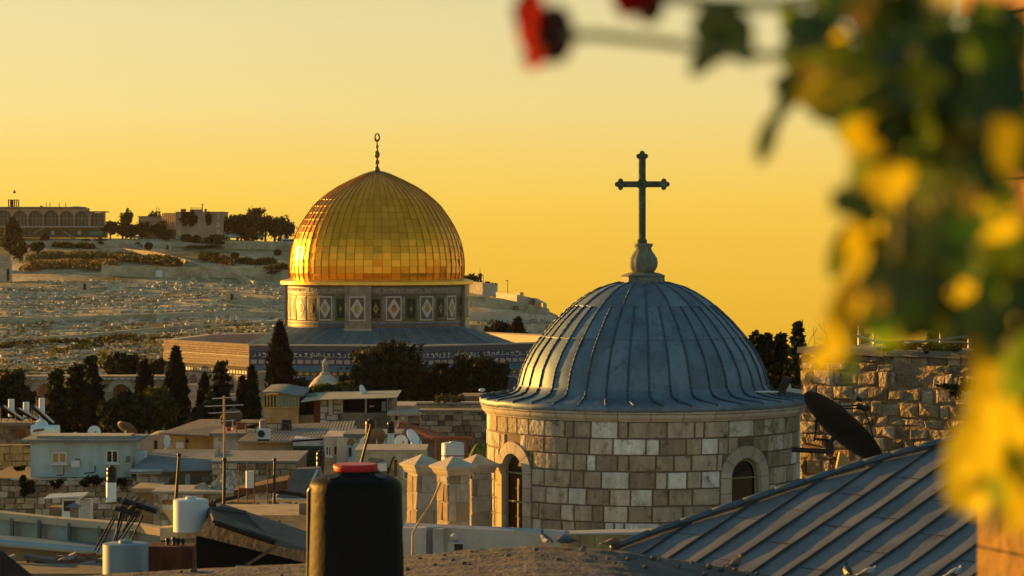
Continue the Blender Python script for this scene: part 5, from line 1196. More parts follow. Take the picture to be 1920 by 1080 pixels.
House('low_ochre_block', 'low ochre block under the rusty frame and palm', 796, 915, 884, 91, 4, M_plaster_c, M_conc_l, ov=.05, rt=.1)

# ------------------------------------------------------------------ blue domed church
YC = 73.0; kC = YC / F; ZB = 21.6
church = thing('blue_domed_church', (xat(1206, YC), YC, ZB), 'round stone church drum under a blue grey lead dome with cross', 'church')
cz = lambda y, Y=YC: zat(y, Y) - ZB
RW = 3.96
wtop = cz(772); W1, W2 = (-54.8, 'a'), (38.6, 'b')
wins = [(-57.2, cz(851, 70.7), cz(993, 70.7)), (36.6, cz(858, 69.9), cz(1010, 69.9)), (128, cz(855, 70), cz(1000, 70)), (-142, cz(855, 70), cz(1000, 70))]
HWN = .47; SUR = .31
def in_win(th, z0, z1, ext=0.0):
    for wt, zt_, zb_ in wins:
        du = abs((th - wt + 180) % 360 - 180) * math.pi / 180 * RW
        if z0 < zt_ + ext and z1 > zb_ - .02: 
            spring = zt_ - HWN
            hw = HWN + ext
            if z0 <= spring: lim = hw
            else: lim = math.sqrt(max(0, hw*hw - (z0 - spring)**2))
            if du < lim: return True
    return False
def wc(th, r, z): a = ang(th); return (r*math.cos(a), r*math.sin(a), z)
# mortar core with the window openings left out
mb = MB(); NA = 240; zc_ = [0 + i*(wtop)/44 for i in range(45)]
for i in range(44):
    for k in range(NA):
        th = k*360/NA; th2 = (k+1)*360/NA
        if in_win((th+th2)/2, zc_[i] + .01, zc_[i+1] - .01, .10): continue
        mb.add([wc(th,RW-.035,zc_[i]), wc(th2,RW-.035,zc_[i]), wc(th2,RW-.035,zc_[i+1]), wc(th,RW-.035,zc_[i+1])], [(0,1,2,3)])
mb.build('wall_mortar', M_mortar, church, smooth=True)
# courses of stones following the curve
mb = MB(); z = -.02; heights = [.40,.41,.42,.41,.40,.41,.42,.40,.40,.42]; tot = sum(heights); rr_ = random.Random(5)
for hc in heights:
    h_ = hc * (wtop + .02) / tot; th = rr_.uniform(0, 6)
    start = th
    while th < start + 360 - 3:
        w = rr_.uniform(.34, .80) if rr_.random() < .85 else rr_.uniform(.22, .34); dth = math.degrees(w / RW)
        if start + 360 - th - dth < 4: dth = start + 360 - th
        g_ = math.degrees(.016 / RW); a0, a1 = th + g_, th + dth - g_; z0, z1 = z + .016, z + h_ - .016; th += dth
        # cut away from the window surrounds
        segs = [(a0, a1)]
        for wt, zt_, zb_ in wins:
            if z0 < zt_ + SUR and z1 > zb_ - .02:
                zr = min(max(z0 + .1, 0), z1); spring = zt_ - HWN; hw = HWN + SUR
                lim = hw if z0 + h_*.5 <= spring else math.sqrt(max(0, hw*hw - (z0 + h_*.35 - spring)**2))
                hd = math.degrees((lim + .0) / RW); ns_ = []
                for s0, s1 in segs:
                    c0 = wt + 360 * round(((s0 + s1)/2 - wt) / 360)
                    if s1 <= c0 - hd or s0 >= c0 + hd: ns_.append((s0, s1))
                    else:
                        if s0 < c0 - hd - .8: ns_.append((s0, c0 - hd - .2))
                        if s1 > c0 + hd + .8: ns_.append((c0 + hd + .2, s1))
                segs = ns_
        for s0, s1 in segs:
            n_ = max(2, int((s1 - s0) / 3) + 1); bv = .018; bd = math.degrees(bv / RW); t = rr_.uniform(-.008, .012)
            jz0, jz1 = rr_.uniform(-.005,.005), rr_.uniform(-.005,.005)
            vs = []
            for q in range(n_ + 1):
                a = s0 + (s1 - s0) * q / n_; ai = min(max(a, s0 + bd), s1 - bd)
                vs += [wc(a, RW-.05, z0+jz0), wc(a, RW-.012, z0+jz0), wc(ai, RW+t+.004, z0+bv+jz0), wc(ai, RW+t+.004, z1-bv+jz1), wc(a, RW-.012, z1+jz1), wc(a, RW-.05, z1+jz1)]
            fs = []
            for q in range(n_):
                for c_ in range(5): fs.append((q*6+c_, (q+1)*6+c_, (q+1)*6+c_+1, q*6+c_+1))
            fs += [(0,1,2,3,4,5), tuple(n_*6 + c_ for c_ in (5,4,3,2,1,0))]
            mb.add(vs, fs)
    z += h_
mb.build('wall_stones', M_block, church)
# windows: surround stones, reveal, frame, glass
for wi, (wt, zt_, zb_) in enumerate(wins):
    spring = zt_ - HWN; deg = lambda m_: math.degrees(m_ / RW); mb = MB()
    def ring_stone(p_in0, p_in1, p_out0, p_out1, r1=RW+.03):
        q = [p_in0, p_in1, p_out1, p_out0]
        mb.hexa([wc(wt+deg(u), RW-.30, z_) for u, z_ in q], [wc(wt+deg(u), r1, z_) for u, z_ in q])
    nv = 5; o_ = HWN + SUR - .02
    for i in range(nv):
        t0 = math.pi*i/nv + .012; t1 = math.pi*(i+1)/nv - .012
        for s_ in range(4):
            a0 = t0 + (t1-t0)*s_/4; a1 = t0 + (t1-t0)*(s_+1)/4
            ring_stone((HWN*math.cos(a0), spring+HWN*math.sin(a0)), (HWN*math.cos(a1), spring+HWN*math.sin(a1)), (o_*math.cos(a0), spring+o_*math.sin(a0)), (o_*math.cos(a1), spring+o_*math.sin(a1)))
    nj = 4; jh = (spring - zb_) / nj
    for sgn in (-1, 1):
        for j in range(nj):
            z0, z1 = zb_ + j*jh + .006, zb_ + (j+1)*jh - .006; a, b_ = sorted((sgn*HWN, sgn*o_)); ring_stone((a, z0), (b_, z0), (a, z1), (b_, z1)) if False else \
              mb.hexa([wc(wt+deg(a), RW-.30, z0), wc(wt+deg(b_), RW-.30, z0), wc(wt+deg(b_), RW+.03, z0), wc(wt+deg(a), RW+.03, z0)], [wc(wt+deg(a), RW-.30, z1), wc(wt+deg(b_), RW-.30, z1), wc(wt+deg(b_), RW+.03, z1), wc(wt+deg(a), RW+.03, z1)])
    mb.hexa([wc(wt+deg(-o_), RW-.3, zb_-.16), wc(wt+deg(o_), RW-.3, zb_-.16), wc(wt+deg(o_), RW+.05, zb_-.16), wc(wt+deg(-o_), RW+.05, zb_-.16)], [wc(wt+deg(-o_), RW-.3, zb_), wc(wt+deg(o_), RW-.3, zb_), wc(wt+deg(o_), RW+.05, zb_), wc(wt+deg(-o_), RW+.05, zb_)])
    sur = mb.build('window_surround', M_trim, church)
    gl = MB(); pts = [(-HWN+.05, zb_)] + [((HWN-.05)*-math.cos(math.pi*i/14), spring + (HWN-.05)*math.sin(math.pi*i/14)) for i in range(15)] + [(HWN-.05, zb_)]
    gl.add([wc(wt+deg(u), RW-.15, z_) for u, z_ in pts], [tuple(range(len(pts)))]); gl.build('window_glass', mat('rusty_screen', (.05,.022,.010), .6, var=.3, scale=8, bump=0) if wi == 0 else M_glass, sur)
    fr_ = MB(); pp_ = [wc(wt+deg(u*.97), RW-.11, z_) for u, z_ in pts]; fr_.path(pp_, .028, 6)
    if wi == 0: fr_.tube(pp_[0], pp_[-1], .03)
    for zz_ in ((spring - .02, zb_ + (spring-zb_)*.48) if wi == 0 else (spring - .02,)): fr_.tube(wc(wt-deg(HWN), RW-.11, zz_), wc(wt+deg(HWN), RW-.11, zz_), .026)
    fr_.build('window_frame', mat('olive_frame', (.20,.20,.09), .6, bump=0), sur)
# cornice in separate moulded stones
mb = MB(); nst = 32; cp_ = [(0, 0), (.05, .0), (.06, .03), (.10, .055), (.13, .10), (.135, .16), (.11, .18), (.16, .19), (.17, .235), (.0, .24)]
for k in range(nst):
    a0 = k*360/nst + .12; a1 = (k+1)*360/nst - .12; vs = []; n_ = 4; dz = rr_.uniform(-.004,.004)
    for q in range(n_+1):
        a = a0 + (a1-a0)*q/n_
        for dr_, dzz in cp_: vs.append(wc(a, RW + dr_, wtop + dzz - .005 + dz))
    m_ = len(cp_); fs = [(q*m_+c_, (q+1)*m_+c_, (q+1)*m_+c_+1, q*m_+c_+1) for q in range(n_) for c_ in range(m_-1)] + [tuple(range(m_)), tuple(n_*m_ + c_ for c_ in range(m_-1, -1, -1))]
    mb.add(vs, fs)
mb.build('cornice', M_trim, church)
# lead skirt and dome with standing seams
z0d = cz(736); ect = wtop + .235
def dome_prof():
    pd = [(0,234),(20,232.5),(50,224),(80,209),(105,190),(135,164),(160,137),(175,118),(190,94),(200,72),(207,44)]
    hs = np.linspace(0, 207, 30); return [(float(np.interp(h_, [p[0] for p in pd], [p[1] for p in pd]))*kC, z0d + h_*kC) for h_ in hs]
skirt = [(4.13, ect - .02), (4.15, ect + .0), (4.15, ect + .13), (4.10, ect + .15), (3.75, ect + .19), (3.45, ect + .24), (3.28, ect + .31), (3.19, ect + .42), (3.17, z0d + .22)]
# smoothed profile: polynomial blend of the measured radii
pf = dome_prof()
M_leadd = M_lead
NS = 38; rows = [(0, .20), (.20, .5), (.5, .78), (.78, 1.0)]
def prof_at(f):
    i = min(28.999, f*29); a = int(i); b = i - a
    return (pf[a][0]*(1-b) + pf[a+1][0]*b, pf[a][1]*(1-b) + pf[a+1][1]*b)
joints = [(735-719)/207, (735-629)/207, (735-571)/207]
cuts = [0] + joints + [1.0]
mb = MB()
for ri in range(4):
    f0, f1 = cuts[ri], cuts[ri+1]; ns = NS if ri < 3 else NS // 2; lap = .012
    for k in range(ns):
        a0 = k*360/ns; a1 = a0 + 360/ns; vs = []; nh = 8; na = 6; bul = rr_.uniform(-.006, .014)
        for i in range(nh+1):
            r_, z_ = prof_at(f0 + (f1-f0)*i/nh); r_ += lap * (1 - i/nh) + .006*(3-ri)*0
            for j in range(na+1):
                u = j/na; vs.append(wc(a0 + (a1-a0)*u, r_ + bul*math.sin(math.pi*u)*math.sin(math.pi*i/nh), z_))
        mb.add(vs, [(i*(na+1)+j, i*(na+1)+j+1, (i+1)*(na+1)+j+1, (i+1)*(na+1)+j) for i in range(nh) for j in range(na)])
ld = mb.build('lead_dome', M_leadd, church, smooth=True)
mb = MB()
for k in range(NS):
    a = k*360/NS; off = 0; fmax = cuts[3] if k % 2 else 1.0; n_ = 22
    pts = [wc(a + .07*math.sin(i*.6 + k), prof_at(fmax*i/n_)[0] + .022, prof_at(fmax*i/n_)[1]) for i in range(n_+1)]
    mb.path(pts, .024, 6)
for k in range(NS):
    a = k*360/NS
    pts = [wc(a + 4.2*max(0, (r_ - 3.2))**1.0, r_ + .01, z_ + .02) for r_, z_ in skirt[::-1][1:-2]]; mb.path(pts, .026, 6)
mb.build('seams', mat('lead_seam', (.065,.10,.125), .5, .5, var=.3, scale=3, bump=0), ld, smooth=True)
for f_ in joints:
    mb = MB(); r_, z_ = prof_at(f_); n_ = 114
    for k in range(n_):
        a0, a1 = k*360/n_, (k+1)*360/n_; w0 = .02*math.sin(k*2.1); mb.tube(wc(a0, r_ + .012, z_ + w0*.5), wc(a1, r_ + .012, z_ + .02*math.sin((k+1)*2.1)*.5), .012, .012, 4)
    mb.build('joint_lap', M_lead, ld)
mb = MB()
for k in range(NS):
    a0 = k*360/NS; vs = []; na = 5; dzz = rr_.uniform(-.008,.012)
    for r_, z_ in skirt:
        for j in range(na+1):
            sh = 4.2*max(0, r_ - 3.2); vs.append(wc(a0 + sh + (360/NS)*j/na, r_, z_ + dzz*(1 if r_ > 3.5 else 0) + .012*math.sin(math.pi*j/na)))
    mb.add(vs, [(i*(na+1)+j, i*(na+1)+j+1, (i+1)*(na+1)+j+1, (i+1)*(na+1)+j) for i in range(len(skirt)-1) for j in range(na)])
mb.build('lead_skirt', M_leadd, church, smooth=True)
# base of the lantern, vase and cross
M_pat = mat('green_bronze', (.055,.075,.045), .6, .35, var=.35, scale=5, bump=.3, stain=(.13,.18,.13), stain_s=5, stain_t=(.55,.7))
M_vase = mat('weathered_vase', (.15,.165,.12), .7, .1, var=.3, scale=5, bump=.3, streak=.3, stain=(.07,.09,.07), stain_s=4, stain_t=(.52,.68))
mb = MB().lathe([(r_*kC, cz(y)) for r_, y in [(41,531),(40,519),(42,517),(38,515),(30,512),(20,510)]], 8); mb.build('lantern_base', M_vase, church)
v = MB()
prv = [(20,511),(22,507),(25.5,500),(26.5,492),(25,484),(20,476),(16,470),(15,465),(18,460.5),(18.5,457),(9,456)]
vs = []; nn = 48
for r_, y in prv:
    for k in range(nn):
        t = 2*math.pi*k/nn; lobe = 1 + (.07*abs(math.sin(t*4)) if 9 < r_ and 468 < y < 510 else 0); vs.append((r_*kC*lobe*math.cos(t), r_*kC*lobe*math.sin(t), cz(y)))
v.add(vs, [(i*nn+k, i*nn+(k+1)%nn, (i+1)*nn+(k+1)%nn, (i+1)*nn+k) for i in range(len(prv)-1) for k in range(nn)]); v.build('vase', M_vase, church, smooth=True)
cx_ = xat(1204, YC) - xat(1206, YC); cb = MB(); hw = 6.6*kC; zA = cz(345.5)
def bar(p, q, hw, dp):      # chamfered square bar from p to q
    p = Vector(p); q = Vector(q); d = (q-p).normalized(); u = Vector((0,1,0)); w = d.cross(u); c = .35; pr_ = [(hw,dp*(1-c)),(hw*(1-c),dp),(-hw*(1-c),dp),(-hw,dp*(1-c)),(-hw,-dp*(1-c)),(-hw*(1-c),-dp),(hw*(1-c),-dp),(hw,-dp*(1-c))]
    vs = [b_ + w*a + u*e_ for b_ in (p, q) for a, e_ in pr_]; cb.add(vs, [(k, (k+1)%8, 8+(k+1)%8, 8+k) for k in range(8)] + [tuple(range(7,-1,-1)), tuple(range(8,16))])
bar((cx_,0,cz(457)), (cx_,0,cz(290)), hw, hw*.9); bar((cx_-44*kC,0,zA), (cx_+44*kC,0,zA), hw*.86, hw*.8)
for k in (-1,1):
    for dx in (0,):
        pass
def lobe(x, z, r, dp): cb.tube((x,-dp,z),(x,dp,z), r, r, 14)
for (ex, ez, dx, dz) in ((cx_, cz(292), 0, 1), (cx_-41*kC, zA, -1, 0), (cx_+41*kC, zA, 1, 0)):
    lobe(ex + dx*5.5*kC, ez + dz*4.5*kC, 5.0*kC, hw*.95)
    lobe(ex + (6.2*kC if dx == 0 else -dx*.5*kC), ez + (6.2*kC if dz == 0 else -1*kC), 4.8*kC, hw*.93); lobe(ex - (6.2*kC if dx == 0 else dx*.5*kC), ez - (6.2*kC if dz == 0 else 1*kC), 4.8*kC, hw*.91)
lobe(cx_, zA, 10.5*kC, hw*.97)
for y in (452,): bar((cx_,0,cz(457)), (cx_,0,cz(449)), hw*1.35, hw*1.2)
cb.build('cross', M_pat, church)
# supporting body below the drum
hb = MB(); hb.box(-6.2, 14.0, -8.6, 10, GND-ZB, .80); hb.build('lower_wall', M_conc_l, church)
# (roof terrace of the body sits just under the drum foot)

# low white parapet with buttress blocks, chimneys
M_wpar = mat('white_lime_wall', (.34,.37,.36), .9, var=.15, scale=1.6, bump=.3, stain=(.34,.28,.18), stain_s=1.0, stain_t=(.52,.7))
root = thing('white_parapet', P(757, 1033, 63.5), 'low whitewashed parapet wall running under the round drum', 'wall'); k = 63.5/F; X_ = lambda x: (x-757)*k; Z_ = lambda y: (1033-y)*k
mb = MB(); mb.hexa([(X_(757),0,-1.2),(X_(1060),0,-1.2),(X_(1060),.5,-1.2),(X_(757),.5,-1.2)], [(X_(757),0,Z_(986)),(X_(1060),0,Z_(1000)),(X_(1060),.5,Z_(998)),(X_(757),.5,Z_(984))])
mb.hexa([(X_(1060)+.002,0,-1.2),(X_(1250),0,-1.2),(X_(1250),.5,-1.2),(X_(1060)+.002,.5,-1.2)], [(X_(1060)+.002,0,Z_(1001)),(X_(1250),0,Z_(996)),(X_(1250),.5,Z_(994)),(X_(1060)+.002,.5,Z_(999))])
mb.build('wall', M_wpar, root)
mb = MB(); mb.box(X_(757), X_(800), -.35, -.003, -1.2, Z_(987)); mb.box(X_(812), X_(832), -.25, -.003, -1.2, Z_(990)); mb.build('buttress', M_wpar, root)
mb = MB()
for i in range(7): mb.hexa([(X_(1060+i*28),-.08,-.5),(X_(1087+i*28),-.08,-.5),(X_(1087+i*28),-.003,-.5),(X_(1060+i*28),-.003,-.5)], [(X_(1060+i*28),-.06,Z_(1003)),(X_(1087+i*28),-.06,Z_(1002)),(X_(1087+i*28),-.003,Z_(1002)),(X_(1060+i*28),-.003,Z_(1003))])
mb.build('olive_tiles', mat('olive_wall_tiles', (.16,.15,.08), .6, var=.3, scale=3, island=.25), root)
root = thing('vent_box', P(855, 1033, 62.6), 'small dark square vent box with a round stone on the parapet', 'vent box'); k = 62.6/F
mb = MB(); w_=15*k; mb.box(-w_, w_, -.1, .2, 14*k, 17*k); mb.box(-w_, -w_*.2, -.08, .2, 0, 14*k); mb.build('frame', M_wpar, root); MB().box(-w_*.2+.002, w_*.85, -.06, .19, 0, 14*k-.003).build('opening', M_dark, root); MB().ball((-.02,0,17*k+.1), .11, 10, .8).build('round_stone', M_wpar, root)
def chimney(label, x, yt, yb, Y, wd, rz, m, split=False):
    k = Y/F; root = thing('stone_chimney', P(x, yb, Y), label, 'chimney', 'stone chimneys beside the round drum', R(rz)); H = (yb-yt)*k; w = wd*k/2; capz = H - 34*k
    mb = blocks(2*w, capz-.02, .46, .3, .9, .02, .05, .012, r=random.Random(int(x)))
    core = MB().box(-w+.02, w-.02, -w+.02, w-.02, -.6, capz); core.build('core', M_trim, root)
    st = MB()
    for s_ in range(4):
        a = s_*math.pi/2; c_, s2 = math.cos(a), math.sin(a)
        b2 = blocks(2*w-.02, capz, .42, .35, .8, .02, .03, .008, r=random.Random(int(x)+s_)); o = len(st.v)
        vv = [((p[0]-w+.01)*c_ - (p[1]-w+.02)*s2, (p[0]-w+.01)*s2 + (p[1]-w+.02)*c_, p[2]) for p in b2.v]; st.add(vv, b2.f)
    st.build('stones', m, root)
    def ringbox(z0, z1, e0, e1): return [(-w-e0,-w-e0,z0),(w+e0,-w-e0,z0),(w+e0,w+e0,z0),(-w-e0,w+e0,z0)], [(-w-e1,-w-e1,z1),(w+e1,-w-e1,z1),(w+e1,w+e1,z1),(-w-e1,w+e1,z1)]
    cp = MB(); cp.hexa(*ringbox(capz, capz+5*k, .02, .06)); cp.hexa(*ringbox(capz+5*k, capz+12*k, .06, .09)); cp.hexa(*ringbox(capz+12*k, capz+17*k, .12, .14)); cp.hexa(*ringbox(capz+17*k, H, .13, -w+.03)); cp.build('cap', M_trim, root)
M_chim = mat('chimney_stone', (1,1,1), .9, var=.25, scale=4, bump=.6, bscale=8, ramp_i=[(0,(.20,.14,.08)),(.5,(.27,.21,.14)),(1,(.34,.31,.25))])
chimney('stone chimney with pyramid cap, leftmost of the three', 792, 852, 988, 69, 44, 28, M_chim)
chimney('stone chimney with pyramid cap, nearest and middle of the three', 850, 856, 1010, 65, 46, 30, M_chim)
chimney('orange lit stone chimney with pyramid cap, right against the drum', 895, 852, 992, 71.2, 42, 28, M_chim)
o = MB().path([P(826,905,64), P(822,915,63.9), P(808,945,63.2), P(786,978,62.9), P(774,1000,62.6), P(773,1045,62.6)], .025); o = o.build('hose', mat('yellow_hose', (.42,.28,.10), .6, bump=0)); tag(o, 'thin yellowish hose hanging from the middle stone chimney down the parapet', 'hose')
# items on the cornice
root = thing('floodlight', P(1462, 742, 70.6), 'black floodlight standing on the lead edge of the dome', 'floodlight'); MB().hexa([(-.06,-.1,.1),(.12,-.1,.06),(.12,.12,.06),(-.06,.12,.1)], [(.10,-.1,.48),(.30,-.1,.44),(.30,.12,.44),(.10,.12,.48)]).build('lamp_body', M_dark, root)
mb = MB(); mb.tube((-.02,0,0),(0,0,.16),.02); mb.tube((.14,0,0),(.08,0,.14),.02); mb.build('bracket', M_dark, root)
mb = MB(); c0 = P(1438, 736, 70.4)
for q in range(20):
    t0, t1 = 2*math.pi*q/20, 2*math.pi*(q+1)/20; mb.tube(c0 + Vector((.28*math.cos(t0), .16*math.sin(t0), .02)), c0 + Vector((.28*math.cos(t1), .16*math.sin(t1), .02)), .014, .014, 5)
tag(mb.build('cable_coil', M_frame), 'loop of pale cable lying on the lead edge beside the floodlight', 'cable')
root = thing('white_dove', P(904, 735, 71), 'tiny white bird shape on the far left edge of the lead skirt', 'bird'); b_ = MB().ball((0,0,.05), .055, 8, .8, 1.5); b_.build('body', M_white, root, smooth=True)
MB().tube((.06,0,.08),(.11,0,.07),.02,.005).build('beak', M_dark, root)
# little dome right behind the floodlight
kd2 = thing('pale_small_dome', P(1480, 762, 110), 'low pale dome glimpsed behind the floodlight', 'dome'); k = 110/F
MB().lathe([(r_*k, z_*k) for r_, z_ in ((45,-40),(45,0),(42,12),(34,24),(20,32),(0,35))], 28).build('dome', M_trim, kd2, smooth=True); MB().lathe([(4*k,34*k),(3*k,40*k),(0,44*k)], 10).build('finial', M_trim, kd2)

# ------------------------------------------------------------------ old stone wall on the right
YW = 77; k = YW/F
root = thing('old_stone_wall', (xat(1503, YW), YW, GND), 'high rough ruined stone wall right of the drum, lit warm', 'wall', rz=R(-41)); H = zat(660, YW)-GND
Wd = (1990-1503)*k/.755; k = k/.755
MB().hexa([(0,.0,0),(Wd,.0,0),(Wd,1.6,0),(0,1.6,0)], [(0,.0,H-.05),(Wd,.0,H-.15),(Wd,1.6,H-.15),(0,1.6,H-.05)]).build('mortar_core', mat('ruin_mortar', (.27,.21,.125), .95, var=.35, scale=3, bump=.8, bdist=.08), root)
rw = random.Random(21); mb = MB(); z = H - 4.6
while z < H - .1:
    hc = rw.uniform(.22, .46); hc = min(hc, H - z); x = rw.uniform(-.2, 0)
    while x < Wd:
        w = rw.uniform(.18, .66); x0, x1 = max(0, x) + .015, min(Wd, x+w) - .015; x += w + rw.uniform(0,.03)
        if x1 - x0 < .1 or rw.random() < .04: continue
        j = lambda a=.05: rw.uniform(-a, a); t = rw.uniform(.02, .12)
        q = [(x0+j(),0,z+.03+j()), (x1+j(),0,z+.03+j()), (x1+j(),0,z+hc-.03+j()), (x0+j(),0,z+hc-.03+j())]; bv = .05
        m_ = [((a[0]), -t*.6, a[2]) for a in q]; cxm = sum(a[0] for a in q)/4; czm = sum(a[2] for a in q)/4
        f_ = [(a[0] + (cxm-a[0])*.22 + j(.015), -t + j(.03), a[2] + (czm-a[2])*.24 + j(.015)) for a in q]; ct = (cxm+j(.04), -t - rw.uniform(-.01,.05), czm+j(.04))
        mb.add(q + m_ + f_ + [ct], [(0,1,5,4),(1,2,6,5),(2,3,7,6),(3,0,4,7),(4,5,9,8),(5,6,10,9),(6,7,11,10),(7,4,8,11),(8,9,12),(9,10,12),(10,11,12),(11,8,12)])
    z += hc
mb.build('stones', M_ruin, root)
mb = MB(); xx = 0
while xx < Wd:
    w = rw.uniform(.6, 1.4); mb.hexa([(xx,-.22,H-.02),(min(Wd,xx+w)-.02,-.22,H-.02+rw.uniform(-.03,.0)),(min(Wd,xx+w)-.02,1.7,H-.02),(xx,1.7,H-.02)], [(xx,-.2,H+.10+rw.uniform(0,.05)),(min(Wd,xx+w)-.02,-.2,H+.10+rw.uniform(0,.05)),(min(Wd,xx+w)-.02,1.7,H+.16),(xx,1.7,H+.16)]); xx += w
mb.build('coping', M_conc, root)
MB().hexa([((1775-1503)*k,-.45,H-1.15),((1850-1503)*k,-.45,H-1.2),((1850-1503)*k,0,H-1.0),((1775-1503)*k,0,H-.95)], [((1775-1503)*k,-.45,H-1.05),((1850-1503)*k,-.45,H-1.1),((1850-1503)*k,0,H-.8),((1775-1503)*k,0,H-.75)]).build('slate_ledge', M_roofgrey, root)
for q in (( 'dry bush growing on the slate ledge at the right of the old wall', 1800, 742, 72.9, 1.0, .45), ('thin dark weeds on top of the old wall', 1690, 662, 75.2, 1.4, .35), ('tuft on the right end of the old wall top', 1770, 664, 74.2, 1.2, .3)): shrub(*q, m=M_leaf_d, n=350, leaf=.08)
root = thing('pipe_railing', P(1640, 655, 78), 'bent metal pipes and posts along the top of the old stone wall', 'railing'); X_ = lambda x: (x-1640)*78/F; Z_ = lambda y: (655-y)*78/F; mb = MB()
mb.path([(X_(1600),0,Z_(628)),(X_(1640),0,Z_(640)),(X_(1700),0,Z_(645)),(X_(1760),0,Z_(637)),(X_(1810),0,Z_(631)),(X_(1850),0,Z_(637))], .035); mb.path([(X_(1610),.3,Z_(648)),(X_(1700),.3,Z_(640)),(X_(1850),.3,Z_(643))], .025)
for x_, yt in ((1612,612),(1640,606),(1765,605),(1818,636)): mb.tube((X_(x_),.1,-.1),(X_(x_),.1,Z_(yt)), .04)
mb.build('pipes', M_metal, root)
root = thing('bare_branches', P(1545, 655, 79), 'thin bare twigs sticking up from the left end of the old wall', 'twigs'); mb = MB()
for i in range(26):
    p = Vector((rnd.uniform(-.5,.9),0,0)); d = Vector((rnd.uniform(-1,1), rnd.uniform(-.3,.3), rnd.uniform(.3,1))).normalized()
    for s_ in range(5): q = p + d*rnd.uniform(.08,.2); mb.tube(p, q, .010, .007, 4); p = q; d = (d + Vector((rnd.uniform(-.35,.35),rnd.uniform(-.2,.2),rnd.uniform(-.3,.2)))).normalized()
mb.build('twigs', M_bark, root)

# large dish on the side of the drum
YS = 68.6; k = YS/F; root = thing('large_satellite_dish', P(1500, 848, YS), 'very large black satellite dish leaning over the metal roof', 'satellite dish')
X_ = lambda x: (x-1500)*k; Z_ = lambda y: (848-y)*k
c = Vector((X_(1582), 0, Z_(800))); ax = Vector((X_(1650)-X_(1512), 0, Z_(866)-Z_(734))).normalized(); r = (Vector((X_(1650),0,Z_(866))) - Vector((X_(1512),0,Z_(734)))).length/2
nrm = (Vector((-ax.z, 0, ax.x)) ); nrm = nrm if nrm.z > 0 else -nrm; nrm = (nrm*.97 + Vector((0,.24,0))).normalized(); u = ax; v_ = nrm.cross(u).normalized(); mb = MB(); vs = []; fs = []; rings = 9; ns = 44
for side in (0,1):
    for i in range(rings+1):
        q = i/rings*r
        for j in range(ns):
            t = 2*math.pi*j/ns; dep = (q/r)**2 * r*.19; vs.append(c + nrm*(dep - r*.19 - side*.03) + u*q*math.cos(t) + v_*q*math.sin(t))
M_ = (rings+1)*ns
for sd in (0,1):
    for i in range(rings):
        for j in range(ns):
            a = sd*M_+i*ns+j; b = sd*M_+i*ns+(j+1)%ns; q = (a,b,b+ns,a+ns); fs.append(q if sd == 0 else q[::-1])
for j in range(ns): a = rings*ns+j; b = rings*ns+(j+1)%ns; fs.append((a,b,b+M_,a+M_))
mb.add(vs, fs); mb.build('reflector', mat('black_dish', (.018,.013,.010), .6, .2, var=.3, scale=3, bump=0), root, smooth=True)
rc = Vector((X_(1615), 0, Z_(762))); mb = MB(); mb.path([Vector((X_(1560),-.1,Z_(762))), rc + Vector((.02,0,.03))], .02); mb.path([Vector((X_(1560),.1,Z_(765))), rc + Vector((0,0,-.06))], .018); mb.path([Vector((X_(1648),0,Z_(858))), Vector((X_(1632),0,Z_(800))), rc + Vector((.06,0,-.03))], .018); mb.path([rc + Vector((.1,0,.1)), Vector((X_(1634),0,Z_(778))), Vector((X_(1637),0,Z_(795))), Vector((X_(1630),0,Z_(805)))], .012); mb.build('feed_struts', M_dark, root)
mb = MB(); mb.tube(rc + Vector((-.1,0,.02)), rc + Vector((.12,0,-.06)), .07); mb.tube(rc + Vector((-.12,0,.20)), rc + Vector((.02,0,.14)), .05); mb.tube(rc + Vector((.06,0,-.10)), rc + Vector((.2,0,-.02)), .06); mb.build('receiver', M_dark, root)
mb = MB(); mb.tube((X_(1485),0,Z_(843)), (X_(1562),0,Z_(847)), .06, .06, 10); mb.box(X_(1549), X_(1562), -.1, .1, Z_(852), Z_(828)); mb.tube((X_(1555),0,Z_(830)), c - nrm*.25, .06); mb.tube((X_(1528),0,Z_(823)), (X_(1556),0,Z_(826)), .03); mb.tube((X_(1530),0,Z_(806)), (X_(1526),0,Z_(828)), .02); mb.tube((X_(1530),0,Z_(806)), c - nrm*.35 - ax*.6, .035); mb.build('wall_bracket', M_dark, root)
mb = MB(); mb.path([(X_(1553),-.1,Z_(852)),(X_(1558),-.1,Z_(868)),(X_(1566),-.1,Z_(862)),(X_(1563),-.1,Z_(856)),(X_(1556),-.1,Z_(864)),(X_(1562),-.1,Z_(876)),(X_(1580),-.1,Z_(884))], .014); mb.build('cable', M_dark, root)
root = thing('hanging_sack', P(1580, 890, 74.5), 'brown cloth sheet propped under the large black dish', 'cloth sheet'); k = 74.5/F; MB().hexa([(-14*k,0,0),(16*k,0,0),(16*k,.3,0),(-14*k,.3,0)], [(-5*k,.0,42*k),(14*k,.1,30*k),(14*k,.3,30*k),(-5*k,.3,42*k)]).build('sheet', M_plaster_y, root); MB().box(-14*k, 16*k, -.02, .32, -2, -.003).build('base', M_conc, root)

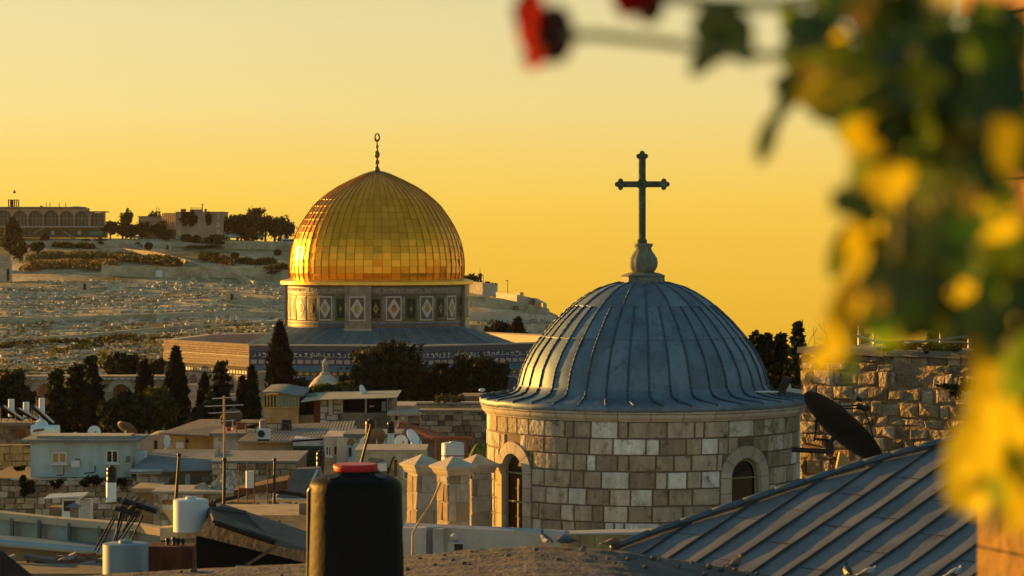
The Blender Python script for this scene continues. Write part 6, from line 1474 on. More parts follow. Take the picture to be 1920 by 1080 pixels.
# ------------------------------------------------------------------ standing seam metal roof
A0 = P(1408, 1080, 37); pt_ = R(20); dv = Vector((math.cos(pt_)*.7071, math.cos(pt_)*.7071, math.sin(pt_))); ev = Vector((.7071, -.7071, 0)); nv = ev.cross(dv); nv = nv if nv.z > 0 else -nv
roof = thing('standing_seam_roof', A0, 'blue grey standing seam metal roof with diagonal ribs', 'roof')
hipE = [-2.66, -2.45, -1.74, -1.09, -.5, .06, .39, .88, 2.2, 7.0]; hipD = [.25, .74, 1.87, 2.92, 3.72, 4.34, 4.68, 5.12, 6.3, 9.6]
hip = lambda e_: float(np.interp(e_, hipE, hipD)); SP = .52; DMIN = -1.3
rpt = lambda e_, d_, h_=0.0: ev*e_ + dv*d_ + nv*h_
M_rs = mat('seam_sheet', (.04,.055,.06), .55, .1, var=.2, bump=0)
mb = MB(); i = 0; e0 = -2.62
while e0 < 6.8:
    e1 = e0 + SP; na, nd = 9, 60; vs = []
    for a in range(na+1):
        ee = e0 + (e1-e0)*a/na; top = hip(ee)
        for b in range(nd+1):
            dd = DMIN + (top-DMIN)*b/nd; u = a/na
            h_ = .010*mnoise.noise((ee*2.2, dd*1.3, i*3.1)) * math.sin(math.pi*u)**.5 + .004*mnoise.noise((ee*7, dd*5, i)) if 0 < a < na else 0
            vs.append(rpt(ee, dd, h_ + (.004*math.cos(math.pi*u))))
    mb.add(vs, [(a*(nd+1)+b, (a+1)*(nd+1)+b, (a+1)*(nd+1)+b+1, a*(nd+1)+b+1) for a in range(na) for b in range(nd)])
    sm = MB(); top = hip(e0); jw = .010; ns_ = 16
    for q in range(ns_):
        d0, d1 = DMIN + (top-DMIN)*q/ns_, DMIN + (top-DMIN)*(q+1)/ns_; w0 = .006*mnoise.noise((d0*1.5, i*7.7, 0)); w1 = .006*mnoise.noise((d1*1.5, i*7.7, 0)); h0 = .042 + .008*mnoise.noise((d0*2, i*5.5, 4)); h1 = .042 + .008*mnoise.noise((d1*2, i*5.5, 4))
        sm.hexa([rpt(e0-jw+w0,d0,-.01), rpt(e0+jw+w0,d0,-.01), rpt(e0+jw+w1,d1,-.01), rpt(e0-jw+w1,d1,-.01)], [rpt(e0-jw*.8+w0,d0,h0), rpt(e0+jw*.8+w0,d0,h0), rpt(e0+jw*.8+w1,d1,h1), rpt(e0-jw*.8+w1,d1,h1)])
    for q in range(4):
        dj = .35 + q*1.6 + (i % 3)*.62
        js = MB()
        if dj < top - .3: js.hexa([rpt(e0+.03,dj,.0), rpt(e1-.03,dj,.0), rpt(e1-.03,dj+.012,.0), rpt(e0+.03,dj+.012,.0)], [rpt(e0+.03,dj,.008), rpt(e1-.03,dj,.008), rpt(e1-.03,dj+.012,.008), rpt(e0+.03,dj+.012,.008)]); js.build('sheet_joint', M_rs, roof)
    sm.build('seam', M_rs, roof); e0 = e1; i += 1
M_rf = mat('painted_roof_sheet', (.125,.14,.145), .55, .1, var=.22, scale=1.6, bump=.1, bscale=3, streak=.5, spec=.35, stain=(.09,.085,.075), stain_s=2.2, stain_t=(.52,.75)); M_rs = mat('seam_sheet', (.04,.055,.06), .55, .1, var=.2, bump=0)
mb.build('roof_sheets', M_rf, roof, smooth=True); 
mb = MB(); hp = [rpt(e_, hip(e_), .06) for e_ in np.linspace(-2.66, 6.9, 40)]; mb.path(hp, .05, 8); mb.path([p + Vector((.03,.25,-.03)) for p in hp], .04, 8); mb.build('hip_roll', mat('hip_sheet', (.07,.10,.12), .4, .3, var=.2, bump=0), roof, smooth=True)
mb = MB()
for q in range(39):
    a, b = hp[q] + Vector((0,.05,-.06)), hp[q+1] + Vector((0,.05,-.06)); dn = Vector((.3,2.2,-1.0)); mb.quad(a, b, b+dn, a+dn)
mb.build('far_slope', M_rf, roof)
mb = MB()
for q in range(39):
    a, b = hp[q] + Vector((.3,2.2,-1.1)), hp[q+1] + Vector((.3,2.2,-1.1)); mb.quad(a, b, Vector((b.x,b.y,GND-A0.z)), Vector((a.x,a.y,GND-A0.z)))
a, b = rpt(-2.62, DMIN, -.02), rpt(6.8, DMIN, -.02); mb.quad(a, b, Vector((b.x,b.y,GND-A0.z)), Vector((a.x,a.y,GND-A0.z))); mb.build('wall', M_conc_l, roof)

# ------------------------------------------------------------------ rough stone parapet along the bottom
pe = [(-60,1096),(60,1086),(190,1077),(380,1066),(560,1057),(757,1043),(900,1031),(1000,1024),(1090,1027),(1165,1032),(1300,1054),(1450,1080),(1600,1110)]
root = thing('rough_parapet', P(757, 1043, 36), 'rough grey brown parapet top running along the bottom, pigeons on it', 'wall'); o0 = root.location.copy(); mb = MB(); cols = 300; rws = 34; vs = []
for i in range(cols+1):
    x = -60 + 1660*i/cols; y = float(np.interp(x, [p[0] for p in pe], [p[1] for p in pe])); pf_ = P(x, y, 36)
    for j in range(rws+1):
        Yj = 36 - 5.2*j/rws; X = (x-960)/F*36
        n1 = mnoise.noise((X*1.6, Yj*5, 0))*.016 + mnoise.noise((X*5, Yj*22, 2))*.012 + (.02*mnoise.noise((X*.8, Yj*.5, 7)))
        crs = .022*abs(math.sin(Yj*5.5 + .3*math.sin(X)))
        vs.append(Vector((X, Yj, pf_.z + (n1 + crs if j else n1*.4))) - o0)
mb.add(vs, [(i*(rws+1)+j, i*(rws+1)+j+1, (i+1)*(rws+1)+j+1, (i+1)*(rws+1)+j) for i in range(cols) for j in range(rws)])
M_rp = mat('rough_parapet_stone', (.085,.085,.075), .95, var=.45, scale=3.5, bump=.9, bscale=14, bdist=.035, stain=(.08,.07,.06), stain_s=3.2, stain_t=(.50,.66))
mb.build('top_surface', M_rp, root, smooth=True)
fw = MB()
for i in range(cols):
    a, b = vs[i*(rws+1)], vs[(i+1)*(rws+1)]; c_, d_ = vs[i*(rws+1)+rws], vs[(i+1)*(rws+1)+rws]; zz = GND - o0.z
    fw.quad(b, a, Vector((a.x,a.y,zz)), Vector((b.x,b.y,zz))); fw.quad(c_, d_, Vector((d_.x,d_.y,zz)), Vector((c_.x,c_.y,zz)))
fw.build('wall_body', mat('low_bounce_wall', (.05,.045,.035), .95, var=.4, scale=2), root)  # hidden wall faces coloured dark so they bounce less sunlight
pb = MB()
for i in range(60):
    x = rnd.uniform(760, 1430) if rnd.random() < .7 else rnd.uniform(-30, 570); u = rnd.random(); y = float(np.interp(x, [p[0] for p in pe], [p[1] for p in pe])); p = P(x, y, 36) - o0; p.y -= .2 + 1.6*u; p.z += .03; p.x = (x-960)/F*36 - o0.x; s_ = rnd.uniform(.015,.045); pb.ball(tuple(p), s_, 5, .7)
o = pb.build('pebbles', M_rp, root); o['kind'] = 'stuff'

# pigeons
M_pg = mat('pigeon_grey', (.10,.11,.13), .7, var=.35, scale=18, bump=0, coords='obj'); M_pn = mat('pigeon_neck', (.035,.05,.05), .4, .2, var=.3, scale=10, bump=0, coords='obj'); M_pl = mat('pigeon_leg', (.30,.06,.04), .7, bump=0); M_pb = mat('pigeon_brown', (.16,.10,.06), .7, var=.4, scale=20, bump=0, coords='obj'); M_pw = mat('pigeon_pale', (.38,.37,.36), .7, var=.3, scale=18, bump=0, coords='obj')
def pigeon(label, x, y, Y, yaw, s=1.0, m=None, wm=None, peck=0.0, on=None):
    root = thing('pigeon', on if on is not None else P(x, y, Y), label, 'pigeon', 'pigeons on the parapet and roof', R(yaw)); root.scale = (s, s, s)
    sec = [(-.165,.095,.022,.006),(-.12,.105,.030,.010),(-.075,.118,.034,.022),(-.035,.125,.047,.043),(.005,.128,.055,.054),(.045,.14,.054,.056),(.078,.162,.040,.044),(.092,.192,.026,.030),(.098,.217,.023,.025),(.106,.234,.020,.019),(.116,.240,.010,.010)]
    if peck: sec = [(a, b, c, d) if a < .05 else (a + .03*peck, b - (b-.12)*1.25*peck, c, d) for a, b, c, d in sec]
    nn = 14; vs = []
    for (a, b, c, d) in sec:
        for q in range(nn): t = 2*math.pi*q/nn; vs.append((a + (d*.35*math.sin(t) if a > .07 else 0), c*math.cos(t), b + d*math.sin(t)))
    mb = MB(); mb.add(vs, [(i*nn+q, i*nn+(q+1)%nn, (i+1)*nn+(q+1)%nn, (i+1)*nn+q) for i in range(len(sec)-1) for q in range(nn)] + [tuple(range(nn-1,-1,-1)), tuple((len(sec)-1)*nn+q for q in range(nn))])
    mb.build('body', m or M_pg, root, smooth=True)
    hd = sec[-1]; MB().tube((hd[0],0,hd[1]), (hd[0]+.022,0,hd[1]-.006-.02*peck), .006, .002, 6).build('beak', M_dark, root)
    for sg in (-1,1):
        w = MB(); n2 = 9; top_ = []; bot_ = []
        for q in range(n2): t = q/(n2-1); top_.append((.055 - .20*t, sg*(.050 + .010*math.sin(math.pi*t) - .030*t), .165 - .055*t)); bot_.append((.045 - .17*t, sg*(.056 + .006*math.sin(math.pi*t) - .024*t), .165 - .055*t - .065*math.sin(math.pi*min(1,t+.18))))
        vs2 = top_ + bot_ + [(a, b - sg*.008, c) for a, b, c in top_ + bot_]; L_ = 2*n2
        fs2 = [(q, q+1, n2+q+1, n2+q) for q in range(n2-1)] + [(L_+q, L_+n2+q, L_+n2+q+1, L_+q+1) for q in range(n2-1)]; w.add(vs2, fs2); w.build('wing', wm or M_pg, root, smooth=True)
        lg = MB(); lg.tube((.005, sg*.02, .085), (.01, sg*.022, .012), .006, .005, 6)
        for ta in (-.5, 0, .5, 3.14): lg.tube((.01, sg*.022, .008), (.01+.032*math.cos(ta), sg*.022+.032*math.sin(ta), .003), .004, .003, 5)
        lg.build('leg', M_pl, root)
        MB().ball((hd[0]-.012, sg*.017, hd[1]+.003), .0035, 6).build('eye', mat('pigeon_eye', (.35,.10,.02), .3, bump=0), root)
pz = lambda x, Y: float(P(x, np.interp(x, [p[0] for p in pe], [p[1] for p in pe]), 36).z) + .02
def onp(x, Y): X = (x-960)/F*Y; xx = 960 + X/36*F; return Vector((X, Y, pz(xx, Y)))
pigeon('striped grey pigeon standing at the left, seen side on, first of the row', 0,0,0, 125, .86, M_pg, M_pw, on=onp(1024, 35.7))
pigeon('blue grey pigeon with dark wings bending forward, second from the left', 0,0,0, 200, .95, M_pg, M_pn, .8, on=onp(1064, 35.6))
pigeon('dark brown pigeon crouching near the lower tip of the metal roof', 0,0,0, -15, .92, M_pb, M_pb, .7, on=onp(1146, 35.6))
pigeon('upright dark pigeon alone in front of the roof ribs, lit at the breast', 0,0,0, 45, .92, M_pb, M_pn, on=onp(1378, 35.4))
def onroof(x, y):
    r_ = Vector(((x-960)/F, 1, -(y-HY)/F)); o_ = Vector((0,0,CZ)); t = (A0 - o_).dot(nv) / r_.dot(nv); return o_ + r_*t
pigeon('dark greenish pigeon low on the roof at the bottom edge, left of a pair', 0,0,0, 100, .92, M_pn, M_pn, on=onroof(1590, 1088))
pigeon('brown and grey pigeon low on the roof, right of a pair at the bottom edge', 0,0,0, 20, .92, M_pw, M_pb, .3, on=onroof(1626, 1090))
pigeon('pigeon at the bottom edge of the roof close to the orange pier', 0,0,0, 30, .92, M_pw, M_pn, .2, on=onroof(1788, 1092))
root = thing('flying_bird', P(27, 361, 240), 'tiny dark bird flying above the hilltop buildings', 'bird'); mb = MB(); mb.ball((0,0,0), .07, 8, .8, 2.0); mb.build('body', M_dark, root); mb = MB(); mb.add([(-.08,0,0),(.10,0,0),(.05,.1,.16),(-.05,-.1,.12),(-.08,0,.02),(.10,0,.02),(.05,.1,.18),(-.05,-.1,.14)], [(0,1,2,3),(4,7,6,5),(0,3,7,4),(1,5,6,2),(2,6,7,3)]); mb.build('wing', M_dark, root)

# ------------------------------------------------------------------ black tank in front
YT = 29.4; k = YT/F; root = thing('black_water_tank', (xat(667, YT), YT, zat(1200, YT)), 'big black plastic water tank with a red screw lid in front', 'water tank'); zt = lambda y: (1200-y)*k
M_bt = mat('black_tank_plastic', (.007,.0065,.0045), .55, var=.35, scale=1.6, bump=.2, bscale=10, spec=.09, streak=.3)
b_ = MB().lathe([(r_*k, zt(y)) for r_, y in [(92,1200),(91.5,1130),(90,1060),(88.5,1000),(87.3,950),(87,920),(86.3,909),(84,903),(78,898),(68,893.5),(58,890),(50,887.5),(46,885),(45,882)]], 64).build('body', M_bt, root, smooth=True)
li = MB(); vs = []; nn = 96
for r_, y in ((41,885),(41,884),(41.5,877),(41.5,876),(40,873.5),(40.5,873),(40.5,870.5),(37,869.5)):
    for q in range(nn): rr2 = r_ + (1.0 if q % 2 and 876 > y > 866 else 0); t = 2*math.pi*q/nn; vs.append((rr2*k*math.cos(t), rr2*k*math.sin(t), zt(y)))
li.add(vs, [(i*nn+q, i*nn+(q+1)%nn, (i+1)*nn+(q+1)%nn, (i+1)*nn+q) for i in range(7) for q in range(nn)] + [tuple(7*nn+q for q in range(nn))]); li.build('lid', M_red, root)
for a in (-128, -40):
    c_ = Vector((62*k*math.cos(R(a)), 62*k*math.sin(R(a)), zt(891))); d = Vector((math.cos(R(a))*.35, math.sin(R(a))*.35, 1)).normalized(); mb = MB().tube(c_ - d*.02, c_ + d*.012, 11*k, 11*k, 20); mb.build('port', M_black, root)
mb = MB(); mb.path([(-87*k,-20*k,zt(1200)), (-88*k,-22*k,zt(1080)), (-86.5*k,-22*k,zt(920)), (-84*k,-24*k,zt(914)), (-72*k,-40*k,zt(914))], .017, 8); mb.build('pipe', M_black, root)
mb = MB(); mb.box(-.6,.6,-.45,.6,-.3,-.003); mb.build('base_slab', M_conc, root)
root2 = thing('support_wall', (xat(667, YT), YT, GND), 'grey block wall carrying the big black water tank', 'wall'); MB().box(-.8,.8,-.45,.7,0,zat(1200,YT)-.302-GND).build('wall_body', M_conc, root2)

# ------------------------------------------------------------------ foreground roof edge at the left
YE = 46
def seg_box(mb, x0, y0, Yb0, x1, y1, Yb1, hpx, th, org):
    a = P(x0,y0,Yb0) - org; b = P(x1,y1,Yb1) - org; h0 = hpx*Yb0/F; h1 = hpx*Yb1/F; mb.hexa([a-Vector((0,0,h0)), b-Vector((0,0,h1)), b+Vector((0,th,-h1)), a+Vector((0,th,-h0))], [a, b, b+Vector((0,th,0)), a+Vector((0,th,0))])
root = thing('tin_roof_shed', P(0, 1040, YE), 'tin shed edge with a pale capping board, panels and gutter', 'shed'); org = root.location.copy()
mb = MB(); seg_box(mb, -60,955,48, 107,972,47, 13,.3, org); seg_box(mb, 107.5,972,47, 262,984,46, 13,.3, org); seg_box(mb, 262.5,984,46, 300,990,45.6, 15,.3, org); seg_box(mb, 300.5,990,45.6, 388,984,45, 23,.3, org); mb.build('capping_board', mat('pale_board', (.36,.32,.22), .85, var=.2, scale=1.5, bump=.2), root)
mb = MB(); seg_box(mb, -60,969,48.2, 370,1004,45.6, 50,.05, org); mb.build('back_panel', mat('bluish_panel', (.22,.29,.28), .7, var=.25, scale=1.2, bump=.1, stain=(.30,.28,.18), stain_s=.7), root)
for x_ in (21, 73, 129, 187, 245, 305):
    mb = MB(); seg_box(mb, x_-3,970+x_*.085,47.6-x_*.006, x_+3,970+x_*.085,47.6-x_*.006, 36,.12, org); mb.build('post', mat('grey_post', (.10,.12,.12), .7), root)
mb = MB(); a, b = P(-60,1013,47)-org, P(196,1035,46)-org; mb.tube(a, b, .055, .055, 14); c_ = P(-60,1004,47.6)-org; d_ = P(210,1026,46.6)-org; mb.hexa([a+Vector((0,0,-.02)), b+Vector((0,0,-.02)), d_, c_], [a+Vector((0,0,.06)), b+Vector((0,0,.06)), d_+Vector((0,0,.05)), c_+Vector((0,0,.05))]); mb.build('gutter', mat('pale_blue_gutter', (.22,.32,.36), .45, .2, var=.15, bump=0), root, smooth=False)
mb = MB(); seg_box(mb, -60,1020,47.3, 200,1041,46.4, 60,.2, org); mb.build('shed_wall', M_stone_dk, root)
# slanted slab at its right end
mb = MB(); o2 = P(390, 990, 44); root = thing('slanted_concrete_slab', o2, 'dark sloping concrete slab with a shadowed gap beneath, left of the black tank', 'slab')
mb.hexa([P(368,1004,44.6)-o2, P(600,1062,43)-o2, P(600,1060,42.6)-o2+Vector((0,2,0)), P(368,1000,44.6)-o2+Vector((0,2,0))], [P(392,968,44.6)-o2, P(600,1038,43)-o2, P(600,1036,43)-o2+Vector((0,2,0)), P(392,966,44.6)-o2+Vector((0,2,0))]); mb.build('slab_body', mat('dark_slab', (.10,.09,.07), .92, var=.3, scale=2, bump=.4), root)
MB().hexa([P(368,1070,44.9)-o2, P(600,1090,43.6)-o2, P(600,1090,43.6)-o2+Vector((0,1.8,0)), P(368,1070,44.9)-o2+Vector((0,1.8,0))], [P(368,1004,44.9)-o2, P(600,1060,43.6)-o2, P(600,1060,43.6)-o2+Vector((0,1.8,0)), P(368,1004,44.9)-o2+Vector((0,1.8,0))]).build('gap', mat('gap_shade_black', (.006,.005,.004), .95, bump=0), root)  # solid black block painted as the shade under the slab
o3 = P(450, 1000, 44.2); root = thing('tilted_collector', o3, 'dark framed solar panel lying tilted on the sloping slab', 'solar panel')
q4 = [P(392,957,45.6)-o3, P(460,967,45.6)-o3, P(512,1022,43.6)-o3, P(402,985,43.8)-o3]; up = Vector((0,-.03,.06))
MB().hexa(q4, [p+up for p in q4]).build('glass_sheet', mat('solar_glass', (.02,.017,.012), .6, var=.3, scale=4, bump=0, spec=.15), root)
mb = MB(); 
for a, b in zip(q4, q4[1:] + q4[:1]): mb.tube(a+up, b+up, .03, .03, 6)
mb.build('frame', M_dark, root); mb = MB(); mb.hexa([P(392,954,45.62)-o3, P(458,963,45.62)-o3, P(458,969,45.5)-o3, P(392,960,45.5)-o3], [P(393,954,45.62)-o3+Vector((0,.05,.03)), P(458,963,45.62)-o3+Vector((0,.05,.03)), P(458,969,45.5)-o3+up*1.6, P(392,960,45.5)-o3+up*1.6]); mb.build('edge_strip', M_metal, root)
water_tank('white cylindrical tank with a brightly sunlit left edge, in front', 325, 391, 936, 996, 45.2, M_white, sh='drum', name='white_cylinder_tank')
root = thing('tank_brackets', P(325,943,45.4), 'rusty pipe bracket holding the white cylindrical tank', 'bracket'); mb = MB(); k=45/F; mb.path([(-20*k,.2,-2*k),(-20*k,.1,2*k),(0,.1,1*k)], .03); mb.path([(66*k,.1,-3*k),(72*k,.1,-3*k),(72*k,.1,-14*k),(72*k,.1,6*k)], .025); mb.path([(68*k,0,-18*k),(76*k,0,-18*k)], .03); mb.build('pipes', M_rust, root); MB().hexa([(-22*k,.1,-14*k),(0,.1,-14*k),(0,.4,-48*k),(-4*k,.4,-48*k)], [(-22*k,.1,-5*k),(0,.1,-5*k),(0,.5,-20*k),(-4*k,.5,-20*k)]).build('shelf', M_metal, root)
water_tank('blue grey cylindrical tank with an open rim at the bottom left', 193, 278, 1018, 1075, 41.5, mat('blue_grey_paint', (.17,.25,.30), .5, .2, var=.2, scale=2.5, bump=0, streak=.2), sh='drum', name='blue_cylinder_tank')
root = thing('rusty_drum', P(319, 1080, 42), 'dark rusty brown steel box beside the blue grey tank', 'rusty box'); k=42/F; mb = MB(); mb.hexa([(-41*k,0,0),(41*k,0,0),(41*k,.5,0),(-41*k,.5,0)], [(-41*k,-.02,56*k),(42*k,-.02,54*k),(42*k,.5,55*k),(-41*k,.5,57*k)]); mb.build('box_body', mat('dark_rust', (.075,.028,.014), .85, var=.5, scale=5, bump=.4, streak=.3), root)
mb = MB()
for x_ in (-8, 4, 12, 21): mb.tube((x_*k,.2,56*k), (x_*k,.2,(62+x_%5)*k), .025); mb.ball((x_*k,.2,(63+x_%5)*k), .035, 6)
mb.build('pipe_stubs', M_dark, root)
# antenna rack
o4 = P(240, 960, 44); root = thing('antenna_rack', o4, 'cluster of dark aerial brackets and dish arms on thin crossed legs', 'antenna'); mb = MB(); p2 = lambda x, y, dy=0: P(x, y, 44) - o4 + Vector((0, dy, 0))
for a, b in (((212,970),(178,1032)),((216,972),(184,1034)),((232,950),(214,1016)),((236,952),(218,1016)),((262,952),(222,1012)),((266,954),(228,1014)),((268,966),(247,1014)),((228,948),(220,1000)),((250,958),(232,996))): mb.tube(p2(*a), p2(*b, -.1), .016, .013, 6)
mb.build('legs', M_dark, root)
mb = MB(); mb.hexa([p2(222,942), p2(292,964), p2(292,964,.25), p2(222,942,.25)], [p2(226,932), p2(295,955), p2(295,955,.3), p2(226,932,.3)]); mb.hexa([p2(218,955,-.2), p2(262,968,-.2), p2(262,968,.1), p2(218,955,.1)], [p2(220,948,-.2), p2(264,961,-.2), p2(264,961,.1), p2(220,948,.1)]); mb.tube(p2(222,936,-.1), p2(275,952,-.1), .03); mb.tube(p2(240,960,-.2), p2(256,945,-.2), .04); mb.build('bracket_arms', M_dark, root)
for x_, y_ in ((233,936),(257,936),(270,940)): MB().tube(p2(x_-4,y_+4,-.15), p2(x_+4,y_-4,-.1), .025, .035, 10).build('receiver', M_dishd, root)
# kiosk, little chimney, junk
root = thing('wall_kiosk', P(125, 972, 120), 'small pale blue kiosk with a dark window and tin awning below the stone wall', 'kiosk'); k=120/F; X_=lambda x:(x-125)*k; Z_=lambda y:(972-y)*k
MB().box(X_(116),X_(148),0,1,-3,Z_(935)).build('wall', M_dishw, root); MB().box(X_(120),X_(141),-.05,-.003,Z_(958),Z_(939)).build('window', M_glass, root); MB().hexa([(X_(86),-.5,Z_(934)),(X_(160),-.5,Z_(930)),(X_(160),1,Z_(928)),(X_(86),1,Z_(932))],[(X_(86),-.5,Z_(932)),(X_(160),-.5,Z_(928)),(X_(160),1,Z_(926)),(X_(86),1,Z_(930))]).build('awning', M_metal, root)
MB().box(X_(90),X_(116)-.003,.3,1,-3,Z_(952)).build('side_box', M_stone_dk, root); MB().box(X_(148)+.003,X_(168),.2,1,-3,Z_(938)).build('white_sheet', M_plaster_w, root)
root = thing('vent_chimney', P(138, 985, 60), 'thin square vent with a small pitched hood, left edge sunlit', 'vent'); k=60/F; MB().box(-7*k,8*k,0,.16,0,34*k).build('shaft', M_conc, root); mb=MB(); mb.hexa([(-15*k,-.1,34*k),(12*k,-.1,34*k),(12*k,.26,34*k),(-15*k,.26,34*k)],[(-3*k,.05,41*k),(3*k,.05,41*k),(3*k,.1,41*k),(-3*k,.1,41*k)]); mb.build('hood', M_roofgrey, root); MB().box(-7*k,8*k,0,.16,-3,-.003).build('base', M_conc, root)
o5 = P(120, 1060, 42); root = thing('junk_pile', o5, 'heap of planks, rusty sheets and broken junk in the lower left corner', 'junk pile')
for i, (nm, m, n_) in enumerate((('planks', mat('old_planks', (.14,.11,.08), .9, var=.4, scale=3), 16), ('rusty_sheets', M_rust, 9), ('grey_scraps', M_conc_l, 10))):
    mb = MB()
    for q in range(n_):
        c_ = p3 = P(rnd.uniform(-10,190), rnd.uniform(1046,1085), 43.5) - o5; a = rnd.uniform(-.5,.4); ln = rnd.uniform(.15,.55); th_ = rnd.uniform(.015,.05); w_ = rnd.uniform(.04,.16); d = Vector((math.cos(a), rnd.uniform(-.4,.4), math.sin(a))).normalized()*ln; s_ = Vector((0,w_,0)); u_ = Vector((0,0,th_)); mb.hexa([c_-d-s_-u_, c_+d-s_-u_, c_+d+s_-u_, c_-d+s_-u_], [c_-d-s_+u_, c_+d-s_+u_, c_+d+s_+u_, c_-d+s_+u_])
    mb.build(nm, m, root)
MB().hexa([P(116,1050,44)-o5, P(180,1040,44)-o5, P(180,1040,44.6)-o5, P(116,1050,44.6)-o5],[P(118,1046,44)-o5, P(180,1036,44)-o5, P(180,1036,44.6)-o5, P(118,1046,44.6)-o5]).build('rusty_tray', M_rust, root)
MB().box(-1.4,.9,0,1.6,GND-o5.z,-.12).build('floor_slab', M_stone_dk, root)
o6 = P(480, 1060, 41); root = thing('leaning_rusty_beam', o6, 'rusty beam leaning diagonally over the dark gap', 'beam'); MB().hexa([P(454,1062,41)-o6, P(460,1064,41)-o6, P(460,1064,41.2)-o6, P(454,1062,41.2)-o6],[P(515,1022,42)-o6, P(522,1026,42)-o6, P(522,1026,42.2)-o6, P(515,1022,42.2)-o6]).build('beam_body', M_rust, root); MB().box(-.3,-.1,-.2,.2,-.1,-.02).build('foot', M_conc, root)
o7 = P(0, 1030, 40); root = thing('wooden_board', o7, 'dark board leaning in the lower left corner with a sunlit edge', 'board'); MB().hexa([P(-20,1090,40)-o7, P(75,1090,40)-o7, P(75,1090,40.2)-o7, P(-20,1090,40.2)-o7],[P(-20,1030,40)-o7, P(6,1034,40)-o7, P(6,1034,40.2)-o7, P(-20,1030,40.2)-o7]).build('board_body', M_dark, root); MB().box(-.12,.0,-.02,-.005,-.4,-.1).build('batten', M_plaster_y, root)

# ------------------------------------------------------------------ pier close by at the right
YP = 12.0; root = thing('orange_stone_pier', (xat(1833, YP), YP, 24), 'blurred orange brown stone pier at the right edge, close by', 'pier', rz=R(20)); mb = MB()
z_ = 0; rp = random.Random(3)
while z_ < 8.6:
    h_ = rp.uniform(.30,.42); e_ = rp.uniform(-.006,.006); mb.box(e_, .62+e_, e_-0.62, e_, z_+.004, z_+h_-.004); z_ += h_
mb.v = [(a, b, c) for a, b, c in mb.v]
mb.build('shaft', mat('orange_sandstone', (.19,.11,.02), .9, var=.35, scale=4, bump=.8, bscale=14, bdist=.03, stain=(.22,.09,.03), stain_s=5, stain_t=(.50,.66)), root)
MB().box(-.05,.67,-.67,.05,zat(30,YP)-24,zat(0,YP)-24+.05).build('moulding', mat('moulding_stone', (.26,.15,.06), .9, var=.2, bump=.4), root)
root = thing('pier_foot', (xat(1900, YP), YP, GND), 'rendered base wall under the orange pier', 'wall'); MB().box(-.5,.9,-.8,.6,0,16-.01).build('wall_body', M_plaster_y, root)

# ------------------------------------------------------------------ geranium hanging into the frame
M_lf1 = mat('geranium_leaf', (.13,.22,.008), .55, var=.35, scale=30, bump=.3, bscale=60, island=.45, transl=.5, bdist=.003)
M_lf2 = mat('geranium_leaf_dark', (.035,.062,.007), .55, var=.3, scale=30, bump=.2, island=.3, transl=.22, bdist=.003)
M_lf3 = mat('geranium_leaf_yellow', (.46,.40,.008), .6, var=.35, scale=25, bump=.2, island=.35, transl=.6, bdist=.003)
M_lf4 = mat('geranium_leaf_dry', (.22,.16,.02), .8, var=.35, scale=25, bump=.2, island=.3, transl=.3, bdist=.003)
M_pet = mat('red_petal', (.34,.002,.003), .9, var=.2, scale=30, bump=0, island=.2, transl=.15, spec=.1); M_cal = mat('flower_core', (.07,.02,.008), .8, bump=0, transl=.1); M_stem = mat('geranium_stem', (.26,.25,.08), .7, var=.2, bump=0, transl=.2)
ger = thing('geranium', P(1850, 60, 2.75), 'blurred hanging geranium with yellow green leaves and red flowers, closest', 'geranium'); go = ger.location.copy()
rg = random.Random(17)
def leaf(mb, c, r, nrm, asp=1.0, roll=0.0, lob=7):
    nrm = Vector(nrm).normalized(); u = nrm.orthogonal().normalized(); w = nrm.cross(u); cr_, sr_ = math.cos(roll), math.sin(roll); u, w = u*cr_ + w*sr_, w*cr_ - u*sr_; vs = [c + nrm*r*.0]; n_ = 28
    for ring_ in (.5, 1.0):
        for q in range(n_):
            t = 2*math.pi*q/n_; rr2 = r*ring_*(1 + (.07*math.cos(t*lob) - .38*max(0, math.cos(t)-.86)/.14*1.2 if ring_ == 1 else 0)); vs.append(c + u*rr2*math.cos(t)*asp + w*rr2*math.sin(t)/math.sqrt(asp) + nrm*(r*.22*ring_**2 + r*.05*math.sin(t*lob)*ring_))
    mb.add(vs, [(0, 1+q, 1+(q+1)%n_) for q in range(n_)] + [(1+q, 1+n_+q, 1+n_+(q+1)%n_, 1+(q+1)%n_) for q in range(n_)])
    return u
def g(x, y, Y): return P(x, y, Y) - go
def long_leaf(mb, x0, y0, x1, y1, wpx, Y, curl=.3):
    a, b = g(x0,y0,Y), g(x1,y1,Y+rg.uniform(-.06,.06)); d = b-a; w = wpx*Y/F/2; side = Vector((d.z,0,-d.x)).normalized(); n_ = 10; vs = []
    for i in range(n_+1):
        t = i/n_; ww = w*math.sin(math.pi*(t*.9+.05))**.6; c = a + d*t + Vector((0, -curl*w*math.sin(math.pi*t), 0)); vs += [c - side*ww + Vector((0,.4*w,0)), c, c + side*ww + Vector((0,.3*w,0))]
    mb.add(vs, [(i*3+j, i*3+j+1, (i+1)*3+j+1, (i+1)*3+j) for i in range(n_) for j in (0,1)])
L1, L2, L3, L4, ST = MB(), MB(), MB(), MB(), MB()
ells = [(1610,60,140,90,18),(1730,70,120,110,28),(1660,190,120,110,30),(1780,210,110,130,34),(1530,150,50,50,5),(1760,360,100,100,22),(1650,430,60,80,9),(1830,120,70,120,18),(1790,480,80,80,16),(1880,260,60,200,18),(1710,570,110,50,12),(1890,560,45,170,12),(1890,820,40,120,7)]
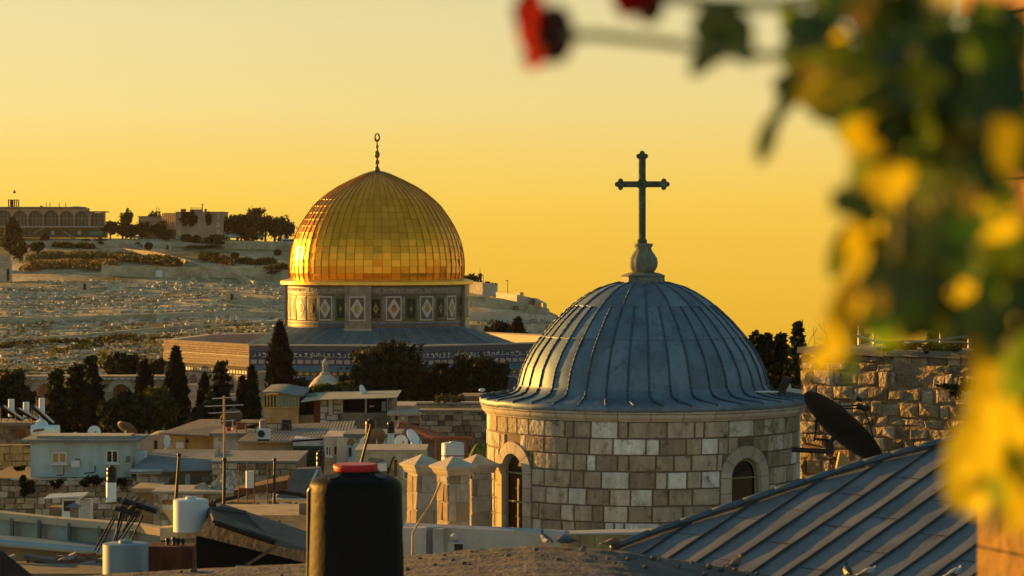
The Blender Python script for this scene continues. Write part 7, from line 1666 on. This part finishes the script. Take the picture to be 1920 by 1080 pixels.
for ex, ey, rx, ry, n_ in ells:
    for i in range(n_):
        a = rg.uniform(0, 2*math.pi); q = math.sqrt(rg.random()); x, y = ex + rx*q*math.cos(a), ey + ry*q*math.sin(a); Y = rg.uniform(2.5, 3.3); r_ = rg.uniform(.019,.032)
        nrm_ = (rg.uniform(-.7,.7), -rg.uniform(.2,1), rg.uniform(-.2,.9)); rr2 = rg.random(); kd = .42 if x < 1680 else .24; mb = L1 if rr2 < kd else (L2 if rr2 < .86 else (L3 if rr2 < .94 else L4)); c = g(x, y, Y); leaf(mb, c, r_, nrm_, rg.uniform(.85,1.2), rg.uniform(0,6))
        p = c; tgt = g(1700+ (ex-1700)*.5, min(ey, 300)*.6, 2.95); ST.path([p, p.lerp(tgt,.25)+Vector((0,0,.01)), p.lerp(tgt,.5)], .0016, 5)
# the particular leaves and flowers that stand out
leaf(L2, g(1352,72,2.7), .034, (.3,-.9,.3), 1.15, .9); long_leaf(L2, 1360,60,1296,140, 46, 2.68)
long_leaf(L2, 1452,215,1424,305, 36, 2.75); long_leaf(L2, 1500,110,1455,235, 34, 2.8); leaf(L1, g(1520,120,2.8), .025, (.2,-1,.2)); long_leaf(L4, 1545,120,1470,200, 44, 2.85)
for i in range(46):
    cxg, cyg = rg.choice(((1640,340),(1600,500),(1580,620),(1850,300),(1880,520),(1860,720),(1840,860),(1720,560),(1660,280),(1890,150)))
    x_ = cxg + rg.uniform(-45,45); y_ = cyg + rg.uniform(-60,60); a_ = rg.uniform(-.7,.5); l_ = rg.uniform(30,70)
    long_leaf(rg.choice((L3,L3,L1,L4)), x_, y_, x_ + l_*math.sin(a_), y_ + l_*math.cos(a_), rg.uniform(18,40), rg.uniform(2.4,3.1))
for q in ((1565,120,1540,205,58),(1655,215,1625,430,84),(1700,270,1668,385,60),(1610,260,1625,330,52),(1640,400,1600,500,80),(1625,470,1545,690,66),(1600,520,1560,640,50),(1850,330,1900,560,80),(1910,60,1840,170,110),(1900,380,1850,760,70),(1880,640,1830,860,90),(1850,760,1800,960,110),(1890,720,1905,1000,80),(1730,520,1840,560,50),(1905,160,1890,330,90),(1880,90,1860,160,60)): long_leaf(L3, *q, rg.uniform(2.5,2.9))
for q in ((1680,520,1720,640,90),(1760,540,1750,640,80),(1660,440,1700,560,60),(1620,600,1690,640,60),(1690,130,1700,230,80),(1880,430,1840,620,60),(1780,320,1820,360,70),(1850,820,1830,930,60)): long_leaf(L1, *q, rg.uniform(2.6,3.0))
for q in ((1840,500,1870,640,70),(1850,560,1835,720,60),(1770,430,1730,520,60),(1560,520,1590,420,40),(1815,420,1780,560,50)): long_leaf(L4, *q, 3.1)
L1.build('leaves', M_lf1, ger, smooth=True); L2.build('dark_leaves', M_lf2, ger, smooth=True); L3.build('yellow_leaves', M_lf3, ger, smooth=True); L4.build('dry_leaves', M_lf4, ger, smooth=True)
ST.path([g(1052,68,2.66), g(1120,66,2.66), g(1250,80,2.67), g(1350,98,2.68), g(1460,106,2.7), g(1560,80,2.8), g(1750,20,2.95)], .0048, 8)
ST.path([g(1240,-10,2.7), g(1330,5,2.7), g(1450,10,2.75), g(1600,-20,2.8)], .006, 8); ST.path([g(1700,-60,2.95), g(1720,200,2.95), g(1800,420,2.95), g(1870,700,2.95), g(1860,1000,2.95)], .006, 8); ST.path([g(1700,0,2.95), g(1600,180,2.9), g(1600,420,2.9), g(1640,600,2.9)], .005, 8)
ST.build('stem', M_stem, ger)
def flower(x, y, Y, s, seed, facing):
    r2 = random.Random(seed); root_ = None; cbm = MB().ball(tuple(g(x+18*s, y+8*s, Y+.01)), .0155*s, 10, 1.5); calyx = cbm.build('flower', M_cal, ger, smooth=True)
    mb = MB()
    for i in range(16):
        a = r2.uniform(-1.3,1.3); c = g(x - 14*s + r2.uniform(-10,10)*s, y + r2.uniform(-48,48)*s, Y + r2.uniform(-.015,.02)); leaf(mb, c, .0135*s*r2.uniform(.7,1.2), (facing, -.6 + r2.uniform(-.3,.3), r2.uniform(-.5,.5)), 1.2, a, 3)
    mb.build('petals', M_pet, calyx, smooth=True)
flower(1018, 54, 2.66, 1.22, 4, -.8); flower(1198, -10, 2.7, 1.05, 9, -.2)

# ------------------------------------------------------------------ haze
hz = MB().box(-640, 640, -120, 1900, -140, 112).build('haze', None)
hm = bpy.data.materials.new('haze_air'); hm.use_nodes = True; hn = hm.node_tree.nodes; hn.clear(); ho = hn.new('ShaderNodeOutputMaterial'); pv = hn.new('ShaderNodeVolumePrincipled')
pv.inputs['Color'].default_value = (.92, .80, .55, 1); pv.inputs['Density'].default_value = 0.000014; pv.inputs['Anisotropy'].default_value = 0.2
hm.node_tree.links.new(pv.outputs[0], ho.inputs['Volume']); hz.data.materials.append(hm); tag(hz, kind='stuff')
